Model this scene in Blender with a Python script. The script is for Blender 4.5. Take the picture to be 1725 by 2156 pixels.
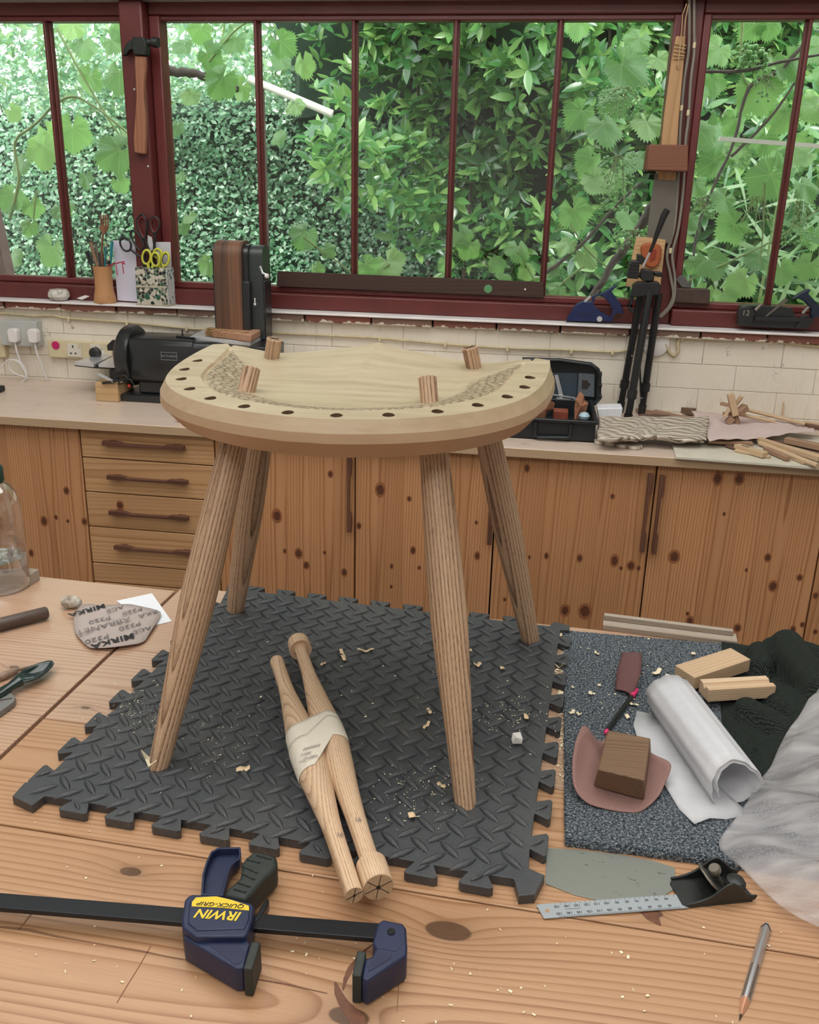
import bpy, bmesh, math, random
from mathutils import Vector, Matrix, Quaternion
from math import sin, cos, pi, radians, sqrt, atan2, hypot
random.seed(7)
S = bpy.context.scene
COL = S.collection
for _o in list(bpy.data.objects): bpy.data.objects.remove(_o)

# ------------------------------------------------------------------ camera
# World: X runs along the window wall, Y away from the viewer, Z up; z = 0 is the top of the front bench, metres.
CAM = Vector((0.5817, -0.8017, 0.7052))
CR = Vector((0.98934, 0.14476, 0.01645)); CF = Vector((-0.13331, 0.94241, -0.30676))
_f, _p, _r, _y = 1829.956, 0.3115588, 0.0172735, -0.2208153
_F = Vector((sin(_y)*cos(_p), cos(_y)*cos(_p), -sin(_p))); _R0 = Vector((cos(_y), -sin(_y), 0)); _U0 = _R0.cross(_F)
_R = _R0*cos(_r)+_U0*sin(_r); _U = _U0*cos(_r)-_R0*sin(_r)
_Z = Matrix.Rotation(radians(-4.591318), 3, 'Z')
CF, CR, CU = _Z @ _F, _Z @ _R, _Z @ _U
CAM = _Z @ Vector((0.644125, -0.752462, 0.705161))
cd = bpy.data.cameras.new('camera'); cam = bpy.data.objects.new('camera', cd); COL.objects.link(cam)
m = Matrix((CR, CU, -CF)).transposed().to_4x4(); m.translation = CAM; cam.matrix_world = m
cd.sensor_fit = 'HORIZONTAL'; cd.sensor_width = 36; cd.lens = _f/1725*36; cd.shift_y = -72/1725
cd.clip_start = .02; cd.clip_end = 200
S.camera = cam

# ------------------------------------------------------------------ light
S.view_settings.view_transform = 'Standard'; S.view_settings.look = 'None'
S.view_settings.exposure = -0.14; S.view_settings.gamma = 1; S.view_settings.use_curve_mapping = False
w = bpy.data.worlds.new('overcast_sky'); S.world = w; w.use_nodes = True
_b = w.node_tree.nodes['Background']; _b.inputs[0].default_value = (0.93, 0.97, 1.0, 1); _b.inputs[1].default_value = 4.2
sd = bpy.data.lights.new('sun', 'SUN'); sd.energy = 3.2; sd.angle = radians(25); sd.color = (1, .97, .9)
so = bpy.data.objects.new('sun', sd); COL.objects.link(so); so.rotation_euler = (radians(42), radians(12), 0); so.location = (0, 0, 6)
def area(name, loc, rot, sx, sy, e, col=(1, 1, 1)):
    d = bpy.data.lights.new(name, 'AREA'); d.shape = 'RECTANGLE'; d.size = sx; d.size_y = sy; d.energy = e; d.color = col
    o = bpy.data.objects.new(name, d); COL.objects.link(o); o.location = loc; o.rotation_euler = rot; return o
area('rooflight', (0.2, 0.55, 1.95), (0, 0, 0), 2.8, 1.3, 30, (1.0, .965, .95))
area('rear_fill', (0.3, -1.5, 1.95), (radians(8), 0, 0), 2.8, .8, 30, (1.0, .965, .94))  # area lamp added behind the camera to fill the near side

# ------------------------------------------------------------------ frames: bench frame = world; the room is out of level by 0.41 deg
RM = Matrix.Translation((.27, 0, 0)) @ Matrix.Rotation(radians(.41), 4, 'Y') @ Matrix.Translation((-.27, 0, 0))
RMI = RM.inverted()
def ray(u, v): return CF + CR*((u-862.5)/_f) - CU*((v-1006)/_f)
def T(u, v, z=0.):                                  # a measured point on a level plane of the bench
    d = ray(u, v); return CAM + d*((z-CAM.z)/d.z)
def TY(u, v, y):
    d = ray(u, v); return CAM + d*((y-CAM.y)/d.y)
_C2 = RMI @ CAM; _R3 = RMI.to_3x3()
def Rz_(u, v, z):                                   # the same in room coordinates, level plane
    d = _R3 @ ray(u, v); return _C2 + d*((z-_C2.z)/d.z)
def Ry_(u, v, y):                                   # room coordinates, plane parallel to the window wall
    d = _R3 @ ray(u, v); return _C2 + d*((y-_C2.y)/d.y)

# ------------------------------------------------------------------ mesh helper
class MB:
    def __init__(s): s.v = []; s.f = []
    def add(s, vs, fs, M=None):
        n = len(s.v)
        s.v += [tuple(M @ Vector(p)) for p in vs] if M is not None else [tuple(p) for p in vs]
        s.f += [tuple(n+i for i in f) for f in fs]; return s
    def box(s, a, b, M=None):
        x0, y0, z0 = a; x1, y1, z1 = b
        return s.add([(x0,y0,z0),(x1,y0,z0),(x1,y1,z0),(x0,y1,z0),(x0,y0,z1),(x1,y0,z1),(x1,y1,z1),(x0,y1,z1)],
            [(0,3,2,1),(4,5,6,7),(0,1,5,4),(1,2,6,5),(2,3,7,6),(3,0,4,7)], M)
    def bx(s, c, d, M=None): return s.box([c[i]-d[i]/2 for i in range(3)], [c[i]+d[i]/2 for i in range(3)], M)
    def rings(s, R, cap=True, closed=False, M=None):
        k = len(R[0]); vs = [p for r in R for p in r]; fs = []
        L = len(R)
        for i in range(L if closed else L-1):
            a = i*k; b = ((i+1) % L)*k
            for j in range(k):
                j2 = (j+1) % k; fs.append((a+j, a+j2, b+j2, b+j))
        if cap and not closed: fs.append(tuple(range(k-1, -1, -1))); fs.append(tuple((L-1)*k+j for j in range(k)))
        return s.add(vs, fs, M)
    def tube(s, P, r, n=8, cap=True, closed=False, sx=1, M=None, tw=0):
        P = [Vector(p) for p in P]; rr = r if hasattr(r, '__len__') else [r]*len(P)
        R = []; up = None; L = len(P)
        for i, p in enumerate(P):
            t = (P[(i+1) % L]-P[i-1]) if closed else (P[min(i+1, L-1)]-P[max(i-1, 0)])
            t.normalize()
            if up is None:
                up = Vector((0, 0, 1)) if abs(t.z) < .9 else Vector((0, 1, 0))
            a = up.cross(t).normalized(); up = t.cross(a).normalized()
            R.append([p + a*(cos(2*pi*j/n+tw)*rr[i]*sx) + up*(sin(2*pi*j/n+tw)*rr[i]) for j in range(n)])
        return s.rings(R, cap, closed, M)
    def lathe(s, prof, n=24, M=None, cap=True):        # prof: (r, z)
        return s.rings([[(r*cos(2*pi*j/n), r*sin(2*pi*j/n), z) for j in range(n)] for r, z in prof], cap, False, M)
    def prism(s, poly, z0, z1, M=None):
        n = len(poly); vs = [(x, y, z0) for x, y in poly]+[(x, y, z1) for x, y in poly]
        return s.add(vs, [tuple(range(n-1, -1, -1)), tuple(range(n, 2*n))]+[(i, (i+1) % n, n+(i+1) % n, n+i) for i in range(n)], M)
    def grid(s, fn, nu, nv, th=0, M=None):             # surface fn(u,v), optional thickness along -normal approx (z)
        g = [[Vector(fn(i/nu, j/nv)) for i in range(nu+1)] for j in range(nv+1)]
        vs = [p for r in g for p in r]; fs = []
        for j in range(nv):
            for i in range(nu):
                a = j*(nu+1)+i; fs.append((a, a+1, a+nu+2, a+nu+1))
        return s.add(vs, fs, M)
    def build(s, name, mat, parent=None, smooth=None, bevel=0, bseg=2, solid=0, sub=0, tri=False):
        me = bpy.data.meshes.new(name); me.from_pydata(s.v, [], s.f)
        if tri:
            pass
        me.update(); 
        bm = bmesh.new(); bm.from_mesh(me); bmesh.ops.recalc_face_normals(bm, faces=bm.faces) if not tri else None; bm.to_mesh(me); bm.free()
        return link(name, me, mat, parent, smooth, bevel, bseg, solid, sub)
def link(name, me, mat, parent=None, smooth=None, bevel=0, bseg=2, solid=0, sub=0):
    o = bpy.data.objects.new(name, me); COL.objects.link(o)
    for mm in (mat if isinstance(mat, (list, tuple)) else [mat]): me.materials.append(mm)
    if smooth is not None:
        me.shade_smooth(); me.set_sharp_from_angle(angle=radians(smooth))
    if parent is not None: o.parent = parent
    if solid: d = o.modifiers.new('solid', 'SOLIDIFY'); d.thickness = solid; d.offset = -1
    if bevel:
        d = o.modifiers.new('bevel', 'BEVEL'); d.width = bevel; d.segments = bseg; d.limit_method = 'ANGLE'; d.angle_limit = radians(35); d.harden_normals = False
        if smooth is None: me.shade_smooth(); me.set_sharp_from_angle(angle=radians(50))
    if sub: d = o.modifiers.new('sub', 'SUBSURF'); d.levels = sub; d.render_levels = sub
    return o
def tag(o, label=None, cat=None, group=None, kind=None):
    if label: o['label'] = label
    if cat: o['category'] = cat
    if group: o['group'] = group
    if kind: o['kind'] = kind
    return o
def thing(name, label, cat, M=None, group=None, kind=None):
    o = bpy.data.objects.new(name, None); COL.objects.link(o); o.empty_display_size = .05
    if M is not None: o.matrix_world = M
    return tag(o, label, cat, group, kind)
def dup(root, M, label=None, group=None):
    def cp(o, par):
        c = o.copy(); COL.objects.link(c); c.parent = par
        for ch in o.children: cp(ch, c)
        return c
    c = cp(root, root.parent); c.matrix_world = M
    if label: c['label'] = label
    if group: c['group'] = group
    return c
def rebase(o, M):                                     # give a part its own axes so that its grain follows it
    I_ = M.inverted(); o.data.transform(I_); o.matrix_basis = M
    for c in o.children: c.data.transform(I_)
def at(p, rz=0, rx=0, ry=0): return Matrix.Translation(p) @ Matrix.Rotation(rz, 4, 'Z') @ Matrix.Rotation(ry, 4, 'Y') @ Matrix.Rotation(rx, 4, 'X')
def align(p, d, up=(0, 0, 1)):                       # local Z along d
    d = Vector(d).normalized(); x = Vector(up).cross(d)
    if x.length < 1e-4: x = Vector((1, 0, 0))
    x.normalize(); y = d.cross(x)
    m = Matrix((x, y, d)).transposed().to_4x4(); m.translation = p; return m
def rr(a, b): return random.uniform(a, b)
# ------------------------------------------------------------------ materials
class G:
    def __init__(s, name):
        s.m = bpy.data.materials.new(name); s.m.use_nodes = True; s.t = s.m.node_tree; s.b = s.t.nodes['Principled BSDF']
    def N(s, t, props=None, **ins):
        n = s.t.nodes.new('ShaderNode'+t)
        for k, v in (props or {}).items(): setattr(n, k, v)
        for k, v in ins.items():
            s.put(n.inputs[k.replace('_', ' ')], v)
        return n
    def put(s, inp, v):
        if isinstance(v, bpy.types.NodeSocket): s.t.links.new(v, inp)
        elif hasattr(v, '__len__') and len(v) == 3 and inp.type == 'RGBA': inp.default_value = (*v, 1)
        else: inp.default_value = v
    def M(s, op, a, b=0., c=0., clamp=False):
        n = s.t.nodes.new('ShaderNodeMath'); n.operation = op; n.use_clamp = clamp
        for i, v in enumerate((a, b, c)): s.put(n.inputs[i], v)
        return n.outputs[0]
    def V(s, op, a, b=(0, 0, 0)):
        n = s.t.nodes.new('ShaderNodeVectorMath'); n.operation = op; s.put(n.inputs[0], a); s.put(n.inputs[1], b)
        return n.outputs['Value' if op in ('LENGTH', 'DISTANCE', 'DOT_PRODUCT') else 'Vector']
    def obj(s): return s.N('TexCoord').outputs['Object']
    def xyz(s, v): n = s.N('SeparateXYZ', Vector=v); return n.outputs
    def comb(s, x, y, z): return s.N('CombineXYZ', X=x, Y=y, Z=z).outputs[0]
    def noise(s, v, scale, detail=2., rough=.5, dist=0.): return s.N('TexNoise', Vector=v, Scale=scale, Detail=detail, Roughness=rough, Distortion=dist).outputs['Fac']
    def ramp(s, fac, stops, interp='LINEAR'):
        n = s.N('ValToRGB', Fac=fac); cr = n.color_ramp; cr.interpolation = interp
        while len(cr.elements) < len(stops): cr.elements.new(.5)
        for e, (p, c) in zip(cr.elements, stops):
            e.position = p; e.color = (c, c, c, 1) if not hasattr(c, '__len__') else (*c, 1)
        return n.outputs['Color']
    def mix(s, f, a, b, mode='MIX'):
        n = s.N('Mix', dict(data_type='RGBA', blend_type=mode)); s.put(n.inputs[0], f); s.put(n.inputs[6], a); s.put(n.inputs[7], b); return n.outputs[2]
    def bump(s, h, st=.2, dist=.001): s.t.links.new(s.N('Bump', Strength=st, Distance=dist, Height=h).outputs[0], s.b.inputs['Normal'])
    def set(s, **k):
        for a, v in k.items(): s.put(s.b.inputs[a.replace('_', ' ')], v)
        return s.m
    def rnd(s): return s.N('ObjectInfo').outputs['Random']
def plain(name, col, rough=.5, metal=0., spec=.5, nz=0., nscale=200, bump=0., **k):
    g = G(name)
    if nz or bump:
        n = g.noise(g.obj(), nscale, 3)
        g.set(Base_Color=g.mix(n, tuple(c*(1-nz) for c in col), tuple(min(1, c*(1+nz)) for c in col)))
        if bump: g.bump(n, bump, .0006)
    else: g.set(Base_Color=col)
    g.set(Roughness=rough, Metallic=metal, Specular_IOR_Level=spec, **k)
    return g.m
def wood(name, light, mid, dark, ax='xyz', ring=(0, .12), tilt=(0.03, 0.0), K=150, warp=.01, knots=(), rough=.45, pores=0., perobj=True, wsc=(1.2, 8), fine=.12, rdark=1., tone=.25, spec=.4, bump=.15, stains=None, gloss=0, coat=0):
    """growth rings as cylinders round a wandering pith; ax: which object axes are (grain, across, depth)"""
    g = G(name); o = g.obj()
    if perobj:
        r = g.rnd(); off = g.comb(g.M('MULTIPLY', r, 7.3), g.M('MULTIPLY', g.M('SUBTRACT', r, .5), .08), g.M('MULTIPLY', r, 0.02)); 
    s3 = g.xyz(o); d = dict(x=s3[0], y=s3[1], z=s3[2])
    gr, a, b = (d[c] for c in ax)
    if perobj: rn = r; gr0 = g.M('ADD', gr, g.M('MULTIPLY', r, 7.3)); a0 = g.M('ADD', a, g.M('MULTIPLY', g.M('SUBTRACT', r, .5), .11))
    else: gr0, a0 = gr, a
    P = g.comb(g.M('MULTIPLY', gr0, wsc[0]), g.M('MULTIPLY', a0, wsc[1]), g.M('MULTIPLY', b, wsc[1]))
    wn = g.M('MULTIPLY', g.M('SUBTRACT', g.noise(P, 1., 2.), .5), warp)
    pa = g.M('SUBTRACT', a0, g.M('ADD', ring[0], g.M('MULTIPLY', gr, tilt[0]))); pb = g.M('SUBTRACT', b, g.M('ADD', -ring[1], g.M('MULTIPLY', gr, tilt[1])))
    R = g.M('SQRT', g.M('ADD', g.M('MULTIPLY', pa, pa), g.M('MULTIPLY', pb, pb)))
    f = g.M('ADD', R, wn)
    km = None
    for kx, ky, kr in knots:
        dx = g.M('MULTIPLY', g.M('SUBTRACT', gr, kx), .5); dy = g.M('SUBTRACT', a, ky)
        D2 = g.M('ADD', g.M('MULTIPLY', dx, dx), g.M('MULTIPLY', dy, dy)); D = g.M('SQRT', D2)
        e = g.M('EXPONENT', g.M('DIVIDE', D, -kr*1.7))
        f = g.M('ADD', f, g.M('MULTIPLY', e, kr*1.9))
        q = g.M('SUBTRACT', 1., g.M('DIVIDE', g.M('SUBTRACT', D, kr*.55), kr*.12), clamp=True)
        q = g.M('MAXIMUM', g.M('MULTIPLY', g.M('EXPONENT', g.M('DIVIDE', D, -kr*1.2)), .55), q)
        km = q if km is None else g.M('MAXIMUM', km, q)
    if ring[1] > 5: pass
    fr = g.M('FRACT', g.M('MULTIPLY', f, K))
    band = g.ramp(fr, [(0, 0.), (.35, .12), (.78, .75*rdark), (.9, 1.*rdark), (1., 0.)])
    sub = g.noise(g.comb(g.M('MULTIPLY', f, K*.33), 0., 0.), 1., 1.)     # strong and weak years
    band = g.M('MULTIPLY', band, g.M('ADD', .35, g.M('MULTIPLY', sub, 1.1)), clamp=True)
    fib = g.noise(g.comb(g.M('MULTIPLY', gr0, 12.), g.M('MULTIPLY', a0, 900.), g.M('MULTIPLY', b, 900.)), 1., 2.)
    big = g.noise(g.comb(g.M('MULTIPLY', gr0, 1.5), g.M('MULTIPLY', a0, 14.), g.M('MULTIPLY', b, 14.)), 1., 2.)
    col = g.mix(g.M('MULTIPLY', g.M('ADD', band, 0.), 1., clamp=True), light, mid)
    col = g.mix(g.M('MULTIPLY', g.M('SUBTRACT', band, .45), 1.1, clamp=True), col, dark)
    col = g.mix(g.M('MULTIPLY', g.M('ADD', g.M('MULTIPLY', g.M('SUBTRACT', big, .5), 2.2), .5), tone, clamp=True), col, mid)
    col = g.mix(g.M('MULTIPLY', g.M('SUBTRACT', fib, .42), fine*5, clamp=True), col, mid, 'MULTIPLY') if fine else col
    if pores:
        pn = g.noise(g.comb(g.M('MULTIPLY', gr0, 90.), g.M('MULTIPLY', a0, 2600.), g.M('MULTIPLY', b, 2600.)), 1., 1.)
        pm = g.M('MULTIPLY', g.M('MULTIPLY', g.M('SUBTRACT', pn, .5), 7., clamp=True), g.M('MULTIPLY', g.M('ADD', band, .15), pores), clamp=True)
        col = g.mix(pm, col, tuple(c*.4 for c in dark))
    if km is not None: col = g.mix(g.M('MULTIPLY', km, .92), col, tuple(c*.33 for c in dark))
    if stains:
        for sc, th, am, c in stains:
            sn = g.noise(o, sc, 4.); col = g.mix(g.M('MULTIPLY', g.M('SUBTRACT', sn, th), am, clamp=True), col, c)
    if perobj: col = g.mix(g.M('MULTIPLY', rn, .55), col, tuple(c*.80 for c in mid))
    g.bump(g.M('ADD', g.M('MULTIPLY', band, -.6), fib), bump, .0004)
    g.set(Base_Color=col, Roughness=g.M('ADD', rough, g.M('MULTIPLY', fib, .12)), Specular_IOR_Level=spec)
    if coat: g.set(Coat_Weight=coat, Coat_Roughness=.25)
    return g.m
PINE = dict(light=(.60, .36, .20), mid=(.47, .255, .13), dark=(.24, .105, .045))
# ------------------------------------------------------------------ room shell
M_red = plain('dark_red_paint', (.115, .022, .02), .42, nz=.35, nscale=9, bump=.1)
M_redlit = plain('dark_red_paint_lit', (.14, .028, .027), .35, nz=.3, nscale=14, bump=.1)  # same red paint made lighter for the light on beads and jambs
def wallpaint():
    g = G('cream_painted_brick'); o = g.obj(); n1 = g.noise(o, 6, 4, .6); n2 = g.noise(o, 60, 3)
    s = g.xyz(o); dr = g.noise(g.comb(g.M('MULTIPLY', s[0], 55.), 0., g.M('MULTIPLY', s[2], 5.)), 1., 3., .6)
    c = g.mix(n1, (.66, .58, .47), (.82, .77, .67)); c = g.mix(g.M('MULTIPLY', g.M('SUBTRACT', dr, .63), 5., clamp=True), c, (.42, .36, .28))
    c = g.mix(g.M('MULTIPLY', g.M('SUBTRACT', g.noise(o, 17, 5, .7), .66), 9., clamp=True), c, (.16, .12, .09))
    g.bump(g.M('ADD', g.M('MULTIPLY', dr, 1.2), g.M('ADD', n1, g.M('MULTIPLY', n2, .4))), .6, .004); return g.set(Base_Color=c, Roughness=.62)
M_wall = wallpaint()
def flaky():
    g = G('flaking_painted_brick_edge'); o = g.obj(); r = g.rnd()
    red = g.mix(g.noise(o, 30, 3), (.26, .06, .035), (.12, .055, .04)); red = g.mix(g.M('MULTIPLY', r, .8), red, (.16, .12, .09))
    n = g.noise(g.V('ADD', o, g.comb(r, r, 0.)), 26, 5, .65)
    s = g.xyz(g.N('TexCoord').outputs['Generated'])
    th = g.M('MULTIPLY', g.M('SUBTRACT', g.M('ADD', n, g.M('MULTIPLY', g.M('SUBTRACT', .55, s[2]), .5)), .66), 30., clamp=True)
    g.bump(g.M('ADD', th, g.noise(o, 90, 3)), .6, .003); return g.set(Base_Color=g.mix(th, red, (.62, .56, .45)), Roughness=.7)
M_flaky = flaky()
M_white = plain('white_gloss_paint', (.78, .76, .76), .35, nz=.12, nscale=14)
M_grey = plain('weathered_grey_timber', (.36, .34, .30), .8, nz=.5, nscale=25, bump=.5)
M_plaster = plain('off_white_paint', (.72, .70, .66), .8)
M_floor = plain('grey_concrete', (.30, .28, .26), .8, nz=.25, nscale=8)
def struct(name, mb, mat, **k):
    o = mb.build(name, mat, **k); o.matrix_world = RM @ o.matrix_world; o['kind'] = 'structure'; return o
def sroot(name, p=(0, 0, 0)):
    o = thing(name, None, None, RM @ Matrix.Translation(p)); o['kind'] = 'structure'; return o
XL, XR, YB, YF, ZF, ZC = -2.3, 3.0, 1.865, -2.8, -.80, 2.0
struct('floor', MB().box((XL-.1, YF-.1, ZF-.08), (XR+.1, YB+.2, ZF)), M_floor)
wb = struct('wall_back', MB().box((XL, YB, ZF), (XR, YB+.22, .329)), M_wall)
struct('wall_left', MB().box((XL-.1, YF, ZF), (XL, YB+.15, ZC)), M_plaster)
struct('wall_right', MB().box((XR, YF, ZF), (XR+.1, YB+.15, ZC)), M_plaster)
struct('wall_front', MB().box((XL-.1, YF-.1, ZF), (XR+.1, YF, ZC)), M_plaster)
# ceiling with a long opening for the glazed rooflight, and one added for fill
ce = struct('ceiling', MB().box((XL, YF, ZC), (XR, -1.95, ZC+.08)).box((XL, -1.1, ZC), (XR, -.7, ZC+.08)).box((XL, -1.95, ZC), (-1.4, -1.1, ZC+.08)).box((1.9, -1.95, ZC), (XR, -1.1, ZC+.08)).box((XL, 1.4, ZC), (XR, YB+.15, ZC+.08)).box((XL, -.7, ZC), (-1.4, 1.4, ZC+.08)).box((1.9, -.7, ZC), (XR, 1.4, ZC+.08)), M_plaster)
def glass():
    g = G('window_glass'); t = g.t; tr = g.N('BsdfTransparent', Color=(.97, .99, .985)); gl = g.N('BsdfGlossy', Color=(1, 1, 1), Roughness=.03)
    mx = g.N('MixShader'); fr = g.N('Fresnel', IOR=1.45)
    g.put(mx.inputs[0], fr.outputs[0]); t.links.new(tr.outputs[0], mx.inputs[1]); t.links.new(gl.outputs[0], mx.inputs[2])
    t.links.new(mx.outputs[0], t.nodes['Material Output'].inputs['Surface']); return g.m
M_glass = glass()
rl = sroot('window_4', (0, 0, 0)); go = G('opal_roof_panel'); _tl = go.N('BsdfTranslucent', Color=(.55, .55, .53)); go.t.links.new(_tl.outputs[0], go.t.nodes['Material Output'].inputs['Surface'])
MB().box((-1.4, -.7, ZC+.05), (1.9, 1.4, ZC+.056)).build('pane', go.m, rl)
f4 = MB(); 
for x in (-1.4, -.6, .2, 1.0, 1.87): f4.box((x, -.7, ZC+.02), (x+.03, 1.4, ZC+.05))
f4.build('glazing_bars', M_white, rl)
fw = sroot('fill_roof_opening'); MB().box((-1.4, -1.95, ZC+.05), (1.9, -1.1, ZC+.056)).build('pane', go.m, fw); f5 = MB()  # roof opening added behind the camera to let in fill light
for x in (-1.4, -.6, .2, 1.0, 1.87): f5.box((x, -1.95, ZC+.02), (x+.03, -1.1, ZC+.05))
f5.build('glazing_bars', M_white, fw)
# lintel above the windows
struct('trim_1', MB().box((XL, 1.86, 1.236), (XR, 2.05, 1.42)), M_grey, bevel=.004)
struct('wall_back_upper', MB().box((XL, 1.87, 1.42), (XR, 2.1, ZC)), M_plaster)
bpy.data.objects['wall_back_upper'].name = 'wall_back.001'
# rows of brick edges under the sill, joints showing through the paint
M_sill = plain('sill_paint', (.78, .74, .73), .4, nz=.25, nscale=12, bump=.15)
struct('trim_2', MB().box((XL, 1.832, .3535), (XR, 2.05, .360)), M_sill, bevel=.002)
xb = XL; k = 0
while xb < XR:
    wd = rr(.185, .215); o = MB().box((xb+.0025, 1.842+rr(-.004, .004), .330), (min(xb+wd, XR)-.0025, 2.04, .3535)).build('brick', M_flaky, wb, bevel=.004); xb += wd
# painted courses: shallow relief
for r_ in range(6):
    xb = XL+(.1 if r_ % 2 else 0); z1 = .329-r_*.075
    while xb < XR and z1 > -.1:
        o = MB().box((xb+.0006, 1.8617+rr(-.0007, .0005), z1-.0742), (min(xb+.225, XR)-.0006, 1.90, z1-.0004)).build('brick', M_wall, wb, bevel=.0012); xb += .225
# ---- windows
ZT, ZB, YG = 1.190, .426, 1.955
def xat(u, v=300, y=1.95): return Ry_(u, v, y).x
PL0, PL1 = xat(279), xat(357)         # left post: visible glass edge to glass edge
PR0, PR1 = xat(1391), xat(1467)       # right post
def window(name, x0, x1, bars, xl, xr):
    r = sroot(name)
    # outer frame: head, bottom rail, jambs, each with a stepped moulding
    MB().box((xl, 1.925, ZT+.012), (xr, 1.985, ZT+.05)).build('head_rail', M_red, r, bevel=.003)
    MB().box((xl, 1.937, ZT-.002), (xr, 1.980, ZT+.013)).build('head_bead', M_redlit, r, bevel=.003)
    MB().box((xl, 1.893, .360), (xr, 1.985, ZB-.018)).build('bottom_rail', M_red, r, bevel=.004)
    MB().box((xl, 1.928, ZB-.018), (xr, 1.980, ZB+.002)).build('bottom_bead', M_redlit, r, bevel=.004)
    for a, b in ((xl, x0), (x1, xr)):
        if b-a > .004:
            MB().box((a, 1.925, ZB-.016), (b, 1.985, ZT+.011)).build('jamb', M_redlit, r, bevel=.004)
    xs = [x0]+bars+[x1]
    for x in bars:
        b = MB().box((x-.0045, 1.932, ZB+.002), (x+.0045, 1.951, ZT-.002)).box((x-.0095, 1.951, ZB+.002), (x+.0095, 1.972, ZT-.002)); b.build('glazing_bar', M_red, r, bevel=.0025)
    for a, b in zip(xs[:-1], xs[1:]):
        MB().box((a-.002, 1.956, ZB-.004), (b+.002, 1.9595, ZT+.003)).build('pane', M_glass, r)
window('window_1', -1.95, PL0, [-1.62, -1.29, xat(122)], -1.98, PL0+.012)
window('window_2', PL1, PR0, [xat(547), xat(746), xat(953), xat(1164)], PL1-.034, PR0+.022)
window('window_3', PR1, 2.3, [xat(1668), 1.56+.3], PR1-.022, 2.33)
struct('trim_3', MB().box((PL0+.013, 1.885, .360), (PL1-.035, 2.0, 1.235)), M_red, bevel=.006)
struct('trim_4', MB().box((PR0+.023, 1.92, .360), (PR1-.023, 2.0, 1.235)), M_red, bevel=.004)
struct('trim_5', MB().box((XL, 1.9, .360), (-1.98, 2.0, 1.236)), M_red); struct('trim_6', MB().box((2.33, 1.9, .360), (XR, 2.0, 1.236)), M_red)
# ------------------------------------------------------------------ back cabinets and worktop
M_stave = wood('knotty_pine_door', (.62, .33, .16), (.47, .215, .09), (.20, .065, .022), ax='zxy', ring=(0., .035), tilt=(.02, .008), K=150, warp=.014, rough=.42, wsc=(1.6, 10), tone=.35)
M_draw = wood('pine_drawer', (.63, .38, .19), (.52, .28, .13), (.33, .14, .055), ax='xzy', ring=(0., .05), tilt=(.03, .01), K=110, warp=.01, rough=.42)
M_walnut = wood('dark_walnut', (.17, .075, .045), (.11, .045, .028), (.06, .022, .014), ax='xzy', K=200, rough=.4)
M_walnutz = wood('dark_walnut_upright', (.17, .075, .045), (.11, .045, .028), (.06, .022, .014), ax='zxy', K=200, rough=.4)
M_knot = plain('pine_knot', (.11, .035, .015), .5, nz=.5, nscale=160)
M_knotring = plain('pine_knot_halo', (.30, .115, .045), .5, nz=.2, nscale=120)
M_dark = plain('dark_gap', (.012, .009, .008), .9)
ZW = .098
def plytop():
    g = G('plywood_worktop'); o = g.obj(); s = g.xyz(o)
    lay = g.ramp(g.M('FRACT', g.M('MULTIPLY', s[2], 300.)), [(0, (.36, .22, .12)), (.45, (.36, .22, .12)), (.55, (.56, .42, .28)), (1, (.56, .42, .28))])
    n = g.noise(g.comb(g.M('MULTIPLY', s[0], 3.), g.M('MULTIPLY', s[1], 30.), 0.), 1., 3.); n2 = g.noise(o, 22, 4, .6)
    top = g.mix(n, (.55, .42, .33), (.68, .56, .47)); top = g.mix(g.M('MULTIPLY', g.M('SUBTRACT', n2, .6), 5., clamp=True), top, (.40, .27, .18))
    nm = g.xyz(g.N('NewGeometry').outputs['Normal']); g.bump(n, .1, .0004)
    return g.set(Base_Color=g.mix(g.M('GREATER_THAN', nm[2], .6), lay, top), Roughness=.30)
M_ply = plytop()
def rthing(name, label, cat, p=(0, 0, 0), rz=0, group=None): return thing(name, label, cat, RM @ Matrix.Translation(p) @ Matrix.Rotation(rz, 4, 'Z'), group)
wt = MB().box((-1.9, 1.372, ZW-.025), (2.3, 1.862, ZW)).build('worktop', M_ply, bevel=.002)
wt.matrix_world = RM; tag(wt, 'long plywood worktop with layered edge running under the windows', 'worktop')
YC = 1.40; ZTOP = ZW-.026
def knot(par, x, z, r, y=YC):
    r *= 1.2
    n = 14; a = MB(); rx = rr(.75, 1.); h = MB()
    a.add([(x+cos(2*pi*i/n)*r*rx*rr(.85, 1.1), y-.0009, z+sin(2*pi*i/n)*r*1.15*rr(.9, 1.15)) for i in range(n)], [tuple(range(n))])
    h.add([(x+cos(2*pi*i/n)*r*rx*1.5, y-.0005, z+sin(2*pi*i/n)*r*1.9) for i in range(n)], [tuple(range(n))])
    h.build('knot_halo', M_knotring, par); a.build('knot', M_knot, par)
def pull(par, x, z, L, vert, rl=''):
    # slim bar pull, thicker at both ends, on two feet
    P = [(-L/2, 0), (L/2, 0), (L/2, .012), (L/2-.05, .012), (L/2-.062, .0072), (-L/2+.062, .0072), (-L/2+.05, .012), (-L/2, .012)]
    h = MB()
    if vert: Mx = Matrix(((0, 1, 0, x-.006), (0, 0, -1, YC-.009), (1, 0, 0, z), (0, 0, 0, 1))); 
    else: Mx = Matrix(((1, 0, 0, x), (0, 0, -1, YC-.009), (0, 1, 0, z), (0, 0, 0, 1)))
    h.prism(P, 0, .013, Mx)
    for s in (-1, 1): h.box((s*(L/2-.025)-.01, .001, -.009), (s*(L/2-.025)+.01, .011, .002), Mx)
    return h.build('handle', M_walnutz if vert else M_walnut, par, bevel=.0006, bseg=1)
GX = [-.668, -.274, .121, .503, .911, 1.338, 1.76]
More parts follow.
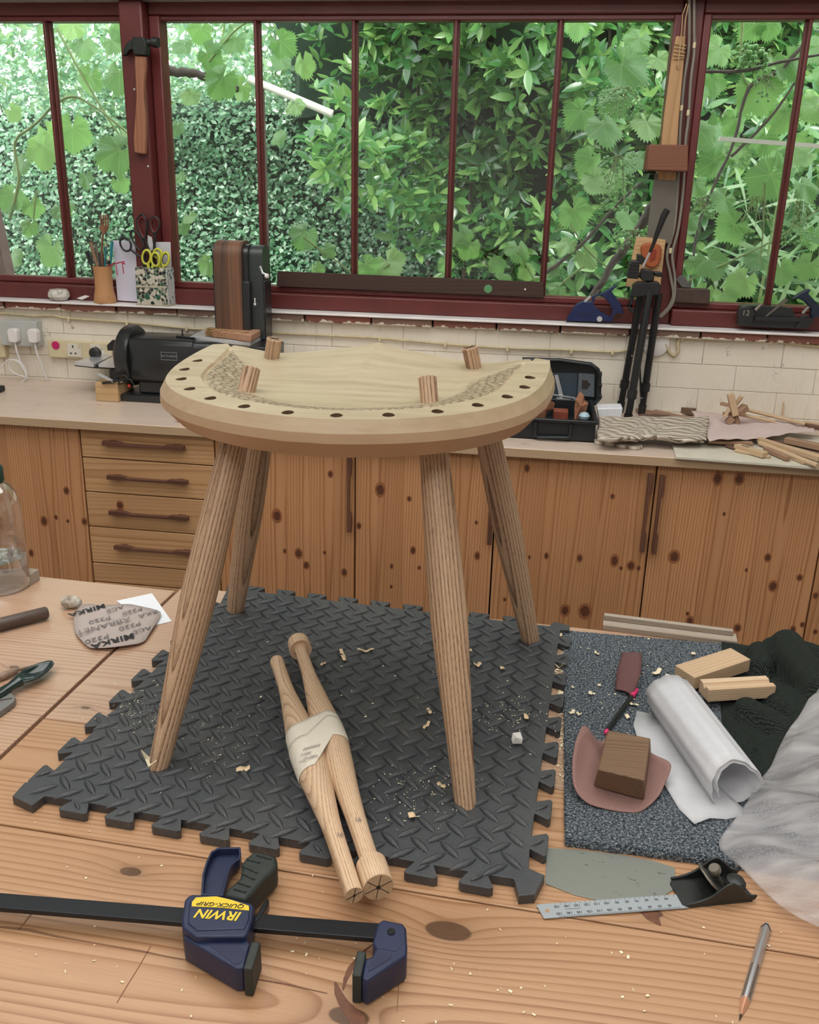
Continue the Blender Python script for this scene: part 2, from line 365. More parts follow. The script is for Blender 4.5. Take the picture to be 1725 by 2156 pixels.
def door(root, x0, x1, hx=None, hz=None, hl=.2, knots=()):
    d = MB().box((x0+.002, YC+.008, -.72), (x1-.002, YC+.02, ZTOP-.004)).build('door', M_stave, root)
    x = x0+.002; n = max(3, round((x1-x0)/.068)); wv = [rr(.8, 1.2) for _ in range(n)]; t = sum(wv); 
    for w_ in wv:
        wd = w_/t*(x1-x0-.004); cx = x+wd/2
        MB().box((-wd/2+.00015, -.006, -.325), (wd/2-.00015, .012, .325), None).build('stave', M_stave, d, bevel=.0006, bseg=1).location = (cx, YC+.006, (ZTOP-.004)-.325)
        x += wd
    for u, v, r in knots:
        p = Ry_(u, v, YC); knot(d, p.x, min(p.z, ZTOP-.006-r*2.6), r)
    if hx is not None: pull(d, hx, hz, hl, True)
    return d
def cab(name, label, x0, x1, fn):
    r = rthing(name, label, 'cabinet')
    b = MB().box((x0+.001, YC+.022, -.72), (x1-.001, 1.855, ZTOP-.001)).box((x0+.001, YC+.06, ZF), (x1-.001, 1.855, -.72)); b.build('carcass', M_dark, r)
    fn(r); return r
cab('cabinet', 'pine base cabinet with plain knotty door left of the drawers', -1.10, GX[0], lambda r: door(r, -1.10, GX[0], knots=[(140, 1033, .006), (118, 1089, .004), (93, 1097, .008), (66, 1164, .006), (178, 1098, .006), (143, 1097, .003)]))
def drawers(r):
    zs = [ZTOP-.004]+[Ry_(u, v, YC).z for u, v in ((176, 963), (181, 1035), (188, 1108), (195, 1184))]+[-.40, -.52, -.72]
    hs = [((218, 390), 937), ((228, 397), 1009), ((232, 399), 1084), ((243, 409), 1157), None, None, None]
    for i in range(7):
        x0, x1, z0, z1 = GX[0]+.002, GX[1]-.002, zs[i+1]+.002, zs[i]-.001
        d = MB().bx((0, 0, 0), (x1-x0, .02, z1-z0)).build('drawer', M_draw, r, bevel=.002); d.location = ((x0+x1)/2, YC+.010, (z0+z1)/2)
        if hs[i]:
            a, b = Ry_(hs[i][0][0], hs[i][1]-8, YC-.01), Ry_(hs[i][0][1], hs[i][1]+9, YC-.01)
            h = pull(d, 0, 0, b.x-a.x, False); h.location = ((a.x+b.x)/2-(x0+x1)/2, -YC-.010, (a.z+b.z)/2-(z0+z1)/2-.005)
    p = Ry_(253, 1064, YC); kb = MB(); knot(r, p.x, p.z, .007)
cab('drawer_cabinet', 'pine drawer cabinet with slim dark wooden pulls behind the stool', GX[0], GX[1], drawers)
def dd(a, b): return lambda r: [door(r, *k) for k in (a, b) if k]
def hz(u, v): return Ry_(u, v, YC-.02).x
cab('cabinet', 'pine double-door base cabinet behind the near legs of the stool', GX[1], GX[3], dd(
    (GX[1], GX[2], hz(735, 1040), Ry_(735, 1043, YC-.02).z, .215, [(583, 1086, .010), (629, 1165, .008), (696, 998, .005), (645, 1190, .006), (725, 1205, .006), (684, 1163, .003), (600, 1160, .004)]),
    (GX[2], GX[3], hz(1034, 1080), Ry_(1034, 1068, YC-.02).z, .215, [(801, 1031, .010), (870, 1159, .006), (825, 1192, .004), (756, 1107, .005), (862, 1050, .004), (1005, 1170, .006), (883, 1195, .003), (824, 1235, .003), (1003, 1100, .003)])))
cab('cabinet', 'pine double-door base cabinet with two tall dark pulls side by side', GX[3], GX[5], dd(
    (GX[3], GX[4], hz(1362, 1080), Ry_(1362, 1082, YC-.02).z, .215, [(1110, 986, .006), (1151, 1170, .005), (1221, 1175, .006), (1294, 1180, .009), (1329, 1191, .007), (1345, 1196, .004), (1190, 1285, .009), (1232, 1287, .011), (1115, 1173, .003), (1308, 1196, .003), (1063, 1262, .003), (1290, 1045, .004)]),
    (GX[4], GX[5], hz(1387, 1085), Ry_(1387, 1086, YC-.02).z, .215, [(1420, 1172, .009), (1513, 999, .009), (1559, 996, .008), (1617, 1174, .006), (1628, 1234, .008), (1453, 1307, .007), (1553, 1322, .006), (1525, 1082, .003), (1414, 1322, .003), (1572, 1200, .003), (1448, 1292, .003)])))
cab('cabinet', 'pine base cabinet cut off by the right edge of the picture', GX[5], GX[6]+.35, dd((GX[5], GX[6], None, None, 0, [(1684, 1216, .005), (1670, 1325, .006), (1718, 1254, .005), (1690, 1315, .004), (1717, 1330, .004)]), (GX[6], GX[6]+.35)))
cab('cabinet', 'pine base cabinet at the far left end of the worktop', -1.9, -1.101, dd((-1.9, -1.5), (-1.5, -1.101)))
# ------------------------------------------------------------------ front workbench
BM = at((0, -.035, 0), radians(-2.8)); BI = BM.inverted()
def L(u, v, z=0.): return BI @ T(u, v, z)
bench = thing('workbench', 'thick pine plank workbench in the foreground with worn surface', 'workbench', BM)
def kn(u, v, r): p = L(u, v); return (p.x, p.y, r)
LT, MD, DK = (.50, .295, .165), (.40, .21, .102), (.22, .09, .035)
PN = [[kn(275, 1835, .0105), kn(944, 1960, .020), kn(735, 2140, .016)], [kn(1372, 1922, .010)], [], [kn(30, 1405, .007)], [kn(180, 1490, .006)]]
def bwood(name, knots, **k):
    d = dict(light=LT, mid=MD, dark=DK, ring=(-.1, .03), tilt=(.03, .004), K=105, warp=.016, rough=.25, wsc=(1.1, 7), perobj=False, knots=knots, tone=.3, spec=.6, bump=.08,
        stains=[(9, .62, 2.5, (.45, .25, .13))]); d.update(k); return wood(name, **d)
M_b0 = bwood('bench_pine_front', PN[0], ring=(-.17, .02)); M_b1 = bwood('bench_pine_second', PN[1], ring=(.12, .05), K=160, warp=.01)
M_b2 = bwood('bench_pine_worn', PN[3]+PN[4], ring=(.3, .05), light=(.54, .36, .25), mid=(.46, .275, .17), dark=(.30, .145, .075), K=140, warp=.012)
TH = .045
def plank(a, b, m): return MB().box((a[0], a[1], -TH), (b[0], b[1], 0)).build('plank', m, bench, bevel=.0012)
plank((-1.3, -.40, 0), (1.5, -.0014, 0), M_b0)
plank((-1.3, -.62, 0), (1.5, -.4015, 0), M_b1)
plank((-.080, .0008, 0), (1.5, .205, 0), M_b1)
plank((-.080, .2062, 0), (1.5, .41, 0), M_b2)
plank((-.080, .4112, 0), (1.5, .652, 0), M_b2)
plank((-1.3, .0008, 0), (-.0865, .21, 0), M_b2)
plank((-1.3, .2112, 0), (-.0865, .392, 0), M_b2)
plank((-1.3, .3932, 0), (-.0865, .632, 0), M_b2)
def streak(pl, px, ws, m_):                             # dark knot branches and cracks, flush inlays
    pts = [L(u, v, 0) for u, v in px]; vs = []; 
    for i, p in enumerate(pts):
        d = (pts[min(i+1, len(pts)-1)]-pts[max(i-1, 0)]).normalized(); n_ = Vector((-d.y, d.x, 0)); w_ = ws[i]; vs += [(p.x+n_.x*w_, p.y+n_.y*w_, .0003), (p.x-n_.x*w_, p.y-n_.y*w_, .0003)]
    MB().add(vs, [(2*i, 2*i+1, 2*i+3, 2*i+2) for i in range(len(pts)-1)]).build('dark_streak', m_, pl)
M_strk = plain('dark_resin_streak', (.14, .05, .022), .5, nz=.5, nscale=200); M_crk = plain('fine_crack', (.20, .095, .045), .7)
P0 = bench.children[0]
streak(P0, [(1330, 1905), (1352, 1915), (1375, 1930), (1392, 1950)], [.001, .005, .008, .0005], M_strk)
streak(P0, [(790, 1985), (770, 2000), (752, 2020), (738, 2040), (728, 2062), (722, 2085)], [.0006, .0012, .0018, .003, .0022, .0008], M_strk)
streak(P0, [(706, 2068), (712, 2090), (722, 2110), (738, 2130), (755, 2150), (770, 2175)], [.001, .0035, .0045, .006, .007, .004], M_strk)
streak(P0, [(0, 1952), (60, 1958), (120, 1972), (200, 1986), (300, 2003), (360, 2016), (430, 2028)], [.0012, .0018, .0012, .0008, .0010, .0006, .0003], M_crk)
streak(P0, [(318, 1992), (290, 2040), (262, 2085), (246, 2112)], [.0005]*4, M_crk); streak(P0, [(850, 2010), (840, 2070), (836, 2130)], [.0004]*3, M_crk)
streak(P0, [(40, 1958), (85, 1900)], [.0003, .0016], M_crk); streak(P0, [(540, 2062), (600, 2072), (690, 2092)], [.0006, .0009, .0004], M_strk)
ap = MB().box((-1.28, -.6, -.17), (1.48, -.57, -TH)).box((-1.28, .58, -.17), (1.48, .61, -TH)); ap.build('apron', M_b1, bench)
for x in (-1.2, 1.4):
    for y in (-.55, .56): MB().box((x-.045, y-.045, ZF+.0), (x+.045, y+.045, -TH)).build('leg', M_b1, bench, bevel=.003)

# ------------------------------------------------------------------ rubber mat with jigsaw edges
MM = at((0, 0, 0), radians(-4.591318)); AX = 1.0
def rubber():
    g = G('black_foam_rubber'); o = g.obj(); s = g.xyz(o)
    wv = g.M('MULTIPLY', g.M('SINE', g.M('MULTIPLY', s[0], 3600.)), g.M('SINE', g.M('MULTIPLY', s[1], 3000.)))
    n = g.noise(o, 9, 4, .6); d = g.noise(o, 420, 2); dm = g.M('MULTIPLY', g.M('SUBTRACT', d, .60), 5., clamp=True)
    dz = g.M('MULTIPLY', g.M('SUBTRACT', g.noise(o, 5.5, 3, .6), .45), 2.4, clamp=True)
    c = g.mix(n, (.026, .029, .034), (.046, .051, .057)); c = g.mix(g.M('MULTIPLY', g.M('MULTIPLY', dm, dz), .8), c, (.50, .42, .32)); c = g.mix(g.M('MULTIPLY', dz, .22), c, (.17, .155, .13))
    g.bump(g.M('ADD', wv, g.M('MULTIPLY', d, .5)), .35, .0006); return g.set(Base_Color=c, Roughness=.36, Specular_IOR_Level=.75)
M_rub = rubber()
mat_root = thing('foam_floor_mat', 'square black foam rubber mat with raised treads and jigsaw edges under the stool', 'mat', MM)
W0, W1, TD = .011, .607, .0195
def side(cs, hw0, hw1):                              # along +x at y=0, tooth sticks out to -y
    out = []
    for c in cs:
        out += [(c-hw0, 0), (c-hw1*.96, -TD+.003), (c-hw1*.78, -TD), (c+hw1*.78, -TD), (c+hw1*.96, -TD+.003), (c+hw0, 0)]
    return out
P = []
fr_ = side([i*.06+.0165 for i in range(1, 10)], .0105, .0195)
P += [(W0-.004, W0+.022), (W0-.021, W0+.014), (W0-.019, W0-.012), (W0+.014, W0-.021), (W0+.018, W0-.002)]
P += [(x, W0+y) for x, y in fr_]
P += [(W1-.012, W0+.001), (W1-.004, W0-.022), (W1+.012, W0-.016), (W1+.020, W0+.014), (W1+.002, W0+.020)]
rt_ = side([i*.0612+.011 for i in range(1, 10)], .0105, .0195); P += [(W1-y, x) for x, y in rt_]
P += [(W1+.001, W1-.008), (W1+.016, W1-.006), (W1+.016, W1+.012), (W1-.012, W1+.019), (W1-.018, W1+.001)]
bk_ = side([i*.06-.0145 for i in range(1, 10)], .0105, .0195); P += [(x, W1-y) for x, y in reversed(bk_)]
P += [(W0+.012, W1+.001), (W0+.004, W1+.018), (W0-.018, W1+.010), (W0-.010, W1-.014)]
lf_ = side([i*.0612-.017 for i in range(1, 10)], .0105, .0195); P += [(W0+y, x) for x, y in reversed(lf_)]
MB().prism(P, 0.0003, .0118).build('mat_sheet', M_rub, mat_root, bevel=.0014, bseg=2)
tr = MB()
def bar(cx, cy, ang):
    n = 8; Rg = []; ca, sa = cos(ang), sin(ang); Lh, Wh, H = .0180, .0047, .0044
    for i in range(n+1):
        t = -1+2*i/n; w_ = Wh*max(.12, (1-abs(t)**2.6)); h_ = H*max(.04, (1-abs(t)**3)); ring = []
        for a in (180, 150, 115, 90, 65, 30, 0):
            q = radians(a); lx, ly, lz = t*Lh, cos(q)*w_, sin(q)*h_
            ring.append((cx+lx*ca-ly*sa, cy+lx*sa+ly*ca, .0116+lz))
        Rg.append(ring)
    for i in range(n):
        pass
    k = 7; base = len(tr.v); tr.v += [p for r in Rg for p in r]
    for i in range(n):
        for j in range(k-1): a = base+i*k+j; tr.f.append((a, a+1, a+k+1, a+k))
for i in range(-1, 18):
    for j in range(-1, 18):
        for (ox, oy, an) in ((.539-.0345*15, .019, radians(43)), (.555-.0345*15, .037, radians(-40))):
            x, y = ox+.0345*i, oy+.0345*j
            if W0+.004 < x < W1-.004 and W0+.004 < y < W1-.004: bar(x, y, an)
def inside_tooth(x, y):
    c = False; n = len(P)
    for i in range(n):
        (x1, y1), (x2, y2) = P[i], P[i-1]
        if (y1 > y) != (y2 > y) and x < (x2-x1)*(y-y1)/(y2-y1)+x1: c = not c
    return c
# short treads on the teeth
for sx, sy in [(i*.06+.0165, W0-.008) for i in range(1, 10)]+[(i*.06-.0145, W1+.008) for i in range(1, 10)]+[(W0-.008, i*.0612-.017) for i in range(1, 10)]+[(W1+.008, i*.0612+.011) for i in range(1, 10)]:
    s0 = len(tr.v); bar(0, 0, radians(random.choice((43, 43, -40)))); 
    for q in range(s0, len(tr.v)): x, y, z = tr.v[q]; tr.v[q] = (sx+x*.55, sy+y*.55, .0116+(z-.0116)*.8)
o = tr.build('raised_treads', M_rub, mat_root, smooth=60); o['kind'] = 'stuff'
# ------------------------------------------------------------------ unfinished stool with carved seat
def spline(pts, n, closed=False):
    out = []; L_ = len(pts); rng = L_ if closed else L_-1
    for i in range(rng):
        p0, p1, p2, p3 = (pts[(i-1) % L_] if closed or i else pts[0], pts[i], pts[(i+1) % L_], pts[(i+2) % L_] if closed or i+2 < L_ else pts[-1])
        for k in range(n):
            t = k/n; out.append(tuple(.5*((2*b)+(-a+c)*t+(2*a-5*b+4*c-d)*t*t+(-a+3*b-3*c+d)*t**3) for a, b, c, d in zip(p0, p1, p2, p3)))
    if not closed: out.append(tuple(pts[-1]))
    return out
SM = Matrix.Translation((.341, .373, .4775)) @ Matrix.Rotation(radians(-1.9), 4, 'Z') @ Matrix.Rotation(math.atan(.045), 4, 'X')
SROOT = at((.34, .31, .012))
SLm = SROOT.inverted() @ SM
half = [(0, .138), (.06, .136), (.13, .131), (.2, .126), (.242, .122)]
half2 = [(.2605, .113), (.2615, .06), (.2585, 0), (.252, -.05), (.236, -.107), (.205, -.157), (.158, -.199), (.098, -.228), (.033, -.2435), (0, -.2445)]
r1 = spline(half, 8); r2 = spline(half2, 12)
rightside = r1+r2                                    # from far centre clockwise to near centre
OUT = rightside+[(-x, y) for x, y in reversed(rightside[1:-1])]
GRV = spline([(.239, .132), (.232, .112), (.222, .08), (.211, .01), (.203, -.05), (.185, -.1), (.150, -.148), (.105, -.180), (.05, -.199), (0, -.205)], 10)
GRV = GRV+[(-x, y) for x, y in reversed(GRV[:-1])]
def sd_groove(x, y):
    best = 9; side_ = 1
    for i in range(len(GRV)-1):
        x1, y1 = GRV[i]; x2, y2 = GRV[i+1]; dx, dy = x2-x1, y2-y1; t = max(0, min(1, ((x-x1)*dx+(y-y1)*dy)/(dx*dx+dy*dy)))
        ex, ey = x-x1-t*dx, y-y1-t*dy; d2 = ex*ex+ey*ey
        if d2 < best: best = d2; side_ = 1 if (dx*ey-dy*ex) < 0 else -1
    return side_*sqrt(best)
def ss(a, b, x): t = max(0, min(1, (x-a)/(b-a))); return t*t*(3-2*t)
def seat_z(x, y, D):
    if D > -.003:
        z = -.0050*ss(-.0035, .0005, D)+.0030*ss(.001, .005, D)
        z -= .0135*ss(.0, .075, D)
        fb = ss(-.02, .15, y)
        z += .011*ss(0, .075, D)*fb*.8
        z += .017*math.exp(-abs(x)/.055)*ss(-.10, .135, y)*ss(0, .05, D)
        z -= .006*fb*math.exp(-((abs(x)-.15)/.06)**2)*ss(0, .03, D)
        return z
    return 0
cx0, cy0 = 0, -.03
SLV = [0.0001, .08, .16, .24, .32, .4, .47, .53, .58, .63, .67]+[.70+.0085*i for i in range(29)]+[.955, .97, .985, .994, 1.]
NP = len(OUT); vs = []; band = []
for s_ in SLV:
    for (x, y) in OUT:
        px, py = cx0+(x-cx0)*s_, cy0+(y-cy0)*s_; D = sd_groove(px, py); wd = .050*ss(.10, -.02, py)*(.44+.56*ss(0, .16, abs(px)))+.006
        band.append(max(0, min(1, (D-.002)/.002))*max(0, min(1, (wd-D)/.004)) if py < .1 else 0.)
        vs.append((px, py, seat_z(px, py, D)))
nr = len(SLV); fs = []
for i in range(nr-1):
    for j in range(NP): a, b = i*NP+j, i*NP+(j+1) % NP; fs.append((a, a+NP, b+NP, b))
nrm = []
for j in range(NP):
    (ax, ay), (bx_, by) = OUT[j-1], OUT[(j+1) % NP]; dx, dy = bx_-ax, by-ay; l = hypot(dx, dy); nrm.append((-dy/l, dx/l))
if nrm[0][1] < 0: nrm = [(-a, -b) for a, b in nrm]
for off, z in ((.0085, -.0150), (.0095, -.0265), (-.010, -.049), (-.1, -.049)):
    base = len(vs)
    for j, (x, y) in enumerate(OUT):
        nx, ny = nrm[j]; wgt = 1-ss(.05, .125, y) if off > 0 or off > -.05 else 1
        if y > .119 and off != -.1: wgt = 0 if off > 0 else .25
        elif off > 0: wgt = max(.35 if y < .1 else 0, wgt)
        vs.append((x+nx*off*wgt, y+ny*off*wgt, z)); band.append(0)
    for j in range(NP):
        a, b = base-NP+j, base-NP+(j+1) % NP; fs.append((a, a+NP, b+NP, b))
fs.append(tuple(len(vs)-NP+j for j in range(NP))); fs.append(tuple(range(NP-1, -1, -1)))
me = bpy.data.meshes.new('seat'); me.from_pydata([tuple(SLm @ Vector(p)) for p in vs], [], fs)
bmx = bmesh.new(); bmx.from_mesh(me); bmesh.ops.recalc_face_normals(bmx, faces=bmx.faces); bmx.to_mesh(me); bmx.free()
at_ = me.attributes.new('carved', 'FLOAT', 'POINT'); at_.data.foreach_set('value', band)
def seatwood():
    g = G('pale_tulipwood'); o = g.obj(); s = g.xyz(o)
    n = g.noise(g.comb(g.M('MULTIPLY', s[0], 5.), g.M('MULTIPLY', s[1], 45.), g.M('MULTIPLY', s[2], 60.)), 1., 4., .6)
    n2 = g.noise(g.comb(g.M('MULTIPLY', s[0], 30.), g.M('MULTIPLY', s[1], 700.), g.M('MULTIPLY', s[2], 700.)), 1., 2.)
    c = g.ramp(n, [(.3, (.25, .195, .13)), (.5, (.34, .275, .195)), (.7, (.40, .335, .248))]); big = g.noise(o, 5., 2.)
    c = g.mix(g.M('MULTIPLY', big, .35), c, (.50, .44, .24)); c = g.mix(g.M('MULTIPLY', n2, .22), c, (.36, .25, .14))
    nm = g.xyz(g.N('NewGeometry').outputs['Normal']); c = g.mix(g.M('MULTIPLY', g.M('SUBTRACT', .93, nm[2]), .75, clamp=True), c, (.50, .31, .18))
    cr = g.N('Attribute', dict(attribute_name='carved')).outputs['Fac']
    vo = g.N('TexVoronoi', dict(feature='DISTANCE_TO_EDGE'), Vector=g.V('MULTIPLY', o, (88., 135., 88.)), Scale=1., Randomness=.75).outputs['Distance']
    vd = g.M('MULTIPLY', g.M('SUBTRACT', 1., g.M('DIVIDE', vo, .20), clamp=True), cr)
    c = g.mix(g.M('MULTIPLY', vd, .8, clamp=True), c, (.20, .135, .07))
    g.bump(g.M('ADD', g.M('MULTIPLY', vd, -2.5), g.M('ADD', g.M('MULTIPLY', n2, .08), g.M('MULTIPLY', n, .3))), .8, .0016)
    return g.set(Base_Color=c, Roughness=.42, Specular_IOR_Level=.4)
M_seat = seatwood()
stool = thing('stool', 'unfinished wooden stool with carved pale seat, four leg tops poking through, on the rubber mat', 'stool', SROOT)
HOLES = [(.2375, 0), (.2335, -.054), (.215, -.106), (.183, -.152), (.140, -.189), (.087, -.215), (.029, -.229)]
ct = MB()
for hx, hy in HOLES:
    for s in (1, -1): ct.lathe([(.0074, -.036), (.0074, .02)], 20, SLm @ Matrix.Translation((s*hx, hy, 0)) @ Matrix.Rotation(radians(8), 4, 'X') @ Matrix.Rotation(radians(s*hx*40), 4, 'Y'))
tmp = bpy.data.objects.new('tmp_seat', me); COL.objects.link(tmp); cut = ct.build('tmp_cut', plain('hole_wood', (.20, .13, .07), .8))
bo = tmp.modifiers.new('b', 'BOOLEAN'); bo.object = cut; bo.operation = 'DIFFERENCE'; bo.solver = 'EXACT'
me.materials.append(M_seat); bpy.context.view_layer.update()
dg = bpy.context.evaluated_depsgraph_get(); me2 = bpy.data.meshes.new_from_object(tmp.evaluated_get(dg), preserve_all_data_layers=True, depsgraph=dg)
bpy.data.objects.remove(tmp); bpy.data.objects.remove(cut); me2.name = 'seat'
if len(me2.materials) > 0: me2.materials.clear()
seat_o = link('seat', me2, M_seat, stool, smooth=24); M_bore = plain('bored_hole_wall', (.16, .095, .052), .8, nz=.3, nscale=300)
for hx, hy in HOLES:
    for s in (1, -1): MB().lathe([(.0005, -.035), (.0073, -.035), (.0073, -.0004)], 20, SLm @ Matrix.Translation((s*hx, hy, 0)) @ Matrix.Rotation(radians(8), 4, 'X') @ Matrix.Rotation(radians(s*hx*40), 4, 'Y'), cap=False).build('spindle_hole', M_bore, seat_o, smooth=40)
M_ash = [wood('ash_leg_%d' % i, (.58, .40, .26), (.37, .22, .13), (.12, .055, .028), ax='zxy', ring=rg, tilt=tl, K=215, warp=.007, wsc=(.8, 9), rough=.45, pores=1., tone=.25, perobj=False, fine=.15, spec=.35) for i, (rg, tl) in enumerate((((-.01, .032), (.004, .016)), ((.065, .012), (0.0, .0)), ((.030, .04), (.006, .016)), ((-.02, .035), (-.010, .012))))]
M_end = plain('ash_end_grain', (.30, .19, .11), .6, nz=.5, nscale=400)
M_kerf = plain('dark_saw_kerf', (.03, .02, .015), .8)
FEET = dict(NL=(.140, .086), NR=(.532, .078), FL=(.090, .520), FR=(.604, .503))
TEN = dict(NL=(.212, .275, .462), NR=(.454, .269, .461), FL=(.186, .472, .470), FR=(.495, .464, .470))
for i, k in enumerate(('NL', 'NR', 'FL', 'FR')):
    a = Vector((*FEET[k], .012)); b = Vector(TEN[k]); d = (b-a); Lg = d.length; d.normalize()
    far = k[0] == 'F'; r0 = .0150 if far else .0135; rm = .0222 if far else .0229
    prof = [(0, r0*.97), (.01, r0), (.12, r0*1.14), (.28, r0*1.14+(rm-r0*1.14)*.55), (.42, rm), (.52, rm*1.0), (.65, rm*.95), (.78, rm*.86), (.875, .0178), (.915, .0140), (.95, .0116)]
    sp = spline(prof, 4)
    Lt = Lg+.030; mtx = SROOT.inverted() @ align(a, d, (0, 1, 0)); n = 32
    Rg = []
    for t, r in sp+[(1.0, .0116), (Lt/Lg-.001, .0116), (Lt/Lg, .0108)]:
        Rg.append([Vector((r*cos(2*pi*j/n), r*sin(2*pi*j/n), t*Lg)) for j in range(n)])
    for q, ring in enumerate(Rg[:2]):                # foot sawn flat to the mat
        for p in ring:
            wp = align(a, d, (0, 1, 0)) @ p; tgt = .0122 if q == 0 else .0135
            p.z += (tgt-wp.z)/d.z
    lg = MB().rings(Rg, True, False, mtx).build('leg', M_ash[i], stool, smooth=40)
    e = mtx @ Matrix.Translation((0, 0, Lt))
    MB().lathe([(.0104, 0), (.0104, .0004)], 24, e).build('end_grain', M_end, lg)
    kf = MB()
    for q in range(4): kf.bx((0, 0, .0007), (.019, .0007, .0006), e @ Matrix.Rotation(q*pi/4+.3, 4, 'Z'))
    kf.lathe([(.0016, 0), (.0016, .001)], 10, e); kf.build('centre_mark', M_kerf, lg); rebase(lg, mtx)
# ------------------------------------------------------------------ garden behind the windows
import numpy as np
rg = np.random.default_rng(11)
def leafmat(name, c1, c2, c3, rough=.35, trans=.4, vein=False):
    g = G(name); t = g.t; at1 = g.N('Attribute', dict(attribute_name='tint')).outputs['Fac']; o = g.obj()
    f = g.M('FRACT', g.M('ADD', g.M('ADD', at1, g.rnd()), g.M('MULTIPLY', g.noise(o, 40 if vein else 3, 2), .15)))
    c = g.ramp(f, [(0, c1), (.55, c2), (.85, c3), (1, c3)])
    if vein:
        s = g.xyz(o); best = None
        for an in (90, 38, 142, 2, 178, -35, 215):
            a = radians(an); cr_ = g.M('ABSOLUTE', g.M('SUBTRACT', g.M('MULTIPLY', s[0], sin(a)), g.M('MULTIPLY', s[1], cos(a)))); al = g.M('ADD', g.M('MULTIPLY', s[0], cos(a)), g.M('MULTIPLY', s[1], sin(a)))
            q = g.M('MULTIPLY', g.M('SUBTRACT', 1., g.M('DIVIDE', cr_, .0016), clamp=True), g.M('GREATER_THAN', al, 0.)); best = q if best is None else g.M('MAXIMUM', best, q)
        c = g.mix(g.M('MULTIPLY', best, .6), c, (.50, .62, .25)); g.bump(g.M('ADD', best, g.noise(o, 90, 2)), .5, .003)
    g.set(Base_Color=c, Roughness=rough, Specular_IOR_Level=1.0)
    tl = g.N('BsdfTranslucent', Color=g.mix(.5, c, tuple(min(1, x*1.9) for x in c3))); mx = g.N('MixShader', Fac=trans)
    t.links.new(g.b.outputs[0], mx.inputs[1]); t.links.new(tl.outputs[0], mx.inputs[2]); t.links.new(mx.outputs[0], t.nodes['Material Output'].inputs['Surface']); return g.m
M_hedge = leafmat('small_hedge_leaf', (.045, .16, .07), (.12, .29, .14), (.36, .52, .36), .3, .3)
M_laurel = leafmat('laurel_leaf', (.03, .12, .045), (.075, .245, .065), (.27, .46, .14), .24, .35)
M_vine = leafmat('vine_leaf', (.065, .21, .045), (.14, .34, .075), (.26, .46, .13), .45, .5, True)
M_strap = leafmat('strap_leaf', (.07, .20, .08), (.17, .34, .13), (.34, .50, .24), .35, .35)
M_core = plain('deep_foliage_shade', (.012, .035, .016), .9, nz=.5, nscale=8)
M_bark = plain('vine_bark', (.085, .065, .052), .8, nz=.5, nscale=60, bump=.8)
M_stem = plain('green_vine_stem', (.20, .28, .09), .6, nz=.3, nscale=30)
M_soil = plain('garden_soil', (.07, .05, .035), .9, nz=.4, nscale=20, bump=.5)
def frames(n, d):
    n = n/np.linalg.norm(n, axis=1, keepdims=True); x = np.cross(d, n); x /= np.linalg.norm(x, axis=1, keepdims=True)+1e-9; y = np.cross(n, x)
    return np.stack([x, y, n], 2)
def foliage(name, tv, tf, C, Rm, sc, mat, parent, kind='stuff'):
    N = len(C); k = len(tv); V = (np.einsum('nij,kj->nki', Rm, tv)*sc[:, None, None]+C[:, None, :]).reshape(-1, 3)
    F = [tuple(f) for f in tf]; lens = np.array([len(f) for f in F]); flat = np.concatenate([np.array(f) for f in F])
    me = bpy.data.meshes.new(name); me.vertices.add(N*k); me.vertices.foreach_set('co', V.ravel())
    loops = (flat[None, :]+(np.arange(N)*k)[:, None]).ravel(); me.loops.add(len(loops)); me.loops.foreach_set('vertex_index', loops)
    me.polygons.add(N*len(F)); L_ = np.tile(lens, N); st = np.concatenate([[0], np.cumsum(L_)[:-1]]); me.polygons.foreach_set('loop_start', st); me.polygons.foreach_set('loop_total', L_)
    me.update(calc_edges=True); a = me.attributes.new('tint', 'FLOAT', 'POINT'); a.data.foreach_set('value', np.repeat(rg.random(N), k).astype(np.float32)); me.shade_smooth()
    o = link(name, me, mat, parent); o['kind'] = kind; return o
small_v = np.array([(0, 0, 0), (.32, .45, .08), (0, 1, -.05), (-.32, .45, .08)]); small_f = [(0, 1, 2), (0, 2, 3)]
lv = []; 
for i in range(6):
    t = i/5; w_ = .20*sin(pi*min(1, t*.96+.03))**.8*(1-.25*t); z = -.10*t*t
    lv += [(-w_, t, z+.10*w_/.2*.5), (0, t, z), (w_, t, z+.10*w_/.2*.5)]
laurel_v = np.array(lv); laurel_f = [q for i in range(5) for q in ((i*3, i*3+1, i*3+4, i*3+3), (i*3+1, i*3+2, i*3+5, i*3+4))]
gm = thing('garden_bed', None, None); bpy.data.objects.remove(gm)
gr = struct('ground', MB().box((-6, 2.15, -.95), (6, 8, -.85)), M_soil)
def blob_surface(x, z, y0, amp, sd): return y0+amp*(np.sin(x*2.1+sd)*np.cos(z*2.7+sd*2)+.5*np.sin(x*5.3+sd*3+z*2)+.35*np.sin(z*7+x*3))
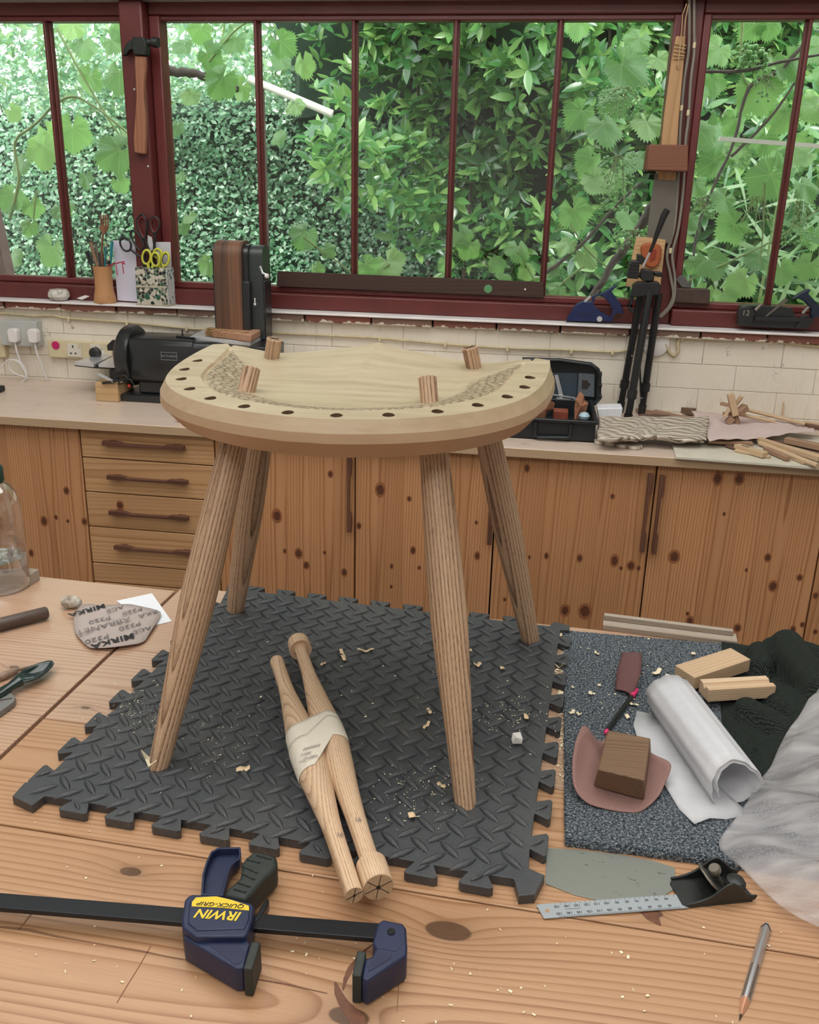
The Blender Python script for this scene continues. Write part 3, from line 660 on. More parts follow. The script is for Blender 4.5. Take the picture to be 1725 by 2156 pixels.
# small-leaved hedge
hedge = thing('small_leaved_hedge', 'dense hedge of tiny blue-green leaves filling the left half of the window view', 'hedge', at((-1.5, 4.6, -.85)))
def local(C, root): return C-np.array(root.matrix_world.translation)
def scatter(n, x0, x1, z0, z1, y0, amp, sd, jit, keep=None):
    x = rg.uniform(x0, x1, n); z = rg.uniform(z0, z1, n); y = blob_surface(x, z, y0, amp, sd)+rg.exponential(jit, n)-jit*.4
    if keep is not None: m_ = keep(x, z); x, y, z = x[m_], y[m_], z[m_]
    return np.stack([x, y, z], 1)
def hedge_top(x): return np.where(x < -1.2, 1.55, 2.6)
C = scatter(95000, -4.2, 1.6, -.6, 2.5, 4.35, .14, 1., .07, lambda x, z: (z < 1.05+.75*rg.random(len(x))+np.where(x > -.9, 1.2, 0)) & (x < .9+.7*rg.random(len(x))))
n = len(C); nm_ = np.stack([rg.normal(0, .5, n), -1+rg.normal(0, .35, n), .75+rg.normal(0, .5, n)], 1); dr = np.stack([rg.normal(0, 1, n), rg.normal(-.3, .4, n), rg.normal(0, .8, n)], 1)
foliage('foliage', small_v, small_f, local(C, hedge), frames(nm_, dr), rg.uniform(.024, .042, n), M_hedge, hedge)
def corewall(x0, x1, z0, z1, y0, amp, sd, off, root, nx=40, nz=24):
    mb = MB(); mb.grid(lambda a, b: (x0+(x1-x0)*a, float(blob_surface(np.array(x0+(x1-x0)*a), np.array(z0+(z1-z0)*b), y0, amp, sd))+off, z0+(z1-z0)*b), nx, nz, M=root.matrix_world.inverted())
    o = mb.build('foliage_shade_core', M_core, root); d = o.modifiers.new('s', 'SOLIDIFY'); d.thickness = .3; d.offset = -1; return o  # dark solid core stands in for the shade among the leaves
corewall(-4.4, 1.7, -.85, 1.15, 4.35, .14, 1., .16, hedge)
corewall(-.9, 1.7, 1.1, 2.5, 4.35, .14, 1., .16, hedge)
# pale, thinner growth above the hedge
C = scatter(9000, -4.4, .3, .9, 2.6, 4.7, .3, 2.2, .25); n = len(C)
bush = thing('pale_tall_shrub', 'pale thin shrub with narrow leaves above the hedge, bright sky showing through', 'shrub', at((-1.8, 4.9, -.85)))
nm_ = np.stack([rg.normal(0, .6, n), -1+rg.normal(0, .5, n), .8+rg.normal(0, .6, n)], 1); dr = np.stack([rg.normal(0, .7, n), rg.normal(-.1, .4, n), rg.normal(.3, .8, n)], 1)
foliage('foliage', small_v*np.array([.7, 1, 1]), small_f, local(C, bush), frames(nm_, dr), rg.uniform(.06, .13, n), M_strap, bush)
st = MB()
for i in range(26):
    x = -4.2+i*.18+rr(-.05, .05); st.tube([(x-(-1.8), .1, 0), (x+rr(-.2, .2)+1.8, .1+rr(-.1, .1), 1.6), (x+rr(-.4, .4)+1.8, rr(-.2, .2), 3.3)], [.012, .009, .004], 5)
st.build('stem', M_stem, bush)['kind'] = 'stuff'
# laurel
laurel = thing('laurel_bush', 'tall laurel bush with glossy pointed leaves behind the middle and right window panes', 'bush', at((1.2, 4.2, -.85)))
cl = scatter(4200, -.9, 3.9, -.6, 2.5, 3.85, .22, 4., .10, lambda x, z: x > -.75+.5*rg.random(len(x))+1.5*np.maximum(0, .75-z)); N = len(cl); Cs = []; Ns = []; Ds = []; Ss = []
for c in cl:
    ax = np.array([rg.normal(0, .5), -.9+rg.normal(0, .3), .65+rg.normal(0, .5)]); ax /= np.linalg.norm(ax); u = np.cross(ax, [0, 0, 1.]); u /= np.linalg.norm(u); v_ = np.cross(ax, u); ph = rg.random()*6.28; k = rg.integers(5, 9)
    for i in range(k):
        a = ph+i*2.4; rad = np.cos(a)*u+np.sin(a)*v_; sp_ = rg.uniform(.5, 1.2); d_ = rad*sp_+ax*rg.uniform(.2, .8)+np.array([0, 0, -.15]); d_ /= np.linalg.norm(d_)
        nn = ax*sp_-rad*.5+rg.normal(0, .18, 3); Cs.append(c+ax*rg.uniform(-.03, .03)+rad*.004); Ns.append(nn); Ds.append(d_); Ss.append(rg.uniform(.065, .12))
Cs, Ns, Ds, Ss = map(np.array, (Cs, Ns, Ds, Ss)); Fm = frames(Ns, Ds)
vis = (Cs[:, 0] > .1) & (Cs[:, 0] < 2.3) & (Cs[:, 2] > .1) & (Cs[:, 2] < 1.7); score = np.where(vis, Ss/(Cs[:, 1]-blob_surface(Cs[:, 0], Cs[:, 2], 3.85, .22, 4.)+.35), 0); idx = np.argsort(-score)[:300]; rest = np.setdiff1d(np.arange(len(Cs)), idx)
foliage('foliage', laurel_v, laurel_f, local(Cs[rest], laurel), Fm[rest], Ss[rest], M_laurel, laurel)
lme = bpy.data.meshes.new('leaf'); lme.from_pydata([tuple(p) for p in laurel_v], [], laurel_f); lme.materials.append(M_laurel); lme.shade_smooth()
LW = laurel.matrix_world.translation
for i in idx:
    o = bpy.data.objects.new('leaf', lme); COL.objects.link(o); o.parent = laurel; mx = Matrix([list(r) for r in Fm[i]*Ss[i]]).to_4x4(); mx.translation = Vector(Cs[i])-LW; o.matrix_basis = mx
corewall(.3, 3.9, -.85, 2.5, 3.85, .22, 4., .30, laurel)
st = MB()
for i in range(30): x = rr(-1.2, 2.2); st.tube([(x, .1, 0), (x+rr(-.2, .2), rr(-.15, .15), 1.3), (x+rr(-.4, .4), rr(-.3, .1), 2.9)], [.02, .013, .005], 5)
st.build('branch', M_bark, laurel)['kind'] = 'stuff'
# grape vine close to the glass
def vine_outline():
    pts = []; lobes = [(90, 1.0), (38, .86), (142, .86), (-18, .62), (198, .62)]; 
    for k in range(76):
        a = -72+k*(324/75); a0 = a; r = .30
        for la, lr in lobes: dd = abs(a0-la); dd = min(dd, 360-dd); r = max(r, lr*max(0, 1-(dd/46)**1.7*.42) if dd < 46 else 0, .52)
        r *= (1+.085*(1 if k % 2 else -1)); pts.append((r*cos(radians(a0)), r*sin(radians(a0))))
    return pts
def vine_mesh(seed):
    rq = random.Random(seed); out = vine_outline(); vs = [(0, 0, 0)]; fs = []; n = len(out); ca, cb, cc = rq.uniform(-.5, .1), rq.uniform(-.3, .3), rq.uniform(2, 4)
    def zf(x, y): r2 = x*x+y*y; return ca*r2*.5+cb*x*y+.05*sin(cc*atan2(y, x)*1.5+seed)*r2**.5+.04*sin(x*6+seed)
    for q in (.35, .7, 1.):
        for x, y in out: vs.append((x*q*.1, y*q*.1, zf(x*q, y*q)*.1))
    for i in range(n-1): fs.append((0, 1+i, 2+i)); 
    for q in range(2):
        for i in range(n-1): a = 1+q*n+i; fs.append((a, a+n, a+n+1, a+1))
    me = bpy.data.meshes.new('leaf'); me.from_pydata(vs, [], fs); me.materials.append(M_vine); me.shade_smooth(); return me
VM = [vine_mesh(s) for s in range(6)]
def vine(name, label, base, leaves, stems, extra=None):
    r = thing(name, label, 'vine', at(base)); b = Vector(base)
    for u, v, s, y in leaves:
        p = Ry_(u, v, y); p = RM @ p; dep = (p-CAM).dot(CF); size = s/_f*dep*.46/.1
        nn = Vector((rr(-.5, .5), -1, rr(-.2, .9))).normalized(); an = rr(-1.0, 1.0)+pi; dd = Vector((sin(an), 0, cos(an))); x = dd.cross(nn).normalized(); yv = nn.cross(x)
        mx = Matrix((x, yv, nn)).transposed().to_4x4() @ Matrix.Scale(size, 4); mx.translation = p-b-yv*size*.03
        o = bpy.data.objects.new('leaf', random.choice(VM)); COL.objects.link(o); o.parent = r; o.matrix_basis = mx
    for P_, w_, mt in stems:
        pts = [(RM @ Ry_(u, v, y))-b for u, v, y in P_]; dep = (pts[0]+b-CAM).dot(CF); rad = w_/_f*dep/2
        sp = spline([tuple(q) for q in pts], 6); sp = [(q[0]+rr(-1, 1)*rad*.2, q[1], q[2]+rr(-1, 1)*rad*.2) for q in sp]
        MB().tube(sp, [rad*(1-.4*i/len(sp))*rr(.85, 1.15) for i in range(len(sp))], 7).build('stem', mt, r, smooth=60)
    return r
RL = [(1325,150,150,2.5),(1290,215,110,2.6),(1275,275,125,2.5),(1362,268,110,2.4),(1262,385,110,2.45),(1212,455,110,2.5),(1190,520,70,2.5),(1238,545,80,2.5),(1236,340,90,2.7),(1160,570,60,2.5),(1340,90,90,2.7),(1390,130,80,2.6),(1350,340,80,2.6),
 (1480,282,95,2.5),(1505,110,110,2.7),(1600,200,150,2.6),(1612,385,140,2.4),(1535,482,110,2.4),(1520,425,90,2.6),(1462,395,90,2.6),(1455,470,60,2.5),(1590,545,90,2.5),(1645,575,90,2.5),(1560,600,100,2.4),(1500,560,110,2.5),(1530,625,80,2.4),(1700,400,90,2.5),(1690,330,80,2.6),(1650,250,100,2.6),(1700,565,90,2.4),(1665,140,110,2.6),(1580,60,90,2.7),(1620,60,80,2.7),(1710,230,90,2.6),(1470,200,90,2.7),(1500,180,90,2.8),(1560,330,90,2.8),(1610,300,90,2.8),(1460,560,60,2.5),(1480,620,70,2.5),(1700,620,70,2.4),(1620,640,60,2.4),
 (1090,530,85,2.4),(1048,560,60,2.4),(985,525,80,2.4),(972,500,80,2.4),(822,560,115,2.3),(775,565,80,2.3),(692,528,55,2.3),(638,498,95,2.3),(668,570,55,2.3),(1110,575,60,2.4),(1172,610,60,2.3),(940,560,60,2.4),(1060,595,70,2.3),(1190,640,60,2.3),(1345,600,60,2.3)]
for i in range(26): RL.append((rr(1210, 1760), rr(30, 640), rr(60, 110), rr(2.7, 3.1)))
RS = [([(1410,370,2.5),(1372,440,2.5),(1325,510,2.5),(1282,570,2.5),(1235,650,2.5)], 24, M_bark), ([(1700,85,2.6),(1640,150,2.6),(1578,185,2.6),(1545,300,2.6),(1500,400,2.6),(1470,480,2.6),(1448,640,2.6)], 9, M_bark), ([(1472,150,2.5),(1560,150,2.5),(1640,132,2.5),(1740,112,2.5)], 8, M_bark),
 ([(1540,330,2.6),(1620,250,2.6),(1690,150,2.6)], 7, M_bark), ([(1150,575,2.5),(1230,510,2.5),(1300,430,2.5),(1350,385,2.5)], 8, M_bark), ([(1565,40,2.6),(1560,140,2.6),(1578,185,2.6)], 7, M_stem), ([(1230,560,2.4),(1180,600,2.4),(1150,630,2.4)], 5, M_stem), ([(1610,385,2.4),(1608,480,2.4),(1600,560,2.4)], 4, M_stem), ([(1430,600,2.5),(1560,540,2.5),(1640,500,2.5),(1725,440,2.5)], 5, M_stem), ([(1200,470,2.5),(1240,530,2.5),(1290,570,2.5)], 4, M_stem), ([(640,500,2.3),(680,530,2.3),(740,575,2.3),(760,620,2.3)], 4, M_stem), ([(820,555,2.3),(790,590,2.3),(780,630,2.3)], 4, M_stem), ([(1090,530,2.4),(1120,580,2.4),(1140,640,2.4)], 4, M_stem)]
vr = vine('grape_vine', 'grape vine with large lobed leaves and dark twisting stems outside the right panes', (1.3, 2.5, -.85), RL, RS)
LL = [(152,285,120,2.7),(237,325,130,2.6),(92,322,110,2.7),(110,290,90,2.8),(188,172,90,2.7),(252,168,110,2.6),(105,532,110,2.5),(132,442,80,2.5),(30,545,70,2.5),(20,420,90,2.6),(240,90,90,2.7),(250,60,80,2.7),(372,272,60,2.6),(432,562,70,2.4),(382,100,70,2.7),(378,375,45,2.6),(445,120,95,2.7),(400,205,70,2.7),(462,175,110,2.6),(490,90,90,2.7),(180,380,60,2.6),(255,390,60,2.6),(40,350,80,2.7),(60,480,60,2.5),(70,440,70,2.6),(505,190,80,2.7),(420,70,80,2.8),(150,60,80,2.8),(175,100,80,2.8),(400,460,50,2.5),(30,240,60,2.7),(385,480,50,2.5),(600,95,90,2.7),(640,140,80,2.7),(590,130,70,2.8),(620,225,70,2.9),(585,290,60,2.9)]
LS = [([(120,60,2.7),(180,170,2.7),(235,260,2.7),(290,340,2.7)], 6, M_stem), ([(20,460,2.6),(40,380,2.6),(32,300,2.6),(70,265,2.6),(140,205,2.6),(200,225,2.6),(280,290,2.6)], 7, M_stem), ([(355,150,2.7),(400,155,2.7),(450,165,2.7),(500,190,2.7)], 22, M_bark), ([(440,130,2.7),(500,60,2.7),(560,30,2.7)], 5, M_stem), ([(78,400,2.6),(72,470,2.6),(100,520,2.6)], 4, M_stem), ([(0,560,2.6),(-40,700,2.6)], 8, M_bark)]
vl_ = vine('grape_vine', 'grape vine with scattered lobed leaves outside the left panes by the hammer post', (-.9, 2.6, -.85), LL, LS)
# green grapes
M_grape = plain('unripe_green_grape', (.16, .36, .10), .35)
def grapes(u, v, w_, h_, y, n_, rpx, lab):
    c = RM @ Ry_(u, v, y); dep = (c-CAM).dot(CF); k = dep/_f; t = thing('grape_bunch', lab, 'grapes', at(c), 'unripe bunches hanging on the vine'); b_ = MB()
    for i in range(n_):
        p = Vector((rr(-.5, .5)*w_*k, rr(-.03, .03), rr(-.5, .5)*h_*k)); r_ = rpx*k*rr(.7, 1.1)
        b_.lathe([(r_*sin(pi*q/5)+.00001, -r_*cos(pi*q/5)) for q in range(6)], 7, at(p))
    b_.build('grape', M_grape, t, smooth=80)['kind'] = 'stuff'
    s_ = MB(); 
    for i in range(14): s_.tube([(rr(-.5, .5)*w_*k*.3, 0, .5*h_*k), (rr(-.5, .5)*w_*k, rr(-.02, .02), rr(-.5, .5)*h_*k)], .0012, 4)
    s_.build('stalk', M_stem, t)['kind'] = 'stuff'
grapes(1580, 125, 70, 50, 2.5, 60, 5, 'bunch of round green grapes high on the vine near the top right corner pane')
grapes(1610, 185, 50, 50, 2.5, 22, 4, 'loose small grape cluster under the horizontal vine stem')
grapes(1310, 215, 90, 60, 2.4, 110, 2.6, 'tiny unripe grape cluster beneath the biggest vine leaf')
grapes(1300, 385, 70, 110, 2.4, 150, 3, 'long grape cluster left of the mallet on the post')
grapes(1330, 505, 80, 40, 2.4, 60, 4, 'green grape cluster near the gnarled trunk base')
grapes(1480, 435, 50, 40, 2.4, 50, 3, 'small grape cluster just right of the saw blade post')
grapes(1590, 460, 100, 90, 2.4, 45, 2.6, 'sparse flowering grape cluster beside the rightmost window bar on its left')
grapes(1680, 470, 70, 90, 2.4, 70, 3, 'green grape cluster beyond the rightmost window bar')
# strap leaves low on the right
sv = []; 
for i in range(9): t = i/8; w_ = .5*sin(pi*min(1, .08+t*.92)); sv += [(-w_*.06, t, -.35*t*t), (w_*.06, t, -.35*t*t)]
strap_v = np.array(sv); strap_f = [(i*2, i*2+1, i*2+3, i*2+2) for i in range(8)]
N = 420; xs_ = rg.uniform(1.2, 3.2, N); C = np.stack([xs_, rg.uniform(2.9, 3.5, N), rg.uniform(-.5, 1.0, N)], 1)
strap = thing('bamboo_clump', 'clump of long narrow arching leaves low behind the right panes', 'bamboo', at((2.2, 3.2, -.85)))
dr = np.stack([rg.normal(0, .8, N), rg.normal(-.3, .3, N), rg.normal(.5, .6, N)], 1); nm_ = np.stack([rg.normal(0, .4, N), -1+rg.normal(0, .3, N), .6+rg.normal(0, .4, N)], 1)
foliage('foliage', strap_v, strap_f, local(C, strap), frames(nm_, dr), rg.uniform(.2, .42, N), M_strap, strap)
st = MB()
for i in range(16): x = rr(-1, 1); st.tube([(x, 0, 0), (x+rr(-.1, .1), 0, 1), (x+rr(-.2, .2), rr(-.2, .2), 2.2)], [.008, .007, .003], 5)
st.build('cane', M_stem, strap)['kind'] = 'stuff'
M_pale = plain('pale_glass_reflection', (.85, .83, .72), .5)
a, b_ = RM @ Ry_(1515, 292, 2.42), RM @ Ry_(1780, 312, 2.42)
tag(MB().bx((0, 0, 0), ((b_-a).length, .01, .012), align((a+b_)/2, Vector((0, -1, 0)), (0, 0, 1)) @ Matrix.Identity(4)).build('batten', M_pale), 'thin white horizontal bar standing in for a reflection in the rightmost panes', 'batten')  # solid white bar in place of a reflection in the glass
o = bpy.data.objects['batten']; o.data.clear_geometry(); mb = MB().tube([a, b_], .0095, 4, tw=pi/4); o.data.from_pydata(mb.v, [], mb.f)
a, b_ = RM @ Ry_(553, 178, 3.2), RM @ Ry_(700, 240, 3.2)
tag(MB().tube([a-(b_-a)*.2, b_], [.016, .016], 8).build('cane', M_pale, smooth=60), 'pale slanting bar standing in for a reflection in the second centre pane', 'cane'); MB().tube([a, (a.x, a.y, -.85)], .008, 6).build('stake', M_bark, bpy.data.objects['cane.001'] if 'cane.001' in bpy.data.objects else None)  # solid slanting bar in place of a pale reflection; stake added as its prop
a, b_ = RM @ Ry_(-40, 330, 2.3), RM @ Ry_(22, 610, 2.3)
M_oldpost = plain('old_grey_red_post', (.20, .13, .11), .8, nz=.5, nscale=12, bump=.4)
tag(MB().tube([a, b_, b_+(b_-a)*.5], [.03, .032, .03], 6).build('reflected_post', M_oldpost), 'leaning post standing in for a reflected post at the left edge of the picture', 'post')  # solid post outside in place of one reflected in the glass
# ------------------------------------------------------------------ things on the front bench
def poly3(par_inv, px, z): return [par_inv @ T(u, v, z) for u, v in px]
def slab(mb, px, z1, z0, inv=Matrix(), zs=None):      # outline measured at its top face, extruded down
    P_ = [T(u, v, z1) for u, v in px]; n = len(P_)
    up = [inv @ p for p in P_]; dn = [inv @ Vector((p.x, p.y, z0)) for p in P_]
    return mb.add([tuple(p) for p in up+dn], [tuple(range(n)), tuple(range(2*n-1, n-1, -1))]+[(i, n+i, n+(i+1) % n, (i+1) % n) for i in range(n)])
def cr(ox, oy, s, pts): return [(ox+x/s, oy+y/s) for x, y in pts]
def inset(P_, d):
    n = len(P_); A = sum(P_[i][0]*P_[(i+1) % n][1]-P_[(i+1) % n][0]*P_[i][1] for i in range(n)); sg = 1 if A > 0 else -1; out = []
    for i in range(n):
        a, b, c = Vector(P_[i-1][:2]), Vector(P_[i][:2]), Vector(P_[(i+1) % n][:2]); e1 = (b-a).normalized(); e2 = (c-b).normalized()
        nn = Vector((-e1.y-e2.y, e1.x+e2.x))*sg; nn = nn/max(.3, nn.length)*(2/max(1.2, nn.length)); out.append((b.x+nn.x*d*.5*1.2, b.y+nn.y*d*.5*1.2))
    return out
def text_on(parent, s, p0, xdir, up, size, mat, name='lettering', ext=.0002, shear=0., bold=False, align_='CENTER', inv=None, sy=1.):
    c = bpy.data.curves.new(name, 'FONT'); c.body = s; c.size = size; c.extrude = ext; c.align_x = align_; c.align_y = 'CENTER'; c.shear = shear; c.resolution_u = 3
    if bold: c.offset = size*.022
    o = bpy.data.objects.new('t', c); COL.objects.link(o); bpy.context.view_layer.update()
    me = bpy.data.meshes.new_from_object(o.evaluated_get(bpy.context.evaluated_depsgraph_get())); bpy.data.objects.remove(o)
    if bold and max(abs(v.co.y) for v in me.vertices) > size*.75 or max(abs(v.co.x) for v in me.vertices) > size*.55*(len(s)+1)*(1 if align_ == 'CENTER' else 2): return text_on(parent, s, p0, xdir, up, size, mat, name, ext, shear, False, align_, inv, sy) if bold else None
    x = Vector(xdir).normalized(); z = Vector(up).normalized(); y = z.cross(x).normalized(); m_ = Matrix((x, y*sy, z)).transposed().to_4x4(); m_.translation = p0
    me.transform((inv @ m_) if inv is not None else m_); me.name = name; me.materials.clear()
    return link(name, me, mat, parent)
M_black = plain('black_print', (.015, .015, .017), .6); M_gray_ink = plain('grey_print', (.16, .14, .14), .7); M_yellow = plain('yellow_print', (.75, .52, .03), .5)
# -- taped pair of turned stretchers
M_ashl = [wood('ash_stretcher_%d' % i, (.72, .52, .35), (.60, .40, .25), (.36, .20, .11), ax='zxy', ring=rg_, tilt=(.02, .03), K=420, warp=.009, wsc=(1.6, 14), rough=.5, pores=.6, tone=.2, perobj=False) for i, rg_ in enumerate(((.01, .02), (.03, .015)))]
A0, A1, B0, B1 = T(583, 1392, .036), T(746, 1885, .036), T(628, 1352, .036), T(797, 1868, .036)
sb = thing('taped_stretchers', 'two turned pale ash stretchers bound together with masking tape, lying across the rubber mat', 'stretchers', at(((A0+B1)/2).x and Vector((((A0+B1)/2).x, ((A0+B1)/2).y, .014))))
SBI = sb.matrix_world.inverted()
def turned(a, b, prof, m_, n=28):
    d = b-a; L_ = d.length; M4 = SBI @ align(a, d, (0, 0, 1)); sp = spline(prof, 4)
    o = MB().lathe([(r, t*L_) for t, r in sp], n, M4).build('stretcher', m_, sb, smooth=35); return o, M4, L_
pl_ = [(0, .0100), (.008, .0103), (.06, .0100), (.18, .0108), (.30, .0155), (.42, .0205), (.50, .0215), (.58, .0200), (.70, .0145), (.80, .0108), (.93, .0098), (1, .0096)]
sL, mL, lL = turned(A0, A1, pl_, M_ashl[0])
prr = [(0, .0150), (.004, .0168), (.045, .0170), (.05, .0165), (.0505, .0095), (.12, .0096), (.2, .0105), (.32, .0150), (.44, .0200), (.52, .0212), (.6, .0190), (.72, .0135), (.82, .0108), (.93, .0100), (.9355, .0102)]
sR, mR, lR = turned(B0, B1, [(t, r) for t, r in prr], M_ashl[1])
MB().lathe([(.0158, lR*.936), (.0165, lR*.94), (.0165, lR*.998), (.0158, lR)], 32, mR).build('collar', M_ashl[1], sR, bevel=.0006)
for s_, m4, l_, r_ in ((sL, mL, lL, .0094), (sR, mR, lR, .0156)):
    e = m4 @ Matrix.Translation((0, 0, l_)); MB().lathe([(r_, 0), (r_, .0003)], 28, e).build('end_grain', plain('pale_end_grain', (.48, .32, .19), .6, nz=.35, nscale=500), s_)
    kf = MB().lathe([(r_*.16, 0), (r_*.16, .0007)], 10, e)
    for q in range(3 if s_ is sR else 2): kf.bx((0, 0, .0005), (r_*1.9, .0006, .0005), e @ Matrix.Rotation(q*pi/3+.35, 4, 'Z'))
    kf.build('saw_mark', M_kerf, s_)
def axp(k, t): return (A0.lerp(A1, t), B0.lerp(B1, t))[k]
def rad(k, t):
    pr_ = (pl_, prr)[k]; 
    for (t0, r0), (t1, r1_) in zip(pr_[:-1], pr_[1:]):
        if t0 <= t <= t1: return r0+(r1_-r0)*(t-t0)/max(1e-6, t1-t0)
    return .0100
def tape(name, ta0, ta1, tb0, tb1, ex):
    Rg = []; nq = 8
    for i in range(nq+1):
        f = i/nq; ta, tb = ta0+(ta1-ta0)*f, tb0+(tb1-tb0)*f; a, b = axp(0, ta), axp(1, tb); ra, rb = rad(0, ta)+ex, rad(1, tb)+ex
        ax = ((A1-A0).normalized()+(B1-B0).normalized()).normalized(); h = (b-a); h = (h-ax*h.dot(ax)).normalized(); up = ax.cross(h); up = up if up.z > 0 else -up
        ring = []
        for q in range(-9, 10): an = radians(q*10); ring.append(b+h*cos(an)*rb+up*sin(an)*rb)
        for q in range(-9, 10): an = radians(180+q*10); ring.append(a+h*cos(an)*ra+up*sin(an)*ra)
        Rg.append([SBI @ p for p in ring])
    return MB().rings(Rg, False).build(name, M_tape, sb, smooth=50, solid=.0003)
def tapemat():
    g = G('cream_masking_tape'); o = g.obj(); n = g.noise(g.V('MULTIPLY', o, (120., 120., 400.)), 1., 3.); g.bump(n, .6, .0012)
    return g.set(Base_Color=(.74, .68, .57), Roughness=.55, Alpha=1.)
M_tape = tapemat()
tape('tape', .41, .52, .435, .53, .0007); tape('tape', .475, .60, .46, .545, .0012)
for s_, par_, (u, v, z) in (('16', sL, (716, 1757, .047)), ('16', sR, (754, 1725, .0485)), ('17', sL, (598, 1423, .0465)), ('16', sR, (655, 1422, .047))):
    pass
def squig(u, v, s_, z, par_, sz=.008, dirn=None):
    p = T(u, v, z); text_on(par_, s_, p, dirn or Vector((.95, .25, 0)), Vector((-.1, -.25, 1)), sz, M_gray_ink, 'pencil_note', .00005, inv=SBI)
squig(716, 1757, '16', .0475, sL); squig(754, 1725, '16', .0485, sR); squig(655, 1423, '16', .0468, sR)
sq = MB()
for j, (u0, v0, nn_) in enumerate(((638, 1578, 5), (633, 1590, 3), (640, 1598, 4), (630, 1605, 2))):
    P_ = []
    for i in range(nn_*6): P_.append(SBI @ T(u0+i*1.25, v0-i*.35+3.2*sin(i*1.7+j), .0590))
    sq.tube(P_, .00025, 4)
sq.build('handwriting', M_gray_ink, sb)
rebase(sL, mL); rebase(sR, mR)

# -- quick-release clamp
M_cblue = plain('dark_blue_nylon', (.011, .018, .055), .42, nz=.25, nscale=60, bump=.1); M_crub = plain('black_moulded_rubber', (.020, .026, .022), .6, nz=.5, nscale=160, bump=.3)
M_cbar = plain('blackened_steel_bar', (.022, .024, .028), .32, metal=.6)
c0, c1 = T(-220, 1882, .02), T(812, 1966, .02)
CL = thing('bar_clamp', 'dark blue quick-release bar clamp with yellow label lying at the front edge of the bench', 'clamp', at((T(470, 1950, 0).x, T(470, 1950, 0).y, 0))); CI = CL.matrix_world.inverted()
d = (c1-c0); MB().bx((0, 0, d.length/2), (.006, .019, d.length), CI @ align(c0, d, (0, -1, 0)) @ Matrix.Rotation(pi/2, 4, 'Z') if False else CI @ align(c0, d, (0, 0, 1)) @ Matrix.Rotation(0, 4, 'Z') @ Matrix.Scale(1, 4)).build('bar', M_cbar, CL, bevel=.001)
k = (370, 1760, 3.382)
bar_o = CL.children[0]; bar_o.data.clear_geometry(); mb = MB(); xd = d.normalized(); yd = Vector((0, 0, 1)).cross(xd).normalized()
Mb_ = Matrix((xd, yd, Vector((0, 0, 1)))).transposed().to_4x4(); Mb_.translation = c0; mb.box((0, -.0095, -.003), (d.length, .0095, .003), CI @ Mb_); bar_o.data.from_pydata(mb.v, [], mb.f)
def cpart(name, pts, z1, z0, m_, bev=.0012, par=CL): mb = MB(); slab(mb, cr(*k, pts), z1, z0, CI); return mb.build(name, m_, par, bevel=bev)
body = cpart('clamp_body', [(90, 425), (120, 414), (300, 420), (545, 478), (560, 505), (545, 600), (510, 700), (480, 714), (140, 718), (50, 655), (42, 600), (64, 455)], .037, .0035, M_cblue, .002)
cpart('body_panel', [(125, 440), (295, 432), (530, 492), (524, 590), (492, 660), (150, 672), (85, 620), (100, 470)], .0382, .034, M_cblue, .0012, body)
cpart('label', [(116, 470), (145, 438), (290, 430), (400, 456), (521, 497), (523, 530), (330, 510), (114, 500)], .0387, .036, M_yellow, 0, body)
zt_ = .0389
xd_ = (T(*cr(*k, [(190, 552)])[0], zt_)-T(*cr(*k, [(430, 570)])[0], zt_))
text_on(body, 'IRWIN', T(*cr(*k, [(308, 560)])[0], .0386), xd_, (0, 0, 1), .0150, M_yellow, shear=.25, bold=True, inv=CI, sy=1.0)
text_on(body, 'QUICK-GRIP', T(*cr(*k, [(325, 490)])[0], .0390), xd_, (0, 0, 1), .0085, M_black, shear=.25, bold=True, inv=CI, sy=.8)
jw = cpart('jaw', [(46, 650), (148, 722), (500, 716), (532, 770), (510, 850), (486, 940), (428, 944), (60, 730)], .030, .002, M_cblue, .0018)
cpart('jaw_recess', [(205, 745), (425, 745), (500, 835), (470, 900), (415, 915)], .0303, .0295, plain('recess_dark_blue', (.008, .012, .045), .5), 0, jw)
cpart('pad', [(538, 749), (607, 753), (545, 950), (481, 942)], .034, .001, M_crub, .0015)
lv_ = [(250, 110), (305, 80), (462, 78), (467, 130), (455, 165), (425, 185), (395, 215), (370, 290), (352, 370), (338, 425), (180, 420), (190, 270), (215, 185)]
cpart('trigger', lv_, .020, .006, M_cblue, .001)
def rimwall(name, pts, t, z1, z0, m_, par):
    O = [T(u, v, z1) for u, v in cr(*k, pts)]; I_ = inset([(p.x, p.y) for p in O], t); n = len(O); mb = MB()
    vs = [CI @ Vector((p.x, p.y, z1)) for p in O]+[CI @ Vector((a, b, z1)) for a, b in I_]+[CI @ Vector((p.x, p.y, z0)) for p in O]+[CI @ Vector((a, b, z0)) for a, b in I_]
    fs = []
    for i in range(n):
        j = (i+1) % n; fs += [(i, j, n+j, n+i), (i, 2*n+i, 2*n+j, j), (n+i, n+j, 3*n+j, 3*n+i), (2*n+i, 3*n+i, 3*n+j, 2*n+j)]
    mb.add(vs, fs); return mb.build(name, m_, par, bevel=.0006)
rimwall('trigger_rim', lv_, .004, .0285, .018, M_cblue, CL)
hd = cpart('handle', [(466, 195), (500, 150), (562, 103), (645, 116), (722, 142), (727, 205), (690, 250), (640, 290), (570, 370), (500, 452), (430, 430), (342, 418), (375, 365), (455, 300), (468, 250)], .034, .005, M_crub, .004)
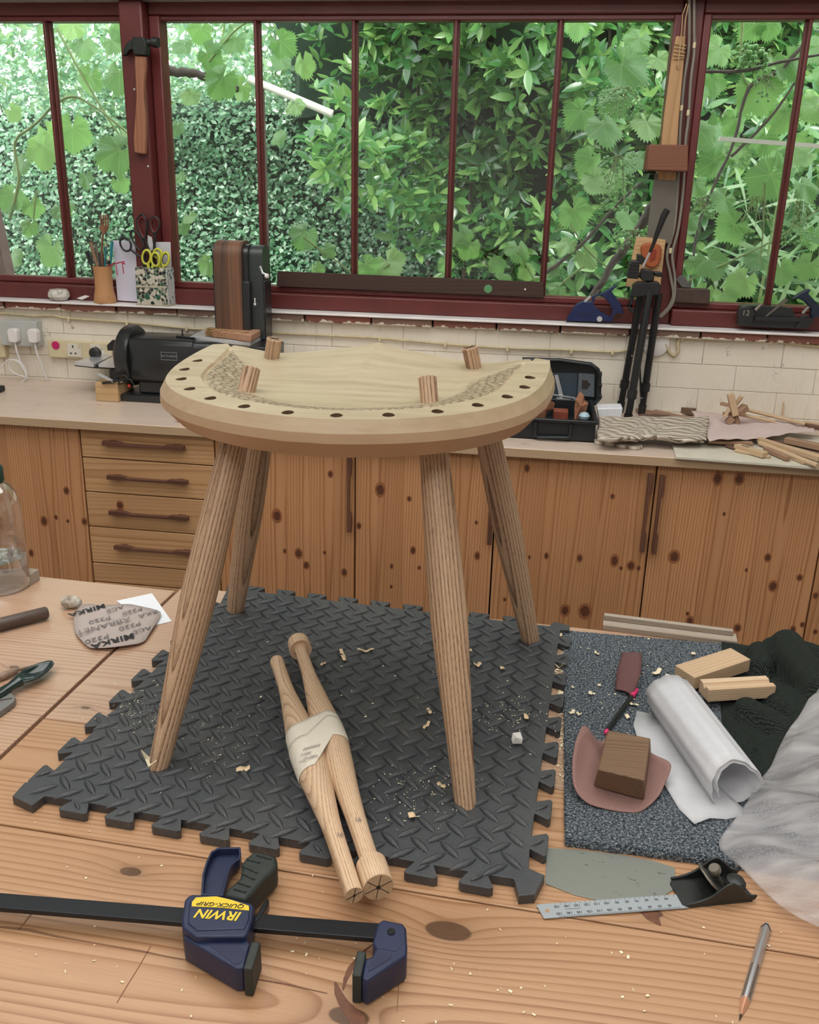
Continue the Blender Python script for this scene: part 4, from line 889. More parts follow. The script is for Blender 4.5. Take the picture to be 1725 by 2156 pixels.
for q, (a, b) in enumerate((((505, 165), (600, 190)), ((480, 215), (580, 260)), ((470, 262), (560, 310)), ((440, 330), (530, 360)), ((415, 375), (500, 400)), ((575, 135), (680, 165)))):
    p0_, p1_ = (T(*cr(*k, [c_])[0], .0345) for c_ in (a, b)); MB().tube([CI @ p0_, CI @ p1_], .0012, 6).build('grip_rib', M_crub, hd)
cpart('release_lever', [(555, 600), (590, 530), (640, 448), (658, 440), (667, 465), (640, 520), (600, 580), (565, 612)], .024, .012, M_cbar, .001)
hj = cpart('head_jaw', [(1440, 620), (1478, 592), (1620, 622), (1643, 655), (1650, 790), (1645, 850), (1365, 1030), (1325, 1010), (1348, 872), (1392, 862), (1425, 805), (1403, 760), (1425, 665)], .032, .002, M_cblue, .002)
cpart('head_recess', [(1475, 612), (1590, 635), (1618, 670), (1612, 770), (1575, 822), (1450, 800), (1440, 770), (1455, 660)], .0323, .0315, plain('recess_blue', (.012, .018, .06), .5), 0, hj)
cpart('head_recess', [(1450, 838), (1535, 850), (1525, 875), (1375, 965), (1368, 930)], .0324, .0315, bpy.data.materials['recess_dark_blue'], 0, hj)
MB().lathe([(.004, 0), (.004, .0012)], 14, CI @ at(T(*cr(*k, [(1535, 685)])[0], .0322))).build('screw', M_cbar, hj)
cpart('pad', [(1294, 813), (1360, 820), (1322, 1000), (1256, 990)], .034, .001, M_crub, .0015)

# -- carpet tile
def carpetmat():
    g = G('blue_grey_loop_carpet'); o = g.obj(); n = g.noise(o, 330, 2, .7); n2 = g.noise(o, 620, 1, .5); big = g.noise(o, 4, 2)
    c = g.ramp(g.M('ADD', g.M('MULTIPLY', n, .7), g.M('MULTIPLY', n2, .3)), [(.36, (.022, .034, .048)), (.46, (.07, .092, .118)), (.54, (.20, .225, .25)), (.64, (.52, .53, .52))])
    g.bump(g.M('ADD', n, n2), 1., .004); return g.set(Base_Color=g.mix(g.M('MULTIPLY', big, .3), c, (.10, .11, .11)), Roughness=.95, Specular_IOR_Level=.1)
M_carp = carpetmat()
q = [T(1187, 1327, .006), T(1190, 1773, .006)]; e1_ = (T(1560, 1823, .006)-q[1]); e1_.z = 0; e1_.normalize(); far_ = q[0]+(T(1480, 1352, .006)-q[0]).normalized()*.36; near_ = q[1]+e1_*.345
nc = 60; P_ = []
def edge(a, b, n): return [(a.lerp(b, i/n).x+rr(-.0007, .0007), a.lerp(b, i/n).y+rr(-.0007, .0007)) for i in range(n)]
P_ = edge(q[0], q[1], 90)+edge(q[1], near_, 70)+edge(near_, far_, 60)+edge(far_, q[0], 70)
ctile = MB().prism(P_, .0003, .0062).build('carpet_tile', M_carp); tag(ctile, 'blue-grey looped carpet tile on the bench to the right of the rubber mat', 'carpet')
fz = MB()
for i in range(5200):
    a = random.random(); b = random.random(); 
    if random.random() < .25: a = random.choice((0, .999)) if random.random() < .4 else a; b = rr(.985, 1) if a not in (0, .999) else b
    p = q[0].lerp(far_, a).lerp(q[1].lerp(near_, a), b); p.z = .0060; s_ = rr(.0010, .0022); an = rr(0, 6.28)
    fz.add([p+Vector((cos(an)*s_, sin(an)*s_, 0)), p+Vector((-cos(an)*s_, -sin(an)*s_, 0)), p+Vector((rr(-1, 1)*s_, rr(-1, 1)*s_, rr(.0012, .0024)))], [(0, 1, 2)])
f_ = fz.build('loop_pile', M_carp, ctile, tri=True); f_['kind'] = 'stuff'

# -- dark folded cloth
def clothmat():
    g = G('dark_green_knit'); o = g.obj(); s = g.xyz(o)
    w1 = g.M('SINE', g.M('ADD', g.M('MULTIPLY', s[0], 1500.), g.M('MULTIPLY', g.noise(o, 60, 2), 9.))); w2 = g.M('SINE', g.M('ADD', g.M('MULTIPLY', s[1], 1900.), g.M('MULTIPLY', g.noise(o, 80, 2), 7.)))
    h = g.M('ADD', g.M('MULTIPLY', w1, w2), g.noise(o, 500, 2)); g.bump(h, .9, .0016)
    return g.set(Base_Color=g.mix(g.M('MULTIPLY', g.M('ADD', h, .4), .5, clamp=True), (.012, .017, .015), (.055, .065, .055)), Roughness=.9, Specular_IOR_Level=.15)
M_cloth = clothmat()
SEG = [((1725, 1470, .02), (1655, 1375, .02), .030, .050), ((1603, 1400, .02), (1600, 1372, .02), .020, .026), ((1572, 1505, .01), (1655, 1550, .01), .020, .026), ((1760, 1560, .01), (1640, 1470, .01), .03, .02), ((1600, 1620, .01), (1690, 1520, .01), .02, .012), ((1640, 1365, .02), (1740, 1400, .02), .03, .035)]
SEG = [(T(a[0], a[1], a[2]), T(b[0], b[1], b[2]), w_, h_) for a, b, w_, h_ in SEG]
def cloth_z(x, y):
    z = .0088+.0025*sin(x*60+y*35)*sin(y*48-x*20)+.002
    for a, b, w_, h_ in SEG:
        dx, dy = b.x-a.x, b.y-a.y; t = max(0, min(1, ((x-a.x)*dx+(y-a.y)*dy)/(dx*dx+dy*dy))); ds = hypot(x-a.x-t*dx, y-a.y-t*dy)
        if ds < w_: z = max(z, .010+h_*sqrt(max(0, 1-(ds/w_)**2))**.8)
    return z
ca, cb, cc_, cd_ = T(1478, 1420, .01), T(1560, 1352, .01), T(1800, 1398, .01), T(1595, 1665, .01)
ce_ = Vector((cc_.x+.05, cd_.y-.03, .01))
def clf(a, b):
    l = Vector((ca.x, ca.y, 0)).lerp(Vector((cd_.x, cd_.y, 0)), b); l = l+Vector((.012*sin(b*9), 0, 0)); tp = Vector((cb.x-.01, cb.y+.01, 0)); rgt = Vector((cc_.x+.04, cc_.y, 0)).lerp(Vector((ce_.x, ce_.y, 0)), b)
    left = (ca if False else l); st_ = Vector((cb.x-.03*(1-b)-.0, cb.y, 0)).lerp(l, min(1, b*1.6)) if b < .62 else l
    p = st_.lerp(rgt, a); ed = min(1, a*14)*min(1, b*14)*min(1, (1-b)*14); return (p.x, p.y, .0075+(cloth_z(p.x, p.y)-.0075)*(.25+.75*ed))
cl_ = MB().grid(clf, 110, 90).build('dark_cloth', M_cloth, smooth=80, solid=.003); tag(cl_, 'dark green knitted cloth bunched in folds on the right end of the carpet tile', 'cloth')

# -- grooved wood blocks
M_vb = wood('striped_pine_block', (.72, .55, .38), (.60, .40, .24), (.38, .22, .12), ax='xyz', ring=(0, .05), K=260, warp=.003, tilt=(0, 0), rough=.5, tone=.15)
def groove_block(name, label, a, b, w_, h_, gw, gd, flip, z0):
    d = b-a; d.z = 0; L_ = d.length; x = d.normalized(); y = Vector((0, 0, 1)).cross(x); mid = (a+b)/2; M4 = Matrix((x, y, Vector((0, 0, 1)))).transposed().to_4x4(); M4.translation = Vector((mid.x, mid.y, z0))
    if not flip: pr_ = [(-w_/2, 0), (w_/2, 0), (w_/2, h_), (gw, h_), (0, h_-gd), (-gw, h_), (-w_/2, h_)]
    else: pr_ = [(-w_/2, 0), (-gw, 0), (-gw*.6, gd*.7), (0, gd), (gw*.6, gd*.7), (gw, 0), (w_/2, 0), (w_/2, h_), (-w_/2, h_)]
    o = MB().rings([[(-L_/2, y_, z_) for y_, z_ in pr_], [(L_/2, y_, z_) for y_, z_ in pr_]]).build(name, M_vb, bevel=.0008); o.matrix_world = M4; return tag(o, label, 'wood block', 'grooved blocks on the cloth')
b1 = groove_block('grooved_block', 'short pine block with its groove facing down, the one nearer the cabinets', T(1443, 1412, .036), T(1560, 1377, .036), .040, .021, .011, .009, True, .0150)
b2 = groove_block('grooved_block', 'short pine block with an open groove on top, in front of the other block', T(1484, 1441, .038), T(1624, 1433, .038), .030, .020, .0055, .007, False, .0180)
b1.rotation_euler.y -= .02

# -- sanding block on curled abrasive cloth
def abras(name, c1, c2):
    g = G(name); n = g.noise(g.obj(), 700, 2, .7); g.bump(n, .6, .0012); return g.set(Base_Color=g.mix(n, c1, c2), Roughness=.85)
M_abr = abras('pink_brown_abrasive', (.17, .08, .07), (.42, .25, .215)); M_abr2 = abras('burgundy_abrasive', (.085, .030, .032), (.20, .095, .09))
oc = [(1233, 1528, .050), (1217, 1550, .044), (1207, 1600, .034), (1210, 1655, .022), (1235, 1688, .012), (1275, 1702, .009), (1317, 1709, .008), (1350, 1707, .008), (1383, 1680, .012), (1400, 1648, .020), (1412, 1608, .034), (1377, 1588, .026), (1340, 1565, .012), (1290, 1548, .012), (1262, 1560, .018)]
oc3 = spline([tuple(T(*c_)) for c_ in oc], 5, True); cen = Vector((T(1305, 1640, .008).x, T(1305, 1640, .008).y, .0072)); n = len(oc3); vs = [tuple(cen)]; fs = []
for q_ in (.35, .6, .8, .92, 1.):
    for p in oc3: zz = .0072+(p[2]-.0072)*q_**2.6; vs.append((cen.x+(p[0]-cen.x)*q_, cen.y+(p[1]-cen.y)*q_, zz))
fs = [(0, 1+i, 1+(i+1) % n) for i in range(n)]+[(1+r*n+i, 1+(r+1)*n+i, 1+(r+1)*n+(i+1) % n, 1+r*n+(i+1) % n) for r in range(4) for i in range(n)]
o = MB().add(vs, fs).build('abrasive_cloth', M_abr, smooth=80, solid=-.0012); tag(o, 'pinkish brown abrasive cloth curled up round the dark wooden block', 'abrasive cloth')
M_dkw = wood('dark_stained_block', (.24, .145, .085), (.17, .095, .055), (.09, .045, .025), ax='xyz', K=300, ring=(0, .05), rough=.6, tone=.3)
tp_ = [T(1280, 1537, .047), T(1370, 1554, .047), T(1358, 1643, .047), T(1259, 1620, .047)]; bc = sum(tp_, Vector())/4
bt_ = [T(1250, 1655, .0105), T(1357, 1684, .0105)]; ex_ = (bt_[1]-bt_[0]); bk = (tp_[0]-tp_[3]); bt4 = [bt_[0]+bk*1.12, bt_[1]+bk*1.12+(tp_[1]-tp_[0]-(tp_[2]-tp_[3]))*.5, bt_[1], bt_[0]]
for p in bt4: p.z = .0098
o = MB().add([p-bc for p in tp_]+[p-bc for p in bt4], [(0, 3, 2, 1), (4, 5, 6, 7)]+[(i, (i+1) % 4, 4+(i+1) % 4, 4+i) for i in range(4)]).build('wood_block', M_dkw, bevel=.0018); o.location = bc
tag(o, 'dark brown wedge-sided wooden block sitting in the curled abrasive cloth', 'wood block')
# strip of burgundy abrasive, bowed
ls = [T(1310, 1375, .009), T(1300, 1410, .020), T(1295, 1452, .010)]; rs = [T(1352, 1376, .012), T(1349, 1420, .024), T(1332, 1464, .012)]
o = MB().grid(lambda a, b: tuple(Vector(spline([tuple(x) for x in ls], 10)[min(20, int(b*20))]).lerp(Vector(spline([tuple(x) for x in rs], 10)[min(20, int(b*20))]), a)+Vector((0, 0, .003*sin(a*3.1)))), 6, 20).build('abrasive_strip', M_abr2, smooth=70, solid=.001)
tag(o, 'short burgundy strip of abrasive lying arched over the end of the pen', 'abrasive strip')
pe = thing('pen', 'slim black pen with pink ends lying on the carpet tile', 'pen', at((T(1305, 1500, 0).x, T(1305, 1500, 0).y, .0065))); PI_ = pe.matrix_world.inverted()
a_, b_ = T(1331, 1466, .011), T(1279, 1538, .011); M_pink = plain('hot_pink_plastic', (.72, .03, .16), .4); dd_ = (b_-a_)
MB().lathe([(.0025, 0), (.0036, .004), (.0036, dd_.length)], 14, PI_ @ align(a_, dd_)).build('barrel', plain('gloss_black_plastic', (.012, .013, .015), .2), pe, smooth=40)
MB().lathe([(.0028, -.022), (.0036, -.017), (.0037, .0), (.0024, .0005)], 14, PI_ @ align(a_, dd_)).build('cap', M_pink, pe, smooth=40)
MB().lathe([(.0030, 0), (.0030, .006), (.002, .008)], 12, PI_ @ align(b_, dd_)).build('plug', M_pink, pe, smooth=40)

# -- white foam sheets
def foammat(name, alpha, tint=(.80, .79, .82)):
    g = G(name); t = g.t; o = g.obj(); n = g.noise(o, 260, 3, .6); s = g.xyz(o); wv = g.noise(g.V('MULTIPLY', o, (12., 40., 12.)), 1., 2.)
    g.bump(g.M('ADD', g.M('MULTIPLY', n, .25), g.M('MULTIPLY', wv, 2.)), .6, .003); g.set(Base_Color=tint, Roughness=.34, Specular_IOR_Level=.5)
    tl = g.N('BsdfTranslucent', Color=tint); m1 = g.N('MixShader', Fac=.45); t.links.new(g.b.outputs[0], m1.inputs[1]); t.links.new(tl.outputs[0], m1.inputs[2])
    tr = g.N('BsdfTransparent', Color=(.95, .95, .96)); m2 = g.N('MixShader', Fac=g.M('MULTIPLY', g.M('SUBTRACT', 1.45, g.M('ADD', g.M('MULTIPLY', g.noise(g.V('MULTIPLY', o, (14., 70., 14.)), 1., 3.), .9), g.M('MULTIPLY', g.noise(o, 1100, 2), .25))), alpha, clamp=True)); t.links.new(m1.outputs[0], m2.inputs[1]); t.links.new(tr.outputs[0], m2.inputs[2])
    t.links.new(m2.outputs[0], t.nodes['Material Output'].inputs['Surface']); return g.m
M_foam = foammat('white_foam_sheet', .10, (.90, .90, .92)); M_foam2 = foammat('thin_translucent_foam', .78, (.88, .85, .85))
fr0, fr1 = T(1407, 1462, .037), T(1548, 1652, .037); ax_ = (fr1-fr0); Lr = ax_.length; Mr = align(fr0, ax_, (0, 0, 1))
def scroll(a, b):
    th = radians(-60+a*640); r_ = .0325-.0085*max(0, a-.56)/.44-.0004*a; wob = .0010*sin(th*3+b*2)+.0008*sin(th*5)+.0007*sin(th*11+1); zz = b*Lr+.004*sin(th*2+1)*b
    return ((r_+wob)*cos(th), (r_+wob)*sin(th), zz)
fo = MB().grid(scroll, 110, 10, M=Mr).build('rolled_foam_sheet', M_foam, smooth=80, solid=.0008); tag(fo, 'loosely rolled tube of white foam sheet lying slantwise on the carpet tile', 'foam roll')
fl = [(1341, 1500), (1385, 1503), (1430, 1560), (1500, 1640), (1565, 1700), (1562, 1718), (1530, 1722), (1495, 1724), (1462, 1738), (1430, 1700), (1400, 1655), (1375, 1610), (1345, 1560), (1334, 1528)]
def flatpoly(px, zf, mat_, name, th=.0006, sm=4):
    P3 = [T(u, v, .009) for u, v in px]; c_ = sum(P3, Vector())/len(P3); sp_ = spline([(p.x, p.y) for p in P3], sm, True); vs = []; n_ = len(sp_); R_ = (0.02, .25, .5, .75, 1.)
    for q_ in R_:
        for x, y in sp_: X, Y = c_.x+(x-c_.x)*q_, c_.y+(y-c_.y)*q_; vs.append((X, Y, zf(X, Y, q_)))
    fs = [(r*n_+i, (r+1)*n_+i, (r+1)*n_+(i+1) % n_, r*n_+(i+1) % n_) for r in range(4) for i in range(n_)]+[tuple(range(n_-1, -1, -1))]
    return MB().add(vs, fs).build(name, mat_, smooth=80, solid=th)
o = flatpoly(fl, lambda x, y, q_: .0088+.0022*sin(x*110-y*60)+.0006, M_foam, 'foam_sheet', sm=1); tag(o, 'flat offcut of white foam sheet under the rolled tube', 'foam sheet')
Lc = [(1700, 1488, .055), (1663, 1533, .050), (1640, 1575, .040), (1622, 1615, .030), (1594, 1650, .022), (1572, 1690, .020), (1548, 1724, .018), (1514, 1779, .012), (1563, 1828, .010), (1602, 1868, .012), (1642, 1905, .014), (1692, 1936, .014), (1760, 1965, .016)]
Rc = [(1760, 1400, .075), (1800, 1440, .09), (1830, 1500, .08), (1850, 1560, .07), (1860, 1620, .055), (1870, 1680, .05), (1880, 1730, .045), (1890, 1780, .04), (1900, 1820, .035), (1900, 1850, .03), (1900, 1880, .03), (1900, 1900, .03), (1900, 1920, .03)]
Ls, Rs = spline([tuple(T(*a)) for a in Lc], 6), spline([tuple(T(*a)) for a in Rc], 6)
def bigf(a, b):
    i = min(len(Ls)-1, int(b*(len(Ls)-1)+.5)); p = Vector(Ls[i]).lerp(Vector(Rs[i]), a); w_ = min(1, a*6)
    p.z += .007*w_*sin(p.x*36+p.y*60)+.004*w_*sin(p.y*95-p.x*40)+.012*sin(a*3.14); p.z = max(p.z, cloth_z(p.x, p.y)+.004 if p.y > .12 and p.x < cc_.x else .009); return tuple(p)
o = MB().grid(bigf, 44, len(Ls)-1).build('packing_foam', M_foam2, smooth=80, solid=.0006); tag(o, 'large crumpled sheet of translucent packing foam spilling in from the right edge', 'foam sheet')

# -- scraper, ruler, block plane, pencil
def scrapmat():
    g = G('worn_scraper_steel'); o = g.obj(); n = g.noise(g.V('MULTIPLY', o, (1., 2.2, 1.)), 60, 5, .7); m_ = g.M('MULTIPLY', g.M('SUBTRACT', n, .62), 14., clamp=True)
    return g.set(Base_Color=g.mix(m_, (.27, .285, .255), (.03, .032, .03)), Metallic=g.M('SUBTRACT', .62, g.M('MULTIPLY', m_, .6)), Roughness=.42)
mb = MB(); slab(mb, [(1152, 1785), (1211, 1788), (1306, 1799), (1380, 1813), (1421, 1827), (1426, 1868), (1400, 1885), (1335, 1896), (1268, 1897), (1211, 1884), (1148, 1860)], .0011, .0002)
o = mb.build('card_scraper', scrapmat(), bevel=.0002, bseg=1); tag(o, 'grey curved-end steel card scraper with dark marks in front of the carpet tile', 'scraper')
M_steel = plain('satin_steel', (.42, .46, .49), .35, metal=.45); r0, r1_, r2_ = T(1130, 1920, .003), T(1417, 1899, .003), T(1139, 1932, .003)
rx = (r1_-r0).normalized(); ry = Vector((0, 0, 1)).cross(rx); RMt = Matrix((rx, ry, Vector((0, 0, 1)))).transposed().to_4x4(); RMt.translation = T(1135, 1920, .0016)
ru = thing('steel_ruler', 'short steel ruler with engraved millimetre scale tucked under the toe of the block plane', 'ruler', RMt)
MB().prism([(0, .0065), (.003, -.0095), (.158, -.0095), (.158, .0095), (.0005, .0095), (-.001, .005)], -.0002, .0006).build('rule', M_steel, ru)
MB().lathe([(.0024, 0), (.0024, .0001)], 16, Matrix.Translation((.009, 0, .0006))).build('hanging_hole', plain('wood_seen_through_hole', (.40, .24, .12), .6), ru)
tk = MB()
for i in range(121):
    x = .0195+i*.00108; l_ = .0034 if i % 10 == 0 else (.0026 if i % 5 == 0 else .0017); tk.box((x, -.0094, .00061), (x+.0003, -.0094+l_, .0007)); 
    if i % 5 == 0: tk.box((x, .0094-l_*.8, .00061), (x+.0003, .0094, .0007))
tk.box((.028, .0002, .0006), (.045, .0006, .0007)); tk.build('graduations', M_black, ru)['kind'] = 'stuff'
for i in range(12):
    for yy in (-.0046, .0046): text_on(ru, str(150-10*i), Vector((.0205+i*.0108, yy, .00062)), (-1, 0, 0), (0, 0, 1), .0042, M_black, 'numeral', .00005, bold=True)
M_iron = plain('black_japanned_iron', (.018, .020, .019), .35, nz=.6, nscale=90, bump=.2); M_edge = plain('bare_worn_iron', (.20, .18, .15), .4, metal=.6)
pa_, pb_ = T(1439, 1914, 0), T(1588, 1899, 0); px_ = (pb_-pa_); LP_ = px_.length*1.02; px_.normalize(); py_ = Vector((0, 0, 1)).cross(px_); PM = Matrix((px_, py_, Vector((0, 0, 1)))).transposed().to_4x4(); PM.translation = pa_
bp = thing('block_plane', 'small black block plane resting on the end of the steel ruler', 'block plane', PM); WP = .040
def hside(s_): return [.004, .0055, .008, .0125, .019, .0235, .024, .0215, .0145, .0085, .0065][min(10, int(s_*10))] if False else spline([(0, .005), (.15, .0065), (.32, .011), (.45, .019), (.56, .0255), (.66, .0255), (.78, .017), (.88, .0095), (1., .0075)], 4)
mb = MB(); mb.prism([(0, .003), (.004, 0), (LP_*.96, 0), (LP_, .006), (LP_*.97, WP*.5), (LP_*.985, WP-.006), (LP_*.93, WP), (.006, WP), (0, WP-.006)], .0002, .0028)
mb.build('sole', M_iron, bp, bevel=.0006)
for yy in (0, WP-.0024):
    hs_ = hside(0); w_ = MB(); po = [(0.003, .0025)]+[(t*LP_*.985+.003, h_) for t, h_ in hs_]+[(LP_*.99, .0025)]
    w_.rings([[(x, yy, z) for x, z in po], [(x, yy+.0024, z) for x, z in po]]).build('side', M_iron, bp, bevel=.0007)
MB().lathe([(.0006, 0), (.0105, .001), (.0115, .006), (.009, .010), (.003, .0115)], 20, at((LP_*.83, WP/2, .003))).build('front_knob', M_iron, bp, smooth=40)
Mbl = Matrix.Translation((LP_*.47, WP/2, .016)) @ Matrix.Rotation(radians(230), 4, 'Y'); MB().prism([(-.013, -.016), (.010, -.016), (.016, -.010), (.019, 0), (.016, .010), (.010, .016), (-.013, .016)], -.0012, .0012, Mbl).build('lever_cap', M_edge, bp, bevel=.0008)
MB().prism([(-.016, -.017), (.004, -.017), (.004, .017), (-.016, .017)], -.001, .001, Matrix.Translation((LP_*.54, WP/2, .013)) @ Matrix.Rotation(radians(222), 4, 'Y')).build('blade', M_iron, bp)
MB().lathe([(.002, 0), (.002, .022), (.0062, .0225), (.0068, .027), (.0055, .029)], 16, Matrix.Translation((LP_*.66, WP/2, .006)) @ Matrix.Rotation(radians(-28), 4, 'Y')).build('adjusting_screw', M_edge, bp, smooth=40)
PENROLL = 180
p0_, p1_ = T(1615, 1948, .005), T(1557, 2149, .0015); pc = thing('pencil', 'silver three-sided pencil with black grip dots at the right front of the bench', 'pencil', align(p0_, p1_-p0_, (0, 0, 1)) @ Matrix.Rotation(radians(PENROLL), 4, 'Z')); LPc = (p1_-p0_).length
def tri(r): return [(r*.62*cos(radians(a)) if False else r*cos(radians(a)), r*sin(radians(a))) for a in (-82, -98, 38, 22, 158, 142)]
def tri_ring(r, z): 
    o_ = []
    for c_ in (-90, 30, 150):
        for da in (-14, 14): o_.append((r*cos(radians(c_+da)), r*sin(radians(c_+da)), z))
    return o_
M_sil = plain('silver_lacquer', (.48, .49, .52), .28, metal=.7)
MB().rings([tri_ring(.0034, 0), tri_ring(.0050, .0015), tri_ring(.0050, LPc*.80)]).build('barrel', M_sil, pc, bevel=.0004)
MB().rings([tri_ring(.0052, .003), tri_ring(.0052, .0045)]).build('black_ring', M_black, pc)
MB().rings([tri_ring(.0048, LPc*.80), tri_ring(.0012, LPc*.945)]).build('sharpened_wood', plain('pencil_cedar', (.55, .27, .16), .6), pc)
MB().rings([tri_ring(.0013, LPc*.94), tri_ring(.0002, LPc)]).build('lead', M_cbar, pc)
dt = MB()
for c_ in (30, 150, -90):
    nrm_ = Vector((cos(radians(c_+60)), sin(radians(c_+60)), 0)); tg = Vector((-nrm_.y, nrm_.x, 0))
    for i in range(17):
        for j in (-1, 0, 1):
            z = LPc*(.45+.34*i/17)+(.5*LPc*.34/17 if j else 0); c3 = nrm_*.00352+tg*j*.0014
            dt.add([c3+tg*.0006*cos(a)+Vector((0, 0, z+.0010*sin(a))) for a in [q_*pi/4 for q_ in range(8)]], [tuple(range(8))])
dt.build('grip_dots', M_black, pc)['kind'] = 'stuff'

# -- left end of the bench
def petmat():
    g = G('clear_bottle_plastic'); t = g.t; tr = g.N('BsdfTransparent', Color=(.93, .95, .98)); gl = g.N('BsdfGlossy', Color=(1, 1, 1), Roughness=.06); lw = g.N('LayerWeight', Blend=.35); mx = g.N('MixShader', Fac=g.M('ADD', g.M('MULTIPLY', lw.outputs['Facing'], .8), .10))
    nb = g.noise(g.obj(), 25, 3); bp_ = g.N('Bump', Strength=.4, Distance=.004, Height=nb); t.links.new(bp_.outputs[0], gl.inputs['Normal'])
    t.links.new(tr.outputs[0], mx.inputs[1]); t.links.new(gl.outputs[0], mx.inputs[2]); t.links.new(mx.outputs[0], t.nodes['Material Output'].inputs['Surface']); return g.m
M_pet = petmat()
bo_ = T(12, 1236, 0); bt = thing('water_bottle', 'clear plastic bottle with dark green cap, partly filled with water, cut by the left edge', 'bottle', at(bo_)); 
MB().lathe([(.030, .003), (.040, .001), (.0445, .006), (.0455, .014), (.0445, .07), (.0435, .13), (.0425, .165), (.038, .185), (.028, .200), (.020, .207), (.0185, .216)], 40, cap=False).build('bottle_wall', M_pet, bt, smooth=60)
gw_ = G('water'); gw_.set(Base_Color=(.95, .97, 1.), Roughness=.02, Transmission_Weight=1., IOR=1.33)
MB().lathe([(.0005, .004), (.038, .0035), (.0425, .008), (.0440, .015), (.0428, .062), (.0005, .063)], 36).build('water', gw_.m, bt, smooth=50)
cp = MB().lathe([(.0205, .206), (.0222, .209), (.0222, .232), (.019, .238), (.010, .240)], 28).build('cap', plain('dark_green_cap', (.008, .05, .042), .4), bt, smooth=40)
M_batt = wood('grey_rough_batten', (.42, .36, .29), (.33, .26, .20), (.17, .12, .09), ax='xyz', K=280, rough=.8, tone=.5, bump=.5, perobj=False)
a_, b_ = T(92, 1214, 0), T(20, 1206, 0); o = MB().bx((0, 0, .011), (.12, .032, .022)).build('wood_offcut', M_batt, bevel=.001); o.matrix_world = at((a_.x-.060, .590, .0003), radians(-5)); tag(o, 'small offcut of wood behind the water bottle at the back edge of the bench', 'offcut')
gs = G('mottled_stone'); ng = gs.noise(gs.obj(), 60, 5, .7); gs.bump(ng, .5, .003); gs.set(Base_Color=gs.ramp(ng, [(.35, (.20, .16, .12)), (.5, (.46, .41, .34)), (.65, (.66, .62, .55))]), Roughness=.55)
sv_ = MB(); n1_ = 14; n2_ = 10; Rg = []
for i in range(1, n2_):
    ph = pi*i/n2_; Rg.append([(.020*sin(ph)*cos(2*pi*j/n1_)*(1+.14*sin(j*1.1+i*.5)), .013*sin(ph)*sin(2*pi*j/n1_)*(1+.1*sin(j*1.7)), .0115-.0112*cos(ph)+.0012*sin(j+i)*sin(ph)) for j in range(n1_)])
p = T(148, 1282, 0); o = sv_.rings(Rg).build('pebble', gs.m, smooth=80, sub=1); o.matrix_world = at((p.x, p.y+.004, .0006), .2); tag(o, 'mottled grey-brown pebble beside the printed abrasive sheet', 'stone')
mb = MB(); slab(mb, [(245, 1265), (320, 1249), (361.6, 1308), (321, 1317)], .0016, .0003); o = mb.build('white_card', plain('white_card', (.80, .82, .86), .5)); tag(o, 'white card lying half under the printed abrasive sheet', 'card')
M_net = abras('taupe_abrasive_backing', (.38, .31, .285), (.50, .425, .39))
ol = [(168, 1276), (185, 1269), (219, 1271), (268, 1270.6), (292, 1274), (321, 1279), (338, 1287), (333, 1302), (314, 1331), (302, 1345.6), (280, 1354), (243, 1361), (207, 1361), (187, 1358), (170, 1343), (158, 1326), (155, 1302), (159, 1285)]
nz_ = lambda x, y, q_=1: .0062+.0016*sin(x*55+1)*cos(y*60)+.0012*sin(y*90)
nt = thing('abrasive_net_sheet', 'rounded taupe sheet of abrasive printed with upside-down grit lettering, left of the stool', 'abrasive sheet', at((T(245, 1315, 0).x, T(245, 1315, 0).y, .001))); NI = nt.matrix_world.inverted()
o = flatpoly(ol, nz_, M_net, 'net', .0008); o.data.transform(NI); o.parent = nt
def ntxt(s_, u, v, dx=-80, dy=22, size=.0185, bold=False, m_=M_gray_ink, sh=.2):
    p = T(u, v, .0077); q_ = T(u+dx, v+dy, .0077); dd = q_-p; p.z = nz_(p.x, p.y)+.0020; text_on(nt, s_, p, dd, (0, 0, 1), size, m_, 'print', .0001, shear=sh, bold=bold, inv=NI)
k2 = lambda x, y: (x/4.107, 1180+y/4.107)
for s_, x, y, bo2, sz in (('MIRKA', 760, 432, 1, .022), ('ACE', 1000, 420, 0, .017), ('P320', 868, 512, 0, .019), ('P320', 1150, 438, 0, .018), ('ABRANET', 905, 572, 0, .021), ('P320', 1130, 568, 0, .019), ('MIRKA', 985, 690, 1, .024), ('P320', 845, 672, 0, .020), ('RKA', 1285, 462, 0, .018), ('ACE', 1235, 598, 0, .017)):
    ntxt(s_, *k2(x, y), size=sz, bold=bool(bo2), m_=M_black if bo2 else M_gray_ink)
M_stick = plain('dark_round_stick', (.085, .055, .042), .45, nz=.4, nscale=40)
a_, b_ = T(-120, 1345, .0125), T(97, 1290, .0125); o = MB().tube([a_, a_.lerp(b_, .5), b_, b_+(b_-a_).normalized()*.003], [.0115, .0112, .0110, .0085], 20).build('wooden_rod', M_stick, smooth=40); tag(o, 'dark round rod pointing in from the left edge near the pebble', 'rod')
M_glz = plain('dark_green_black_glaze', (.012, .028, .026), .12, spec=.7)
sp0 = T(76, 1432, 0); sr = thing('glazed_scoop', 'glossy dark green-black spoon-shaped scoop with a small hole in its bowl', 'scoop', at((sp0.x, sp0.y, .001), atan2(*(reversed((T(105, 1412, 0)-T(40, 1450, 0))[:2]))))); 
def scoop(a, b):
    r_ = b; th = 2*pi*a; return (.034*r_*cos(th), .0185*r_*sin(th)*(1-.15*cos(th)), .004+.010*r_**2.4)
ob = MB().grid(scoop, 28, 10).build('bowl', M_glz, sr, smooth=80, solid=.0022)
